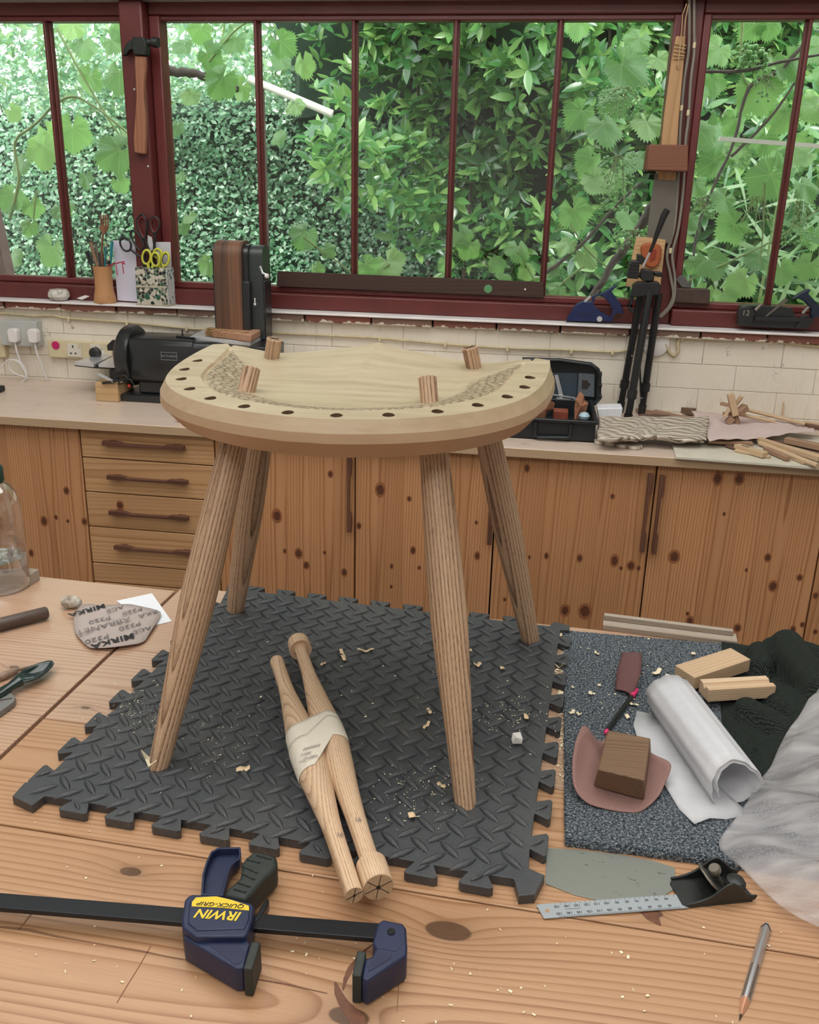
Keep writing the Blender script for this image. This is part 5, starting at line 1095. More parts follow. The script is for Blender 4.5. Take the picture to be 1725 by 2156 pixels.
MB().tube([(-.030, 0, .013), (-.045, 0, .012), (-.062, .001, .009), (-.10, .004, .009), (-.18, .01, .009)], [.008, .0062, .0085, .0085, .008], 12, sx=1.3).build('handle', M_glz, sr, smooth=60)
MB().lathe([(.0035, 0), (.0035, .0006)], 12, at((-.004, .002, .0052))).build('hole', plain('wood_under_hole', (.55, .36, .22), .6), sr)
mb = MB(); slab(mb, cr(0, 1180, 4.107, [(-200, 1260), (0, 1150), (60, 1140), (110, 1150), (135, 1185), (120, 1220), (0, 1305), (-200, 1420)]), .010, .0005); o = mb.build('scraper_plate', plain('matt_grey_metal', (.20, .20, .19), .5, metal=.3), bevel=.001); tag(o, 'dull grey metal plate with rounded end below the glazed scoop at left', 'metal plate')
MB().bx((0, 0, 0), (.022, .0022, .0003), at(T(8, 1473, .0103), .55)).build('slot', M_kerf, o)
tw_ = MB().tube([T(-60, 1440, .006), T(0, 1426, .006), T(34, 1412, .008), T(36, 1411, .007)], [.006, .0065, .0055, .003], 8); tw_.tube([T(36, 1411, .006), T(76, 1402, .005)], .0025, 6); o = tw_.build('twig', plain('charred_bark', (.25, .17, .12), .6, nz=.8, nscale=70, bump=.5), smooth=60); tag(o, 'short rough twig just beyond the glazed scoop', 'twig')
# back-edge battens
a_, b_ = T(1270, 1322, .0), T(1552, 1358, .0); dd_ = b_-a_; Mx_ = at((a_+b_)/2+Vector((0, .006, .0003)), atan2(dd_.y, dd_.x)); o = MB().bx((0, 0, .005), (dd_.length, .030, .010)).build('batten', M_batt, bevel=.001); o.matrix_world = Mx_; tag(o, 'rough grey batten lying along the back edge of the bench behind the carpet tile', 'batten')
o = MB().bx((0, 0, .0045), (dd_.length*.97, .011, .009)).build('batten', M_batt, bevel=.001); o.matrix_world = Mx_ @ Matrix.Translation((-.003, .009, .0102)); tag(o, 'thin upper strip stacked on the rough batten at the bench back edge', 'batten')
# shavings
M_shav = plain('curled_wood_shaving', (.78, .58, .36), .6, nz=.25, nscale=90); M_chip = plain('pale_wood_chip', (.85, .74, .52), .6)
def shaving(u, v, L_, w_, curl, label, z=.0150, m_=None):
    p = T(u, v, z); sd_ = rr(0, 6.28); n_ = 9
    mb = MB().grid(lambda a, b: (L_*(a-.5)*(1-abs(curl)*.25), w_*(b-.5)*(1-.6*abs(a-.5)), abs(curl)*L_*.22*(1-cos((a-.5)*4))+.0012*sin(a*9+sd_)+w_*.12*b), n_, 2); o = mb.build('wood_shaving', m_ or M_shav, smooth=80, solid=.0003); o.matrix_world = at(p, rr(0, 6.28), rr(-.1, .1)); tag(o, label, 'shaving', 'loose wood shavings'); return o
for u, v, L_, w_, c_, lab in ((722, 1380, .034, .007, .1, 'longest tan shaving on the mat, right of the turned knob'), (772, 1370, .026, .005, .3, 'thin curved shaving on the mat just right of the longest one'), (680, 1398, .010, .006, .1, 'small reddish chip of wood between the turned knob and the longest shaving'), (868, 1718, .013, .009, .4, 'single curled chip on the mat left of the nearest foot of the stool'),
    (512, 1620, .018, .009, .2, 'pale flake on the mat between the left foot and the taped stretchers'), (930, 1655, .012, .008, .3, 'flake of wood against the nearest foot of the stool'), (898, 1528, .018, .005, .2, 'chip on the mat left of the nearest leg, half way up the mat'), (904, 1498, .012, .006, .3, 'chip beside the near leg above the other flakes'), (1006, 1400, .014, .009, .5, 'curled chip on the mat just right of the nearest leg'),
    (1058, 1408, .012, .007, .5, 'curled chip on the mat below the far right foot'), (1108, 1510, .015, .007, .3, 'shaving near the right edge teeth of the mat above the white scrap'), (988, 1370, .010, .006, .3, 'tiny chip by the nearest leg below the far edge')):
    shaving(u, v, L_, w_, c_, lab)
for u, v, L_, w_, c_, lab in ((1382, 1418, .024, .009, .6, 'frilly curl of shaving on the carpet above the foam roll'), (1405, 1425, .012, .006, .5, 'small curl on the carpet beside the frilly shaving'), (1333, 1483, .020, .007, .5, 'curl of shaving beside the pink pen cap'), (1322, 1510, .013, .006, .5, 'small curl of shaving left of the foam roll on the carpet'), (1460, 1378, .012, .007, .6, 'little curl on the carpet behind the grooved blocks'), (1257, 1376, .010, .006, .4, 'flake on the far left of the carpet tile'), (1243, 1460, .010, .006, .5, 'small curl on the carpet left of the burgundy strip'), (1262, 1443, .008, .005, .4, 'tiny curl on the carpet below the burgundy strip'), (1205, 1500, .012, .006, .3, 'flake near the left edge of the carpet tile'), (1219, 1503, .009, .005, .3, 'second flake near the left edge of the carpet tile')):
    shaving(u, v, L_, w_, c_, lab, .0085, M_chip)
for u, v, L_, c_, lab in ((1176, 1478, .014, .1, 'square chip in the gap between mat and carpet'), (1177, 1404, .022, 1.2, 'big looped curl in the gap between mat and carpet'), (1180, 1438, .020, 1.1, 'looped curl lower in the gap between mat and carpet'), (1180, 1462, .012, .6, 'small curl in the gap just above the square chip'), (1179, 1338, .012, .4, 'chip in the gap at the far corner of the mat')):
    shaving(u, v, L_, .009, c_, lab, .003, M_chip)
o = MB().add([tuple(T(u, v, z)) for u, v, z in ((1080, 1543, .024), (1096, 1541, .019), (1101, 1556, .022), (1099, 1566, .0155), (1080, 1566, .0155), (1077, 1557, .019), (1088, 1553, .026))], [(0, 1, 6), (1, 2, 6), (2, 3, 6), (3, 4, 6), (4, 5, 6), (5, 0, 6)]).build('paper_scrap', plain('white_scrap', (.82, .78, .74), .6), solid=.0004); tag(o, 'small crumpled white scrap near the right edge of the rubber mat', 'paper scrap')
o = MB().add([tuple(T(u, v, z)) for u, v, z in ((297, 1578, .030), (312, 1592, .024), (330, 1601, .026), (335, 1611, .0155), (313, 1615, .0155), (306, 1598, .018))], [(0, 1, 5), (1, 2, 5), (2, 3, 4), (2, 4, 5)]).build('curled_chip', M_chip, solid=.0004); tag(o, 'cream curled chip leaning on the left front foot of the stool', 'shaving')
ds = MB()
def spk(u, v, su, sv_, n_, z, s0, s1):
    for i in range(n_):
        gu, gv_ = random.gauss(u, su), random.gauss(v, sv_)
        if gv_ < 1345 or (z == .0078 and not (1195 < gu < 1450 and gv_ < 1760)): continue
        p = T(gu, gv_, z); a = rr(0, 6.28); s_ = rr(s0, s1); w_ = s_*rr(.2, .7); dx = Vector((cos(a), sin(a), 0)); dy = Vector((-sin(a), cos(a), 0)); p.z += rr(0, .0006)
        ds.add([p-dx*s_-dy*w_, p+dx*s_-dy*w_, p+dx*s_+dy*w_+Vector((0, 0, s_*.5)), p-dx*s_+dy*w_], [(0, 1, 2, 3)])
spk(290, 1500, 45, 25, 200, .0128, .0004, .0012); spk(450, 1560, 60, 35, 160, .0128, .0004, .0012); spk(900, 1660, 60, 40, 260, .0128, .0004, .0012); spk(1080, 1500, 50, 30, 240, .0128, .0004, .0014); spk(700, 1400, 200, 90, 160, .0130, .0006, .0020)
spk(1179, 1450, 6, 80, 260, .0006, .0006, .0028); spk(1300, 1450, 90, 80, 90, .0078, .0006, .0024); spk(1100, 2020, 330, 90, 50, .0006, .0006, .0020); spk(450, 1900, 330, 130, 60, .0006, .0005, .0016)
o = ds.build('sawdust', M_chip, tri=True); tag(o, 'scattered fine sawdust on the mat, the bench and the carpet tile', 'sawdust', kind='stuff')
# ------------------------------------------------------------------ things on the worktop, the sill, the wall and the window posts (room coordinates)
class RT:
    def __init__(s, name, label, cat, p, group=None, rz=0):
        s.p = Vector(p); s.o = rthing(name, label, cat, p, rz, group); s.inv = (Matrix.Translation(p) @ Matrix.Rotation(rz, 4, 'Z')).inverted()
    def part(s, name, mb, mat, par=None, **k):
        mb.v = [tuple(s.inv @ Vector(q)) for q in mb.v]; return mb.build(name, mat, par or s.o, **k)
    def loc(s, name, mb, mat, par=None, **k): return mb.build(name, mat, par or s.o, **k)
def single(name, mb, mat, label, cat, group=None, **k):
    c = Vector((0, 0, 0)); xs = [q[0] for q in mb.v]; ys = [q[1] for q in mb.v]; zs = [q[2] for q in mb.v]
    c = Vector(((min(xs)+max(xs))/2, (min(ys)+max(ys))/2, min(zs))); mb.v = [tuple(Vector(q)-c) for q in mb.v]
    o = mb.build(name, mat, **k); o.matrix_world = RM @ Matrix.Translation(c); return tag(o, label, cat, group)
def ypr(mb, px, y, th):                                # outline in a plane parallel to the wall, extruded backwards
    P_ = [Ry_(u, v, y) for u, v in px]; n = len(P_)
    return mb.add([tuple(p) for p in P_]+[(p.x, p.y+th, p.z) for p in P_], [tuple(range(n)), tuple(range(2*n-1, n-1, -1))]+[(i, n+i, n+(i+1) % n, (i+1) % n) for i in range(n)])
def zpr(mb, px, z1, z0):
    P_ = [Rz_(u, v, z1) for u, v in px]; n = len(P_)
    return mb.add([tuple(p) for p in P_]+[(p.x, p.y, z0) for p in P_], [tuple(range(n)), tuple(range(2*n-1, n-1, -1))]+[(i, n+i, n+(i+1) % n, (i+1) % n) for i in range(n)])
def ptube(mb, px, y, r, n=8, closed=False, dy=0):
    return mb.tube([Ry_(u, v, y+dy*i/max(1, len(px)-1)) for i, (u, v) in enumerate(px)], r, n, True, closed)
def pbar(mb, a, b, w_, h_):                            # square bar between two room points
    d = b-a; x = d.normalized(); y = Vector((0, 0, 1)).cross(x).normalized(); z = x.cross(y); M_ = Matrix((x, y, z)).transposed().to_4x4(); M_.translation = a
    return mb.box((0, -w_/2, -h_/2), (d.length, w_/2, h_/2), M_)
def C3(x, y, s=7.1875, ox=160, oy=430): return (ox+x/s, oy+y/s)
M_blk = plain('black_plastic', (.014, .015, .016), .38); M_blkm = plain('black_enamel_metal', (.016, .018, .020), .28, spec=.6); M_alu = plain('brushed_aluminium', (.70, .71, .73), .28, metal=.6)
M_cream = plain('cream_plastic', (.62, .53, .34), .45, nz=.15, nscale=30); M_wpl = plain('white_plastic', (.74, .71, .70), .35); M_greybox = plain('pale_grey_metal_box', (.46, .47, .45), .5, nz=.15, nscale=20)
ZS = .3605
# -- cables along the wall
M_cab = plain('painted_cream_cable', (.52, .44, .27), .5, nz=.3, nscale=50)
def cable(name, px, y, r, label, cat='cable', mat_=None, clips=()):
    t = RT(name, label, cat, Ry_(px[0][0], px[0][1], y)); sp_ = spline([tuple(Ry_(u, v, y)) for u, v in px], 6); t.part('cable_run', MB().tube(sp_, r, 7), mat_ or M_cab, smooth=70)
    for u, v in clips:
        p = Ry_(u, v, y); m_ = MB().bx((p.x, p.y-.001, p.z), (.008, .010, .016)); t.part('clip', m_, M_cream, bevel=.002)
    return t
cable('wall_cable', [(-60, 655), (40, 662), (70, 665), (110, 664), (145, 670), (270, 679), (400, 692), (450, 694), (560, 700), (660, 705), (800, 712), (935, 724), (1070, 733), (1200, 737), (1290, 741), (1330, 735), (1362, 727)], 1.853, .0038, 'long painted cream cable clipped along the wall under the sill', clips=[(145, 671), (268, 681), (393, 692), (800, 714), (938, 725), (1069, 734), (1203, 740), (1290, 742)])
cable('wall_cable', [(1402, 724), (1410, 742), (1420, 748), (1428, 738), (1428, 722), (1440, 713), (1520, 716), (1600, 712), (1625, 718), (1700, 727), (1780, 733)], 1.853, .0045, 'short painted cable looping from the round junction box to the right', clips=[(1437, 712), (1622, 719)])
rb = RT('junction_box', 'round white junction box on the wall behind the tripod legs', 'junction box', Ry_(1381, 722, 1.862)); rb.loc('lid', MB().lathe([(.035, 0), (.0385, .001), (.0385, .010), (.036, .012)], 40, Matrix.Rotation(pi/2, 4, 'X')), M_wpl, smooth=40)
# -- sockets and plugs
db = RT('socket_box', 'pale grey metal double socket box with two white plugs pushed in', 'socket', Ry_(50, 770, 1.862)); a, b = Ry_(9, 671, 1.86), Ry_(93, 727, 1.86)
db.part('box', MB().box((a.x, 1.825, b.z), (b.x, 1.861, a.z)), M_greybox, bevel=.002)
for u, v, lab in ((25, 706, 'white plug in the left half of the grey socket box'), (67, 707, 'white plug in the right half of the grey socket box')):
    c = Ry_(u, v, 1.80); t = RT('plug', lab, 'plug', c, 'white plugs in the grey box'); t.part('plug_body', MB().prism([(-.015, -.020), (-.008, -.024), (.008, -.024), (.015, -.020), (.017, .012), (.011, .021), (-.011, .021), (-.017, .012)], 0, .024, Matrix.Translation((c.x, c.y+.024, c.z)) @ Matrix.Rotation(pi/2, 4, 'X')), M_wpl, bevel=.003)
    t.part('plug_cord', MB().tube(spline([(c.x, c.y+.012, c.z-.022), (c.x+.003, c.y+.014, c.z-.06), (c.x+.010, c.y+.03, c.z-.12), (c.x+.013, c.y+.038, ZW+.002)], 5), .0032, 8), M_wpl, smooth=70)
M_sockw = plain('socket_face', (.66, .62, .54), .4)
def sock(u0, v0, u1, v1, nf, label):
    a, b = Ry_(u0, v0, 1.848), Ry_(u1, v1, 1.848); t = RT('wall_socket', label, 'socket', ((a.x+b.x)/2, 1.861, b.z)); t.part('pattress', MB().box((a.x, 1.840, b.z), (b.x, 1.862, a.z)), M_cream, bevel=.002); w_ = (b.x-a.x)
    for i in range(nf):
        cx_ = a.x+w_*(.42+.36*i) if nf > 1 else a.x+w_*.5; cz = (a.z+b.z)/2; t.part('socket_face', MB().bx((cx_, 1.8385, cz), (w_*.22, .004, (a.z-b.z)*.8)), M_sockw, bevel=.001)
        h_ = MB().bx((cx_-.004, 1.8362, cz+.012), (.004, .001, .008)); h_.bx((cx_-.012, 1.8362, cz-.010), (.0065, .001, .004)); h_.bx((cx_+.004, 1.8362, cz-.010), (.0065, .001, .004)); t.part('pin_holes', h_, M_kerf)
        t.part('switch', MB().bx((cx_+w_*.085, 1.8362, cz+.016), (.008, .004, .014)), M_cream, bevel=.001)
    return t
s2 = sock(102, 716, 240, 758, 2, 'cream double wall socket with a round magenta sticker'); c = Ry_(117, 727, 1.838); s2.part('sticker', MB().lathe([(.0135, 0), (.0135, .0006)], 20, Matrix.Translation(c) @ Matrix.Rotation(pi/2, 4, 'X')), plain('magenta_sticker', (.50, .01, .12), .6, nz=.3, nscale=200))
sock(-50, 715, 15, 752, 0, 'cream wall socket cut off by the left edge of the picture')
t = RT('white_flex', 'thin white flex looped on the worktop at the left edge', 'flex', Rz_(20, 812, ZW)); t.part('flex', MB().tube(spline([tuple(Ry_(u, v, 1.80)) for u, v in ((-30, 800), (0, 775), (18, 758), (38, 762), (50, 778), (55, 792), (40, 790), (22, 780), (20, 765), (32, 757), (48, 768), (56, 790), (48, 803), (30, 809), (0, 811))], 5), .0022, 6), M_wpl, smooth=70)
t = RT('dark_plug', 'small black and white plug end lying at the left edge of the worktop', 'plug', Rz_(-2, 825, ZW)); t.part('plug_body', MB().bx((t.p.x, t.p.y, ZW+.010), (.028, .03, .019)), M_blk, bevel=.004)
# -- belt and disc sander
SP = Vector((-.50, 1.68, ZW)); sd_ = RT('belt_disc_sander', 'black belt and disc sander with an upright brown abrasive belt on the worktop', 'sander', SP)
sd_.part('base', MB().box((-.655, 1.62, ZW), (-.20, 1.80, ZW+.022)).box((-.60, 1.645, ZW+.022), (-.24, 1.78, ZW+.075)), M_blkm, bevel=.006)
mt = MB(); yc, zc = 1.705, .222
def rbox_ring(x, hy, hz, e=.02):
    o_ = []
    for sy, sz, a0 in ((1, 1, 0), (-1, 1, 90), (-1, -1, 180), (1, -1, 270)):
        for da in (0, 30, 60, 90): o_.append((x, yc+sy*(hy-e)+e*cos(radians(a0+da)), zc+sz*(hz-e)+e*sin(radians(a0+da))))
    return o_
mt.rings([rbox_ring(x, hy, hz) for x, hy, hz in ((-.618, .070, .066), (-.61, .073, .068), (-.42, .073, .068), (-.415, .070, .064), (-.345, .070, .064), (-.338, .060, .056))]); mot = sd_.part('motor_housing', mt, M_blkm, smooth=35)
gd = MB().lathe([(.060, 0), (.088, .002), (.091, .008), (.091, .034), (.086, .040), (.060, .041)], 48, Matrix.Translation((-.660, yc, zc+.003)) @ Matrix.Rotation(pi/2, 4, 'Y')); sd_.part('disc_guard', gd, M_blkm, smooth=35)
sd_.part('sanding_disc', MB().lathe([(.0005, 0), (.080, 0), (.080, .004), (.0005, .004)], 40, Matrix.Translation((-.664, yc, zc+.003)) @ Matrix.Rotation(pi/2, 4, 'Y')), plain('brown_disc_abrasive', (.16, .08, .05), .9))
l_ = MB(); 
for a, b, c_, d_ in ((-.040, .040, .0125, .014), (-.040, .040, -.014, -.0125)): l_.box((a, -.0006, c_), (b, .0002, d_))
for a, b in ((-.040, -.0385), (.0385, .040)): l_.box((a, -.0006, -.0125), (b, .0002, .0125))
lc = Vector((-.505, yc-.0735, Ry_(355, 750, yc-.073).z)); lc.x = Ry_(356, 750, yc-.073).x
l_.v = [(x*.62+lc.x, y+lc.y, z*.85+lc.z) for x, y, z in l_.v]; lp = sd_.part('badge_frame', l_, plain('grey_badge', (.22, .23, .24), .4), mot)
text_on(mot, 'RUTLANDS', sd_.inv @ (lc+Vector((0, -.0004, 0))), (1, 0, 0), (0, -1, 0), .0095, bpy.data.materials['grey_badge'], 'lettering', .0002)
tb = sd_.part('mitre_table', zpr(MB(), [(156.6, 762), (197, 766.5), (239, 748), (226, 738)], .200, .190), M_alu, bevel=.001)
sd_.part('table_edge', zpr(MB(), [(156.8, 763), (197, 767.5), (283, 772), (279, 764), (240, 749), (226, 740)], .1945, .183), M_blkm)
sd_.part('work_table', zpr(MB(), [(207, 766), (283, 770.5), (279, 765), (262, 763), (262, 749), (241, 747.5)], .2003, .190), M_alu, bevel=.001)
sd_.part('table_fence', ypr(MB(), [(225, 727), (236, 716), (264, 719), (266, 740), (226, 738)], 1.76, .01), M_blk, bevel=.001)
sd_.part('knob', MB().lathe([(.016, 0), (.018, .004), (.018, .018), (.012, .022)], 20, Matrix.Translation(Ry_(204, 742, 1.79)) @ Matrix.Rotation(pi/2, 4, 'X')), M_blk, smooth=40)
sd_.part('table_bracket', MB().box((-.70, 1.66, .135), (-.655, 1.74, .185)).box((-.675, 1.64, ZW+.02), (-.655, 1.70, .19)), M_blkm, bevel=.002)
sd_.part('gauge_bar', pbar(MB(), Ry_(207, 787, 1.63), Ry_(240, 804, 1.60), .012, .003), M_alu); sd_.part('clamp_lever', ptube(MB(), [(216, 807), (240, 803), (262, 799)], 1.60, .004), M_blk, smooth=60)
sd_.part('red_knob', MB().lathe([(.003, 0), (.005, .003), (.003, .008)], 10, Matrix.Translation(Ry_(273, 812, 1.60)) @ Matrix.Rotation(pi/2, 4, 'X')), plain('red_plastic', (.45, .03, .02), .4))
sd_.part('cable_tangle', MB().tube(spline([tuple(Ry_(u, v, 1.61)) for u, v in ((240, 800), (255, 790), (268, 795), (262, 806), (250, 808), (258, 798), (275, 800), (282, 812))], 5), .0025, 6), M_blk, smooth=70)
# belt arm, rounded at the top
def arm(x0, x1, y0, y1, z0, z1, rt, n=8):
    m_ = MB(); P_ = [(y0, z0)]+[(y0+rt-rt*cos(a*pi/2/n), z1-rt+rt*sin(a*pi/2/n)) for a in range(n+1)]+[(y1-rt+rt*sin(a*pi/2/n), z1-rt+rt*cos(a*pi/2/n)) for a in range(n+1)]+[(y1, z0)]
    return m_.rings([[(x0, y, z) for y, z in P_], [(x1, y, z) for y, z in P_]])
xb0, xb1 = Ry_(452, 600, 1.70).x, Ry_(516, 600, 1.70).x; zt2 = Ry_(490, 507, 1.72).z
def beltmat():
    g = G('worn_brown_belt'); o = g.obj(); s = g.xyz(o); n = g.noise(g.comb(g.M('MULTIPLY', s[0], 45.), 0., g.M('MULTIPLY', s[2], 1.2)), 1., 4., .6)
    return g.set(Base_Color=g.ramp(n, [(.3, (.045, .024, .017)), (.48, (.12, .055, .03)), (.58, (.19, .085, .042)), (.7, (.10, .055, .035))]), Roughness=.55)
sd_.part('arm_core', arm(xb0-.008, xb1+.006, 1.712, 1.79, .29, zt2-.010, .030), M_blkm, smooth=40)
sd_.part('belt', arm(xb0, xb1-.010, 1.700, 1.80, .285, zt2, .042), beltmat(), smooth=40)
sc_ = sd_.part('side_cover', arm(xb1+.006, xb1+.046, 1.725, 1.80, .29, zt2-.012, .030), plain('dark_grey_cover', (.035, .042, .042), .35), smooth=40)
sd_.part('back_plate', MB().box((xb1-.01, 1.70, .27), (xb1+.012, 1.80, .46)).box((xb1+.012, 1.735, .27), (xb1+.049, 1.80, .46)), M_blkm, bevel=.003)
sd_.part('tension_lever', ptube(MB(), [(548, 560), (553, 575), (566, 580)], 1.70, .0035), M_alu, smooth=60); sd_.part('tracking_knob', MB().lathe([(.004, -.006), (.007, -.004), (.007, .004), (.004, .006)], 14, Matrix.Translation(Ry_(562, 581, 1.70)) @ Matrix.Rotation(pi/2, 4, 'Y')), M_wpl, smooth=40)
ar = MB(); c = Ry_(537, 636, 1.6985); c = Vector((Ry_(537, 636, 1.70).x, 1.6990, Ry_(537, 636, 1.70).z)); 
ar.box((c.x-.0015, c.y, c.z-.004), (c.x+.0015, c.y+.001, c.z+.012)); ar.add([(c.x-.005, c.y, c.z-.004), (c.x+.005, c.y, c.z-.004), (c.x, c.y, c.z-.011)], [(0, 1, 2)]); sd_.part('direction_arrow', ar, M_wpl)
sd_.part('belt_table', zpr(MB(), [(400, 708), (528, 719.5), (565, 702), (436, 690)], .2955, .283), M_alu, bevel=.0015); sd_.part('belt_table_skirt', zpr(MB(), [(403, 712), (526, 723), (560, 706), (440, 694)], .2825, .265), plain('pale_grey_enamel', (.42, .42, .38), .4))
sd_.part('hinge_block', MB().box((-.24, 1.62, .235), (-.17, 1.74, .283)), M_blkm, bevel=.003)
sd_.part('fence_pin', MB().tube([(-.47, 1.69, .288), (-.47, 1.69, .312)], .0025, 8).tube([(-.485, 1.68, .293), (-.42, 1.66, .293)], .003, 8), M_blkm)
wb_ = RT('wooden_block', 'plain wooden box under the sander table', 'wood box', Rz_(228, 845, ZW)); M_box = wood('light_wood_box', (.62, .42, .22), (.54, .34, .17), (.36, .19, .08), ax='xzy', K=120, rough=.6); p = wb_.p; wb_.part('block', MB().box((p.x-.036, p.y-.005, ZW+.0004), (p.x+.036, p.y+.10, ZW+.057)), M_box, bevel=.002)
op = RT('wood_offcut', 'thin pale offcut lying on the small sander table', 'offcut', Rz_(250, 746, .2005)); op.part('offcut', zpr(MB(), [(240, 742), (263, 744), (263, 738), (242, 736)], .212, .2008), M_box)
# bench brush
br = RT('bench_brush', 'wooden bench brush with long tan bristles lying on the sander table', 'brush', Rz_(490, 705, .296)); M_bris = plain('tan_bristle', (.50, .33, .16), .7, nz=.4, nscale=300); M_brw = wood('beech_brush_back', (.50, .29, .19), (.40, .21, .13), (.26, .12, .07), ax='xyz', K=260, rough=.5)
br.part('back', zpr(MB(), [(446, 694), (528, 705), (549, 694), (470, 683)], .318, .2965), M_brw, bevel=.003)
bs = MB(); e0, e1 = Rz_(446, 697, .308), Rz_(527, 707, .308); dn = Vector((-.35, -1, 0)).normalized()
for i in range(2200):
    f = random.random(); p = e0.lerp(e1, f)+Vector((0, -.001, 0)); p.z = rr(.300, .319); q_ = p+Vector((-.010+rr(-.006, .006), -rr(.016, .032), rr(-.010, .004))); q_.z = max(q_.z, .2975); an = rr(0, 3.14); sx_ = Vector((cos(an)*.0009, 0, sin(an)*.0009)); bs.add([p-sx_, p+sx_, q_+sx_*.6, q_-sx_*.6], [(0, 1, 2, 3)])
br.part('bristles', bs, M_bris, tri=True)['kind'] = 'stuff'
# round wood peeking out behind the stool seat
kn_ = RT('turned_knob', 'small reddish turned wooden knob at the worktop edge behind the stool seat', 'knob', Rz_(380, 890, ZW)); kn_.part('knob', MB().lathe([(.006, 0), (.012, .003), (.015, .012), (.012, .022), (.005, .027), (.0005, .028)], 20, Matrix.Translation(kn_.p+Vector((0, .012, .0003)))), plain('reddish_wood', (.30, .11, .06), .45), smooth=50)  # a small loose turned knob
# -- sill: tealight bowl
bw = RT('stone_bowl', 'small pale stoneware tealight bowl on the left of the sill', 'bowl', (Ry_(124, 627, 1.862).x, 1.864, ZS)); gb = G('mottled_stoneware'); nb_ = gb.noise(gb.obj(), 60, 5, .65); gb.set(Base_Color=gb.ramp(nb_, [(.35, (.33, .30, .26)), (.5, (.55, .52, .47)), (.65, (.70, .67, .62))]), Roughness=.5)
bw.loc('bowl', MB().lathe([(.014, 0), (.024, .003), (.0335, .014), (.0325, .026), (.0265, .036), (.0245, .036), (.027, .030), (.022, .026), (.0005, .026)], 36), gb.m, smooth=40)
bw.loc('candle', MB().lathe([(.018, .026), (.018, .031), (.0005, .031)], 24), plain('candle_wax', (.70, .64, .52), .5), smooth=40)
# -- wooden pot with pens
pot = RT('wooden_pot', 'waisted wooden pot full of pens and a fork on the sill', 'pot', (Ry_(221, 633, 1.862).x, 1.864, ZS)); M_pot = wood('yew_pot', (.55, .30, .14), (.46, .22, .09), (.26, .10, .035), ax='zxy', ring=(.02, .02), K=160, rough=.4, perobj=False)
HP = Ry_(221, 560, 1.865).z-ZS; pot.loc('pot', MB().lathe([(.034, 0), (.0355, .004), (.033, .02), (.0285, .045), (.0275, HP*.7), (.0295, HP*.92), (.0310, HP), (.0285, HP), (.026, HP*.8), (.026, .01), (.0005, .008)], 36), M_pot, smooth=40)
pc_ = pot.p; YPt = 1.864
def inpot(name, label, cat, px, r, mat_, group=None, y=YPt, extra=None):
    t = RT(name, label, cat, (pc_.x, y, ZS+.012), group); P_ = [Ry_(u, v, y) for u, v in px]; last = Vector((pc_.x+(P_[-1].x-pc_.x)*.4, y, ZS+.016)); t.part('shaft', MB().tube(P_+[last], r, 8), mat_, smooth=60)
    if extra: extra(t)
    return t
M_fork = wood('dark_wood_fork', (.28, .13, .07), (.20, .085, .045), (.12, .045, .025), ax='zxy', K=200); M_teal = plain('teal_pencil', (.03, .16, .20), .4); M_tip = plain('pencil_tip_wood', (.55, .35, .20), .6)
def forkx(t):
    m_ = MB(); ypr(m_, [C3(x, y) for x, y in ((350, 350), (372, 318), (470, 322), (495, 350), (470, 400), (430, 450), (400, 450), (370, 400))], YPt, .004); h_ = t.part('fork_head', m_, M_fork, bevel=.001)
    for a_, b_ in ((372, 384), (412, 418), (440, 450), (474, 488)): t.part('tine', pbar(MB(), Ry_(*C3(b_, 330), YPt+.002), Ry_(*C3(a_ if a_ < 400 else a_-2, 160), YPt+.002), .004, .0035), M_fork)
inpot('wooden_fork', 'dark wooden fork standing tallest in the pot', 'fork', [C3(413, 445), C3(398, 560), C3(390, 720)], .0032, M_fork, extra=forkx)
def tipx(px, y, r): 
    def f(t): a_, b_ = Ry_(*px[0], y), Ry_(*px[1], y); t.part('sharpened_tip', MB().tube([b_, a_], [r, .0006], 8), M_tip)
    return f
inpot('pencil', 'blue-grey pencil standing point up in the pot', 'pencil', [C3(448, 640), C3(445, 800), C3(440, 930)], .0032, M_teal, 'pencils in the wooden pot', extra=tipx([C3(452, 570), C3(448, 640)], YPt, .0032))
inpot('marker', 'teal round marker standing right in the pot', 'marker', [C3(548, 565), C3(535, 700), C3(515, 920)], .0048, plain('teal_marker', (.02, .20, .22), .35), y=1.868)
inpot('paint_brush', 'flat-ended brown stick leaning left in the pot', 'stick', [C3(225, 570), C3(260, 720), C3(320, 920)], .0058, plain('brown_stick', (.24, .13, .08), .5), y=1.860)
inpot('paint_brush', 'grey-brown slim stick behind the flat-ended stick in the pot', 'stick', [C3(290, 600), C3(320, 720), C3(370, 920)], .0040, plain('greybrown_stick', (.16, .12, .10), .5), y=1.870)
inpot('chisel_handle', 'stout dark handle in the middle of the pot', 'tool handle', [C3(370, 730), C3(385, 780), C3(395, 930)], .0085, plain('dark_handle', (.05, .045, .045), .5), y=1.869)
inpot('pencil', 'black pencil with bare wood tip leaning right in the pot', 'pencil', [C3(503, 850), C3(498, 925)], .0032, M_blk, 'pencils in the wooden pot', y=1.858, extra=tipx([C3(507, 775), C3(503, 850)], 1.858, .0032))
inpot('pliers', 'black small pliers hooked over the left rim of the pot', 'pliers', [C3(150, 715), C3(185, 800), C3(205, 880), C3(240, 930)], .0045, M_blk, y=1.858, extra=lambda t: t.part('second_arm', ptube(MB(), [C3(185, 700), C3(225, 800), C3(265, 900)], 1.856, .0035), M_blk, smooth=60))
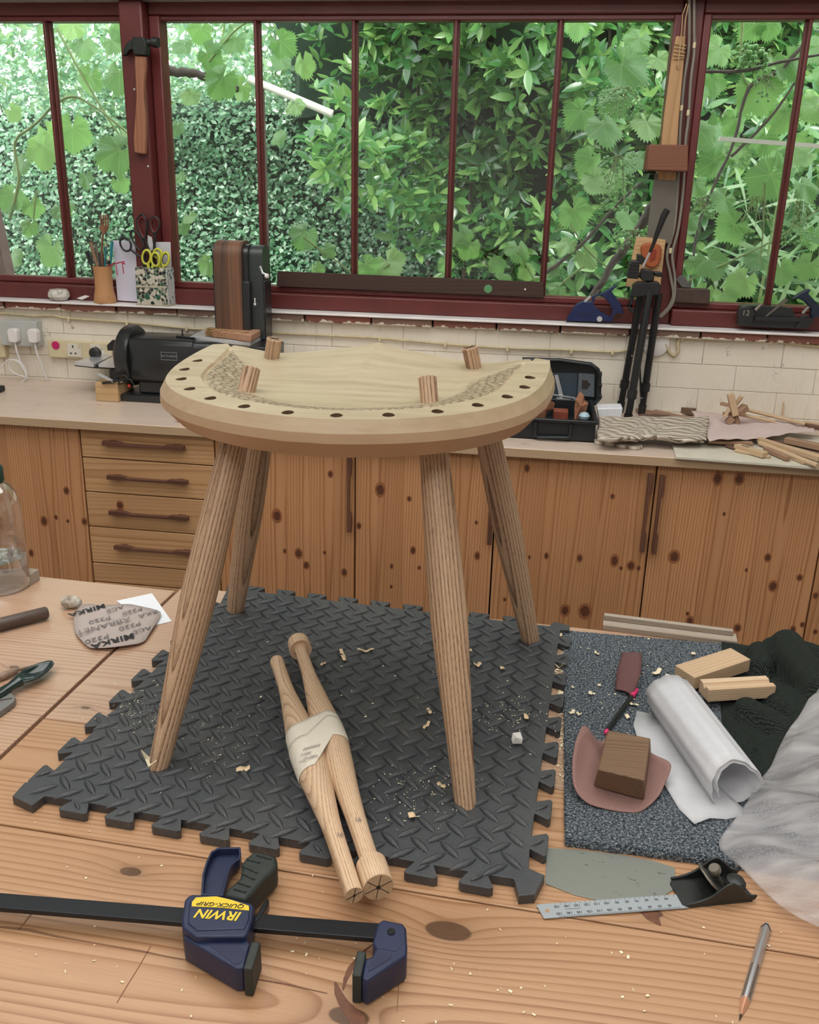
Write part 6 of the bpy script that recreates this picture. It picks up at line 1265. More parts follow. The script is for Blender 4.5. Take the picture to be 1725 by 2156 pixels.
rc = RT('knotted_cord', 'red knotted cord hanging from a stick out of the pot', 'cord', Ry_(*C3(640, 890), 1.855)); rc.part('cord', ptube(ptube(ptube(MB(), [C3(480, 935), C3(580, 900), C3(650, 885), C3(735, 868)], 1.852, .0020, 6), [C3(700, 890), C3(745, 905)], 1.852, .002, 6), [C3(700, 895), C3(712, 960), C3(722, 1050)], 1.852, .0016, 6), plain('crimson_cord', (.42, .02, .05), .7), smooth=60); rc.part('cord_end', ptube(MB(), [C3(605, 910), C3(615, 980), C3(628, 1075)], 1.852, .0014, 6), bpy.data.materials['crimson_cord'], smooth=60)  # a red cord, knotted
# -- cards behind
M_card = plain('lilac_white_card', (.62, .60, .70), .6)
single('card', ypr(MB(), [C3(556, 545), C3(1000, 560), C3(1005, 1480), C3(630, 1455)], 1.890, .001), M_card, 'tall blank lilac-white card leaning on the window post behind the pot', 'card')
single('card', ypr(MB(), [C3(1180, 570), C3(1430, 572), C3(1470, 1455), C3(1150, 1440)], 1.886, .001), plain('grey_white_card', (.55, .54, .57), .6), 'shorter grey-white card behind the yellow scissors', 'card')
# -- mosaic box
xa, xc = Ry_(*C3(900, 1300), 1.832).x+.002, Ry_(*C3(1375, 1300), 1.832).x; za = Ry_(*C3(1100, 965), 1.832).z
mo = RT('mosaic_box', 'square pen holder tiled in green and black broken mosaic', 'mosaic box', ((xa+xc)/2, 1.86, ZS))
def mosaic(name, side):
    g = G(name); o = g.obj(); s = g.xyz(o); v = g.N('TexVoronoi', dict(feature='F1'), Vector=g.V('MULTIPLY', o, (1., 1., 1.)), Scale=115 if side else 95); e = g.N('TexVoronoi', dict(feature='DISTANCE_TO_EDGE'), Vector=o, Scale=115 if side else 95).outputs['Distance']
    cc = g.xyz(v.outputs['Color'])[0]; c = g.ramp(cc, [(0, (.01, .02, .015)), (.3, (.03, .10, .06)), (.45, (.20, .20, .15)), (.6, (.50, .46, .36)), (.62, (.56, .52, .42))] if not side else [(0, (.70, .72, .72)), (.8, (.70, .72, .72)), (.85, (.10, .18, .22)), (1, (.70, .72, .72))], 'CONSTANT')
    g.bump(g.M('MULTIPLY', e, 8., clamp=True), .4, .001); return g.set(Base_Color=g.mix(g.M('LESS_THAN', e, .05), c, (.42, .39, .31)), Roughness=.35)
mb = MB(); mb.box((xa, 1.834, ZS+.003), (xc, 1.891, za)); mo.part('box', mb, mosaic('green_mosaic', False), bevel=.0012)
mo.part('side_tiles', MB().box((xc-.0006, 1.8345, ZS+.004), (xc+.0016, 1.8905, za-.001)), mosaic('white_mosaic', True))
M_grout = plain('old_grout', (.45, .41, .31), .8)
mo.part('foot', MB().box((xa-.004, 1.833, ZS), (xc+.004, 1.8925, ZS+.0035)), M_grout); mo.part('band', MB().box((xa, 1.8325, (ZS+za)/2-.002), (xc, 1.8342, (ZS+za)/2+.004)), M_grout)
M_dg = plain('dark_green_tile', (.015, .10, .06), .3)
for f in (.34, .70): 
    cx_ = xa+(xc-xa)*f; cz_ = ZS+.027; mo.part('diamond_tile', MB().add([(cx_-.009, 1.8335, cz_), (cx_, 1.8335, cz_-.009), (cx_+.009, 1.8335, cz_), (cx_, 1.8335, cz_+.009), (cx_-.009, 1.832, cz_), (cx_, 1.832, cz_-.009), (cx_+.009, 1.832, cz_), (cx_, 1.832, cz_+.009)], [(4, 5, 6, 7), (0, 1, 5, 4), (1, 2, 6, 5), (2, 3, 7, 6), (3, 0, 4, 7)]), M_dg)
M_yel = plain('lime_yellow_plastic', (.55, .55, .06), .4); M_red2 = plain('dark_red_plastic_liner', (.20, .025, .03), .4)
def scissors(label, loops, stems, y, m1, m2, blades=None, r=.0034):
    t = RT('scissors', label, 'scissors', ((xa+xc)/2, y, ZS+.01), 'scissors in the mosaic box')
    for lp_ in loops:
        P_ = spline([tuple(Ry_(*C3(a, b), y)) for a, b in lp_], 5, True); h_ = t.part('handle', MB().tube(P_, r, 8, False, True), m1, smooth=70)
        if m2: c_ = sum((Vector(q) for q in P_), Vector())/len(P_); t.part('liner', MB().tube([c_+(Vector(q)-c_)*.84 for q in P_], r*.62, 6, False, True), m2, h_, smooth=70)
    for st_ in stems: t.part('shank', MB().tube([tuple(Ry_(*C3(a, b), y)) for a, b in st_], r*1.15, 8), m1, smooth=70)
    for bl in (blades or []): t.part('blade', ypr(MB(), [C3(a, b) for a, b in bl], y+.002, .0015), M_alu)
    return t
def ell(cx_, cy_, rx_, ry_, tl=0): return [(cx_+rx_*cos(a)*cos(tl)-ry_*sin(a)*sin(tl), cy_+rx_*cos(a)*sin(tl)+ry_*sin(a)*cos(tl)) for a in [i*pi/5 for i in range(10)]]
scissors('largest black scissors with dark red handle liners standing upright in the mosaic box', [[(990, 160), (1055, 210), (1070, 340), (1055, 480), (1030, 520), (990, 470), (940, 350), (928, 240)], [(1200, 192), (1262, 250), (1258, 350), (1200, 435), (1145, 395), (1118, 280), (1145, 215)]], [[(1045, 510), (1075, 620), (1110, 720), (1120, 940)], [(1205, 430), (1190, 560), (1180, 720), (1160, 940)]], 1.874, M_blk, M_red2, [[(1085, 470), (1150, 500), (1175, 690), (1120, 720), (1085, 690)]])
scissors('plain black scissors fanned open to the left in the mosaic box', [[(740, 512), (805, 545), (835, 620), (810, 698), (740, 702), (685, 640), (668, 565), (695, 522)], [(870, 400), (945, 445), (1000, 560), (1025, 650), (965, 695), (890, 600), (828, 475), (838, 420)]], [[(835, 690), (920, 760), (1000, 800), (1030, 940)], [(1010, 690), (1040, 760), (1060, 940)]], 1.866, M_blk, None)
scissors('yellow and grey scissors at the left front of the mosaic box', [ell(1070, 800, 62, 105, .05), ell(1205, 835, 60, 100, -.1)], [[(1090, 905), (1105, 1010)], [(1165, 915), (1150, 1010)]], 1.850, M_yel, M_blk, r=.0042)
scissors('yellow and grey scissors at the right back of the mosaic box', [ell(1235, 745, 58, 65, 0), ell(1350, 830, 58, 100, .15)], [[(1250, 810), (1270, 1010)], [(1330, 930), (1310, 1010)]], 1.862, M_yel, M_blk, r=.0042)
single('paper_sachet', ypr(MB(), [(161, 628), (178, 622), (188, 624), (172, 631)], 1.86, .006), M_wpl, 'tiny white crumpled sachet on the sill left of the pot', 'sachet')
# -- dark straight edge in the window bottom
a, b = Ry_(584, 571, 1.915), Ry_(1144, 594, 1.915); c_, d_ = Ry_(583, 603, 1.915), Ry_(1146, 627, 1.915); M_se = wood('dark_hardwood_straightedge', (.075, .040, .030), (.055, .028, .021), (.030, .015, .012), ax='xzy', K=200, rough=.45, tone=.3)
se = RT('straight_edge', 'long dark hardwood straight edge leaning in the bottom of the centre window', 'straight edge', ((a.x+b.x)/2, 1.915, min(c_.z, d_.z)))
se.part('board', MB().add([c_, d_, b, a]+[Vector((q.x, q.y+.011, q.z)) for q in (c_, d_, b, a)], [(0, 1, 2, 3), (7, 6, 5, 4), (0, 4, 5, 1), (1, 5, 6, 2), (2, 6, 7, 3), (3, 7, 4, 0)]), M_se, bevel=.001)
se.part('hole', MB().lathe([(.0125, 0), (.0125, .0004)], 24, Matrix.Translation(Ry_(1028, 608, 1.9145)) @ Matrix.Rotation(pi/2, 4, 'X')), plain('leaf_green_seen_through', (.10, .28, .12), .6)); se.part('brass_pin', MB().lathe([(.003, 0), (.003, .0005)], 12, Matrix.Translation(Ry_(1106, 609, 1.9145)) @ Matrix.Rotation(pi/2, 4, 'X')), M_wpl)
# -- hammer on the left post
hm = RT('hammer', 'hammer with dark head hanging on the left window post, handle down', 'hammer', Ry_(296, 200, 1.878)); yh = 1.872
M_hw = wood('old_hammer_handle', (.34, .155, .085), (.27, .11, .06), (.16, .06, .032), ax='zxy', K=180, rough=.45)
hd_ = [(283, 116), (306, 118), (306, 140), (303, 170), (302, 205), (306, 240), (307, 280), (306, 325), (282, 322), (280, 290), (284, 240), (286, 200), (284, 160), (283, 140)]
hm.part('handle', ypr(MB(), hd_, yh-.012, .018), M_hw, bevel=.004)
hm.part('head', ypr(MB(), [(279, 77), (303, 78), (308, 95), (307, 116), (281, 115), (276, 95)], yh-.020, .030), plain('blackened_hammer_steel', (.030, .035, .032), .45, metal=.5, nz=.5, nscale=80), bevel=.003)
hm.part('claw', ypr(MB(), [(278, 82), (268, 88), (260, 102), (258, 118), (266, 114), (272, 105), (280, 104)], yh-.014, .018), bpy.data.materials['blackened_hammer_steel'], bevel=.002)
hm.part('face', MB().tube([Ry_(306, 90, yh-.004), Ry_(320, 89, yh-.004), Ry_(322, 89, yh-.004), Ry_(334, 90, yh-.004)], [.011, .009, .014, .014], 18), bpy.data.materials['blackened_hammer_steel'], smooth=40)
for u, v in ((283, 188), (312, 350)): single('screw', MB().lathe([(.0035, 0), (.003, .0015)], 12, Matrix.Translation(Ry_(u, v, 1.884)) @ Matrix.Rotation(pi/2, 4, 'X')), M_alu, 'screw head %s the hammer on the left window post' % ('beside' if v < 300 else 'below'), 'screw')
# -- tools on the right post
M_lath = wood('yellow_pine_lath', (.55, .34, .17), (.46, .26, .12), (.28, .14, .06), ax='zxy', K=140, rough=.5)
sw = RT('back_saw', 'flat grey saw blade with straight wooden handle hung by twine on the right post', 'saw', Ry_(1412, 120, 1.905)); ysw = 1.896
sw.part('handle', ypr(MB(), [(1424, 76), (1444, 76), (1440, 135), (1430, 250), (1423, 380), (1386, 378), (1398, 250), (1413, 135)], ysw-.008, .012), M_lath, bevel=.002)
M_blade = plain('dull_saw_steel', (.17, .155, .13), .42, metal=.45, nz=.15, nscale=20)
sw.part('blade', ypr(MB(), [(1379, 365), (1428, 367), (1424, 420), (1415, 513), (1361, 508), (1370, 430)], ysw, .0015), M_blade)
tw = MB()
for i, pts in enumerate(([(1446, 8), (1438, 30), (1436, 60), (1432, 100), (1428, 140)], [(1450, 10), (1444, 40), (1442, 70), (1438, 110)], [(1420, 92), (1445, 96)], [(1419, 100), (1444, 103)], [(1418, 108), (1443, 111)], [(1417, 116), (1442, 118)], [(1418, 124), (1441, 122)], [(1426, 135), (1430, 145), (1424, 142)])): ptube(tw, pts, ysw-.012, .0015, 6)
sw.part('twine', tw, plain('natural_twine', (.48, .34, .18), .8), smooth=60)
ml = RT('mallet', 'brown wooden mallet block hanging across the handle on the right post', 'mallet', Ry_(1405, 340, 1.885)); M_mal = wood('reddish_mallet_wood', (.27, .115, .065), (.20, .075, .042), (.12, .04, .025), ax='xzy', K=210, rough=.5)
def yloft(mb, pf, yf, pb, yb): A_ = [Ry_(u, v, yf) for u, v in pf]; B_ = [Ry_(u, v, yb) for u, v in pb]; n = len(A_); return mb.add(A_+B_, [tuple(range(n)), tuple(range(2*n-1, n-1, -1))]+[(i, n+i, n+(i+1) % n, (i+1) % n) for i in range(n)])
P4 = [Ry_(u, v, 1.830) for u, v in ((1368, 304), (1450, 305), (1449, 362), (1360, 358))]; mbm = MB().add(P4+[Vector((q.x-.003, 1.884, q.z)) for q in P4], [(0, 1, 2, 3), (7, 6, 5, 4), (0, 4, 5, 1), (1, 5, 6, 2), (2, 6, 7, 3), (3, 7, 4, 0)]); ml.part('mallet_head', mbm, M_mal, bevel=.003)
# twin grey cables down the post
M_gcab = plain('grey_painted_cable', (.22, .20, .165), .55, nz=.2, nscale=40)
for dx_, lab in ((0, 'left one of two grey cables running down the right window post'), (1, 'right one of two grey cables running down the right window post')):
    px_l = [(1452+dx_*10, -10), (1452+dx_*10, 60), (1450+dx_*12, 110), (1441+dx_*14, 170), (1434+dx_*16, 250), (1431+dx_*13, 300), (1427+dx_*12, 400), (1420+dx_*9, 480), (1405+dx_*11, 535), (1412+dx_*9, 580), (1418+dx_*3, 620), (1409+dx_*4, 645), (1388+dx_*4, 668)]
    t = cable('post_cable', px_l, 1.900, .0042, lab, mat_=M_gcab, clips=[(1435, 228), (1412, 528)] if not dx_ else [(1462, 96), (1449, 238)])
# orange tool on a pale panel
pn = RT('tool_board', 'small pale wooden panel leaning on the right post behind the tripod head', 'panel', Ry_(1365, 610, 1.90)); pn.part('panel', ypr(MB(), [(1341, 498), (1365, 500), (1402, 505), (1390, 612), (1318, 603)], 1.886, .012), M_box, bevel=.001)
og = RT('orange_plane', 'orange rounded wooden tool resting on the pale panel behind the tripod handle', 'tool', Ry_(1372, 560, 1.88)); M_or = wood('orange_padauk', (.46, .13, .05), (.36, .085, .03), (.22, .045, .018), ax='zxy', K=160, rough=.35)
og.part('body', ypr(MB(), [(1350, 520), (1356, 513), (1370, 511), (1388, 514), (1394, 522), (1393, 545), (1388, 558), (1376, 565), (1363, 562), (1352, 548)], 1.866, .02), M_or, bevel=.004); og.part('throat', ypr(MB(), [(1370, 525), (1383, 525), (1381, 545), (1369, 552)], 1.8645, .003), plain('deep_orange', (.25, .035, .015), .4))
# -- transitional wooden plane in the right window
wp_ = RT('wooden_plane', 'small dark wooden plane with tilted iron in the bottom left of the right window', 'hand plane', Ry_(1455, 638, 1.935)); wp_.part('stock', ypr(MB(), [(1420, 606), (1496, 610), (1495, 641), (1419, 637)], 1.905, .042), plain('dark_old_beech', (.060, .034, .025), .55, nz=.5, nscale=40), bevel=.003); wp_.part('iron', ypr(MB(), [(1423, 588), (1433, 580), (1443, 583), (1455, 606), (1436, 605)], 1.915, .022), plain('worn_grey_iron', (.13, .12, .12), .5, metal=.3), bevel=.001)
# -- blue bench plane
def C4(x, y): return (1180+x/5.39, 560+y/5.39)
M_bp = plain('deep_blue_enamel', (.012, .022, .085), .3, nz=.2, nscale=60)
b4 = RT('blue_hand_plane', 'dark blue metal hand plane with curved handle on the sill right of the straight edge', 'hand plane', (Ry_(1235, 676, 1.85).x, 1.855, ZS)); yb_ = 1.842
b4.part('body', ypr(MB(), [C4(65, 628), C4(100, 560), C4(180, 440), C4(250, 405), (1180+300/5.39, 560+410/5.39), C4(365, 400), C4(400, 470), C4(470, 530), C4(550, 570), C4(595, 600), C4(595, 632)], yb_, .030), M_bp, bevel=.0015)
b4.part('sole', MB().box((Ry_(*C4(60, 632), yb_).x, yb_-.004, ZS), (Ry_(*C4(600, 632), yb_).x, yb_+.036, ZS+.0035)), M_alu)
b4.part('handle', ypr(MB(), [C4(445, 330), C4(520, 280), C4(640, 210), C4(645, 225), C4(580, 290), C4(620, 345), C4(690, 430), C4(720, 530), C4(700, 550), C4(660, 530), C4(610, 560), C4(600, 600), C4(530, 610), C4(585, 570), C4(590, 480), C4(540, 400), C4(490, 350)], yb_+.006, .018), M_bp, bevel=.003)
b4.part('blade', ypr(MB(), [C4(62, 628), C4(75, 628), C4(350, 350), C4(335, 335)], yb_+.003, .022), M_alu); b4.part('bridge', ypr(MB(), [C4(350, 360), C4(390, 330), C4(440, 315), C4(450, 335), C4(400, 350), C4(390, 400), C4(375, 420)], yb_+.008, .012), M_bp, bevel=.001)
b4.part('brass_knob', MB().lathe([(.008, 0), (.008, .006)], 18, Matrix.Translation(Ry_(*C4(445, 600), yb_-.001)) @ Matrix.Rotation(pi/2, 4, 'X')), M_alu, smooth=40)
text_on(b4.o, 'No71', b4.inv @ (Ry_(*C4(280, 555), yb_)+Vector((0, -.0005, 0))), (1, 0, 0), (0, -1, 0), .014, M_black, 'lettering', .0002, shear=.2)
# -- black combination plane
def C5(x, y): return (1500+x/5.991, 600+y/5.991)
k5 = RT('black_combination_plane', 'black metal combination plane with dark blue handle at the right end of the sill', 'hand plane', (Ry_(1625, 690, 1.85).x, 1.852, ZS)); y5 = 1.838
k5.part('body', ypr(MB(), [C5(330, 510), C5(330, 330), C5(370, 265), C5(480, 255), C5(650, 262), C5(900, 275), C5(1010, 300), C5(1040, 360), C5(1050, 420), C5(1290, 430), C5(1210, 545), C5(1080, 550), C5(500, 525)], y5+.008, .030), M_blkm, bevel=.002)
for pts in ([(330, 510), (330, 340), (370, 280), (500, 275), (540, 330), (530, 400), (490, 510)], [(1050, 545), (1130, 400), (1180, 380), (1290, 430), (1210, 550)]): k5.part('side_casting', ypr(MB(), [C5(*q_) for q_ in pts], y5, .010), M_blkm, bevel=.002)
k5.part('skate', pbar(MB(), Ry_(*C5(540, 420), y5-.001), Ry_(*C5(1280, 440), y5-.001), .004, .012), M_blkm)
k5.part('blade', ypr(MB(), [C5(650, 410), C5(670, 415), C5(960, 190), C5(930, 175)], y5+.004, .014), M_edge)
k5.part('handle', ypr(MB(), [C5(1010, 170), C5(1100, 110), C5(1200, 55), C5(1250, 60), C5(1215, 110), C5(1300, 200), C5(1400, 340), C5(1390, 390), C5(1280, 420), C5(1240, 400), C5(1250, 300), C5(1170, 210), C5(1080, 170), C5(1000, 200)], y5+.010, .018), plain('navy_handle', (.012, .020, .040), .4), bevel=.003)
for a_, b_ in (((545, 320), (620, 245)), ((1140, 360), (1220, 275))): k5.part('thumb_screw', MB().tube([Ry_(*C5(*a_), y5-.004), Ry_(*C5(*b_), y5-.004)], [.0055, .0045], 12), M_edge, smooth=50)
text_on(k5.o, '12', k5.inv @ (Ry_(*C5(425, 355), y5)+Vector((0, -.0006, 0))), (1, 0, 0), (0, -1, 0), .022, plain('cast_numeral_grey', (.30, .28, .24), .5), 'lettering', .0004)
# -- tripod
tr_ = RT('tripod', 'black folded camera tripod with pan handle standing on the worktop against the window', 'tripod', (.888, 1.80, ZW)); yt = 1.80
M_tr = plain('black_tripod_tube', (.010, .011, .012), .35)
for (u0, v0, y0), (u1, v1, y1), r_ in (((1369, 612, 1.79), (1324, 872, 1.755), .0115), ((1350, 618, 1.82), (1309, 845, 1.845), .0105), ((1388, 618, 1.82), (1354, 852, 1.84), .0105)):
    a_ = Ry_(u0, v0, y0); b_ = Ry_(u1, v1, y1); b_.z = max(b_.z, ZW+.012); m_ = a_.lerp(b_, .80); lg_ = tr_.part('leg', MB().tube([a_, m_], r_, 14), M_tr, smooth=60); lg_2 = tr_.part('leg_clamp', MB().tube([m_, a_.lerp(b_, .87)], r_*1.3, 14), M_blk, lg_, smooth=40)
    tr_.part('lower_tube', MB().tube([a_.lerp(b_, .87), b_], r_*.9, 12), M_tr, lg_, smooth=60); tr_.part('foot', MB().tube([b_, Vector((b_.x-.002, b_.y, ZW+.0005))], [r_*1.15, r_*1.0], 12), M_blk, lg_, smooth=40)
tr_.part('strut', MB().tube([Ry_(1347, 748, 1.83), Ry_(1350, 835, 1.835)], .003, 6), M_blk); 
for u, v in ((1331, 749), (1354, 749), (1318, 838), (1352, 838)): tr_.part('rivet', MB().lathe([(.0018, 0), (.0018, .001)], 8, Matrix.Translation(Ry_(u, v, 1.785)) @ Matrix.Rotation(pi/2, 4, 'X')), M_alu)
tr_.part('spider', ypr(ypr(MB(), [(1335, 600), (1345, 594), (1388, 594), (1392, 603), (1388, 622), (1372, 622), (1340, 626), (1330, 625)], 1.78, .045), [(1328, 618), (1337, 612), (1333, 640), (1326, 644), (1338, 656), (1334, 664), (1322, 648)], 1.785, .012), M_blk, bevel=.003)
tr_.part('column', MB().tube([Ry_(1366, 625, yt), Ry_(1370, 575, yt)], .011, 14), M_blk, smooth=60)
hd2 = tr_.part('pan_head', ypr(ypr(MB(), [(1353, 566), (1376, 570), (1378, 585), (1372, 592), (1355, 592), (1346, 584)], 1.775, .04), [(1376, 572), (1392, 572), (1397, 578), (1395, 584), (1380, 582)], 1.785, .018), M_blk, bevel=.003)
tr_.part('platform', ypr(MB(), [(1329, 548), (1348, 550), (1345, 588), (1322, 586), (1321, 582)], 1.768, .045), M_blk, bevel=.003); tr_.part('quick_plate', ypr(MB(), [(1343, 535), (1352, 537), (1360, 545), (1352, 558), (1342, 552)], 1.775, .03), M_blk, bevel=.002)
for i in range(4): tr_.part('platform_rib', pbar(MB(), Ry_(1325, 556+i*7, 1.766), Ry_(1345, 559+i*7, 1.766), .004, .003), M_blkm)
tr_.part('handle_rod', MB().tube([Ry_(1354, 562, 1.765), Ry_(1371, 527, 1.755)], .0032, 10), M_alu, smooth=60)
tr_.part('pan_handle', MB().tube([Ry_(1369, 531, 1.755), Ry_(1376, 515, 1.752), Ry_(1381, 500, 1.750), Ry_(1398, 455, 1.742), Ry_(1406, 441, 1.740)], [.0045, .0050, .0062, .0092, .0088], 14), M_blk, smooth=50)
# -- tool case
cx0_, cx1_ = .47, Rz_(1250, 933, ZW).x; yf_, yk_ = 1.470, 1.735; zc_ = Ry_(1245, 886, yf_).z
cs = RT('tool_case', 'open black plastic tool case with lid up, partly hidden by the stool seat', 'tool case', ((cx0_+cx1_)/2, 1.6, ZW))
def openbox(x0, x1, y0, y1, z0, z1, t_): return MB().box((x0, y0, z0), (x1, y1, z0+t_)).box((x0, y0, z0), (x1, y0+t_, z1)).box((x0, y1-t_, z0), (x1, y1, z1)).box((x0, y0+t_, z0), (x0+t_, y1-t_, z1)).box((x1-t_, y0+t_, z0), (x1, y1-t_, z1))
M_case = plain('black_case_plastic', (.010, .013, .015), .38); cs.part('case_body', openbox(cx0_, cx1_+.002, yf_, yk_, ZW, zc_-.004, .005), M_case, bevel=.002)
cs.part('rim', MB().box((cx0_-.004, yf_-.006, zc_-.010), (cx1_+.008, yf_+.004, zc_)).box((cx1_-.002, yf_, zc_-.010), (cx1_+.008, yk_, zc_)), M_case, bevel=.003)
cs.part('carry_handle', MB().tube([(cx1_-.155, yf_-.006, zc_-.012), (cx1_-.155, yf_-.010, ZW+.015), (cx1_-.145, yf_-.010, ZW+.008), (cx1_-.068, yf_-.010, ZW+.012), (cx1_-.063, yf_-.010, ZW+.018), (cx1_-.062, yf_-.006, zc_-.012)], .005, 8), M_case, smooth=60)
zl1 = Ry_(1220, 768, yk_).z; lx1 = Ry_(1262, 800, yk_).x
cs.part('lid', ypr(MB(), [(1100, 757), (1180, 758), (1245, 768), (1258, 778), (1262, 790), (1261, 840), (1250, 851), (1100, 838)], yk_+.02, .008), M_case, bevel=.003)
lf = MB(); lpx = [(1100, 757), (1180, 759), (1245, 768), (1258, 778), (1262, 790), (1261, 840), (1250, 851)]; P_ = [Ry_(u, v, yk_+.005) for u, v in lpx]; lf.tube(P_, .007, 8); cs.part('lid_rim', lf, M_case, smooth=60)
cs.part('lid_panel', ypr(MB(), [(1155, 785), (1216, 786), (1214, 845), (1152, 842)], yk_+.018, .002), plain('blue_black_sheen', (.045, .065, .085), .3)); cs.part('foam_pad', ypr(MB(), [(1219, 786), (1252, 788), (1251, 836), (1216, 833)], yk_+.012, .007), plain('grey_foam_pad', (.10, .115, .13), .9, nz=.4, nscale=500))
cs.part('pad_cutout', ypr(MB(), [(1226, 800), (1238, 801), (1240, 806), (1245, 809), (1240, 814), (1237, 820), (1225, 819)], yk_+.0115, .001), M_kerf)
for v in (787, 811, 835): p = Ry_(1264, v, yk_+.005); cs.part('latch', MB().bx(p, (.010, .018, .012)), M_blk, bevel=.002)
sq_ = RT('angle_gauge', 'silver sliding angle gauge leaning inside the lid of the open case', 'angle gauge', (Ry_(1185, 843, yk_).x, yk_, ZW+.055)); sq_.part('blade', ypr(MB(), [(1168, 790), (1175, 789), (1186, 832), (1184, 846), (1179, 840)], yk_+.008, .002), M_alu); fr_m = MB()
for seg in ([(1154, 829), (1212, 838)], [(1212, 838), (1206, 848)], [(1206, 848), (1164, 844)], [(1164, 844), (1154, 829)], [(1172, 838), (1202, 842)]): pbar(fr_m, Ry_(*seg[0], yk_+.006), Ry_(*seg[1], yk_+.006), .003, .004)
sq_.part('stock', fr_m, M_alu)
M_bark2 = plain('flaky_bark', (.30, .13, .07), .8, nz=.7, nscale=90, bump=.8)
def chunk(label, px, y, th, mat_, name='wood_chunk'):
    mb = MB(); P_ = [Ry_(u, v, y) for u, v in px]; n = len(P_); c_ = sum(P_, Vector())/n; mb.add([q+Vector((rr(-.003, .003), rr(-.008, .008), 0)) for q in P_]+[c_+(q-c_)*.8+Vector((0, th, 0)) for q in P_]+[c_+Vector((0, -.012, 0))], [(i, (i+1) % n, 2*n) for i in range(n)]+[(i, n+i, n+(i+1) % n, (i+1) % n) for i in range(n)]+[tuple(range(2*n-1, n-1, -1))]); return single(name, mb, mat_, label, 'wood chunk')
chunk('flaky reddish bark chunk sticking up at the right of the open case', [(1222, 824), (1228, 832), (1233, 845), (1238, 848), (1234, 866), (1224, 880), (1208, 884), (1210, 858), (1214, 840)], 1.62, .03, M_bark2)
chunk('curly reddish bark chunk at the left of the open case, beside the seat edge', [(1146, 836), (1160, 842), (1168, 850), (1166, 862), (1152, 872), (1146, 884), (1126, 880), (1134, 862)], 1.60, .03, M_bark2)
single('red_box', MB().box((Ry_(1165, 880, 1.66).x, 1.655, ZW+.006), (Ry_(1196, 880, 1.66).x, 1.70, Ry_(1180, 866, 1.66).z)), plain('red_brown_box', (.26, .06, .03), .5), 'small red-brown block inside the open case', 'box', bevel=.001)
single('glass_stopper', MB().lathe([(.0005, 0), (.012, .002), (.015, .010), (.010, .018), (.0005, .021)], 20, Matrix.Translation((Ry_(1230, 884, 1.53).x, 1.53, ZW+.048))), plain('pale_blue_knob', (.35, .48, .55), .2), 'pale blue rounded knob at the front of the open case', 'knob', smooth=50)
# -- right part of the worktop
single('plywood_offcut', zpr(MB(), [(1415, 930), (1424, 961), (1600, 974), (1800, 990), (1810, 925), (1600, 905)], ZW+.0075, ZW+.0005), plain('cream_birch_ply', (.60, .56, .46), .5, nz=.12, nscale=20), 'cream plywood sheet lying at the front edge of the worktop on the right', 'plywood sheet', bevel=.0008)
gv = G('riven_grey_wood'); _o = gv.obj(); _s = gv.xyz(_o); _w = gv.noise(gv.comb(gv.M('MULTIPLY', _s[0], 5.), gv.M('MULTIPLY', _s[1], 30.), 0.), 1., 3.); _v = gv.M('SINE', gv.M('ADD', gv.M('MULTIPLY', _s[1], 620.), gv.M('MULTIPLY', _w, 9.)))
gv.set(Base_Color=gv.ramp(gv.M('ADD', .5, gv.M('MULTIPLY', _v, .5)), [(0, (.17, .13, .09)), (.25, (.36, .30, .23)), (.7, (.56, .49, .40)), (1, (.64, .57, .48))]), Roughness=.75); gv.bump(_v, .8, .002); M_riven = gv.m
def riven(a, b):
    p = Rz_(1262+228*a, 889-2*a, ZW+.030).lerp(Rz_(1258+225*a, 932+1.5*sin(a*9)+(-3 if .38 < a < .55 else 0), ZW+.022), b)
    p.z += .0060*abs(sin(b*42+.8*sin(a*5)+.6*sin(a*13)))+.002*sin(a*20+b*9); return tuple(p)
single('riven_board', MB().grid(riven, 70, 120), M_riven, 'rough riven board with deep wavy grain in front of the tripod feet', 'board', smooth=60, solid=.010)
single('split_lath', zpr(MB(), [(1252, 918), (1258, 916), (1350, 934), (1354, 938), (1345, 941), (1252, 928)], ZW+.010, ZW+.0006), M_riven, 'thin split lath under the left end of the riven board', 'lath', bevel=.001)
single('white_block', ypr(MB(), [(1258, 860), (1312, 859), (1308, 886), (1262, 890)], 1.68, .06), plain('white_foam_block', (.72, .73, .76), .5, nz=.1, nscale=80), 'white block standing between the tool case and the tripod', 'block', bevel=.003)
M_tan = plain('brown_turned_handle', (.11, .055, .04), .5, nz=.3, nscale=40)
single('turned_handle', MB().tube([Rz_(1344, 880, ZW+.02), Rz_(1352, 881, ZW+.02), Rz_(1405, 884, ZW+.02), Rz_(1417, 884, ZW+.02)], [.010, .014, .0145, .011], 18), M_tan, 'dark brown turned handle lying behind the riven board', 'tool handle', smooth=50)  # a loose turned tool handle
M_ppr = plain('pinkish_brown_paper', (.60, .47, .44), .65, nz=.12, nscale=12, bump=.2)
pl4 = [Rz_(u, v, ZW+.030) for u, v in ((1456, 865), (1692, 893), (1722, 909), (1494, 930))]
def paper(a, b):
    p = pl4[0].lerp(pl4[1], a).lerp(pl4[3].lerp(pl4[2], a), b); p.z += .004*sin(a*9+b*4)*sin(b*5)+.0015*sin(a*40+b*17)+.006*a*(1-b); return tuple(p)
single('brown_paper', MB().grid(paper, 50, 24), M_ppr, 'crumpled pinkish-brown paper sheet covering the offcuts on the right of the worktop', 'paper', smooth=60, solid=.001)
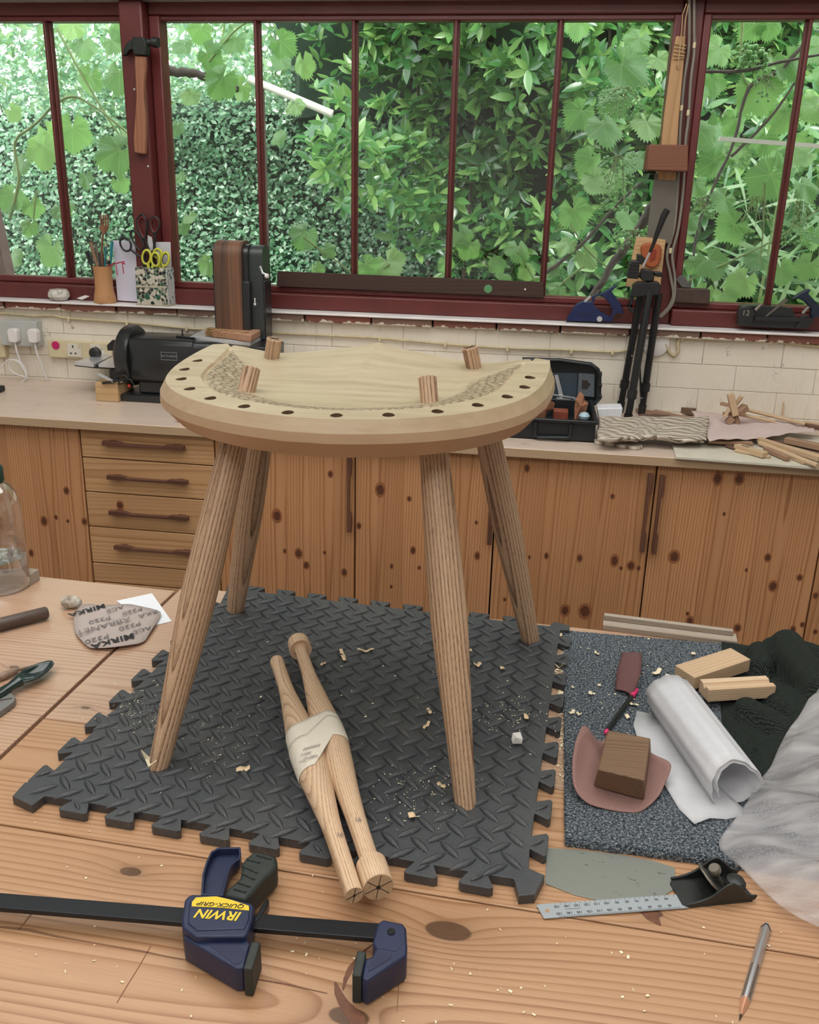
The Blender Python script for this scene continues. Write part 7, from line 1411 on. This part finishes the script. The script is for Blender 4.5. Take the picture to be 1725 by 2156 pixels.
M_o = [wood('offcut_%d' % i, a, b, c, ax='xyz', K=220, rough=.55, tone=.2) for i, (a, b, c) in enumerate((((.66, .50, .33), (.56, .39, .23), (.38, .22, .12)), ((.40, .26, .17), (.32, .18, .11), (.20, .10, .06)), ((.20, .12, .08), (.15, .08, .05), (.08, .04, .03))))]
def stick(label, a, b, w_, h_, m_, z=ZW+.012, name='wooden_stick', cat='stick', rnd=False, grp='loose sticks on the worktop', z2=None):
    A_, B_ = Rz_(*a, z), Rz_(*b, z2 or z); c_ = (A_+B_)/2; d = B_-A_; x = d.normalized(); y = Vector((0, 0, 1)).cross(x).normalized(); zz = x.cross(y); M_ = Matrix((x, y, zz)).transposed().to_4x4(); M_.translation = c_
    mb = MB(); L_ = d.length
    if rnd: mb.tube([(-L_/2, 0, 0), (L_/2, 0, 0)], w_/2, 12)
    else: mb.box((-L_/2, -w_/2, -h_/2), (L_/2, w_/2, h_/2))
    o = mb.build(name, M_o[m_], smooth=50 if rnd else None, bevel=0 if rnd else .0008); o.matrix_world = RM @ M_; return tag(o, label, cat, grp)
zb = ZW+.0085
s_ = stick('short mortised pale block with a slot, in front of the stick pile', (1551, 940), (1612, 958), .022, .014, 0, zb+.008, 'mortised_block', 'wood block'); MB().bx((-.018, 0, .0071), (.022, .005, .0006)).build('mortise', M_kerf, s_)
stick('thin pale lath under the mortised block', (1548, 948), (1622, 962), .012, .006, 0, zb+.003); stick('pinkish square stick ending behind the pale dowel', (1612, 945), (1660, 966), .014, .011, 1, zb+.0065)
stick('long pale dowel whose end reaches furthest forward', (1600, 933), (1722, 981), .013, .013, 0, zb+.0070, rnd=True); stick('pale square stick with a torn end beside the longest dowel', (1640, 948), (1697, 974), .013, .010, 0, zb+.005); stick('tan stick second from the front in the pile', (1598, 925), (1726, 966), .014, .012, 0, zb+.014)
stick('brown lath crossing beneath the paper edge', (1490, 929), (1585, 934), .018, .008, 1, zb+.010); stick('dark lath behind the mortised block', (1530, 938), (1552, 945), .012, .006, 2, zb+.004); stick('mortised brown rail at the right edge of the picture', (1655, 926), (1760, 948), .024, .014, 1, zb+.020); stick('dark brown board end under the brown rail', (1610, 926), (1755, 958), .030, .006, 2, zb+.006); stick('tan curled-tip stick at the right end of the pile', (1650, 940), (1740, 965), .013, .010, 0, zb+.013)
stick('upper long pale dowel resting on the wooden cross', (1572, 862), (1695, 893), .011, .011, 0, ZW+.062, rnd=True, z2=ZW+.040); stick('lower long pale dowel behind the wooden cross', (1560, 873), (1632, 888), .010, .010, 0, ZW+.050, rnd=True, z2=ZW+.040)
stick('brown slotted lath behind the paper, left', (1378, 866), (1462, 884), .016, .010, 1, ZW+.018); stick('second brown lath behind the riven board', (1395, 875), (1458, 888), .014, .009, 1, ZW+.012); stick('dark block end poking out behind the brown paper', (1426, 860), (1462, 867), .022, .018, 2, ZW+.014); stick('thin tan lath right behind the tripod foot', (1340, 862), (1400, 872), .012, .008, 1, ZW+.010)
stick('dark sliver at the far right end of the worktop', (1690, 893), (1740, 905), .016, .010, 2, ZW+.034); stick('pale sliver at the far right end of the worktop', (1690, 888), (1745, 896), .012, .006, 0, ZW+.040)
single('wood_sliver', ypr(MB(), [(1646, 875), (1649, 855), (1647, 853), (1651, 846), (1653, 854), (1650, 876)], 1.84, .004), M_o[0], 'small upright wooden splinter against the wall at the right', 'splinter')
xr = RT('wooden_cross', 'interlocking wooden cross puzzle of pale and brown pieces standing on the brown paper', 'wooden puzzle', Rz_(1552, 900, ZW+.032)); yx = 1.66
def X5(x, y): return (1400+x/5.308, 820+y/5.308)
for nm, a_, b_, w_, h_, m_ in (('pale_bar', (735, 50), (790, 290), .016, .018, 0), ('upright', (790, 290), (825, 440), .012, .013, 1), ('brown_arm', (620, 155), (750, 185), .011, .009, 1), ('lower_arm', (660, 270), (735, 270), .010, .009, 1), ('right_block', (820, 270), (905, 190), .020, .018, 1), ('upper_slat', (790, 170), (860, 75), .010, .010, 0), ('foot_block', (700, 370), (760, 310), .016, .018, 1), ('left_slat', (665, 310), (720, 215), .010, .008, 0)):
    xr.part(nm, pbar(MB(), Ry_(*X5(*a_), yx+rr(-.01, .01)), Ry_(*X5(*b_), yx+rr(-.01, .01)), w_, h_), M_o[m_], bevel=.001)
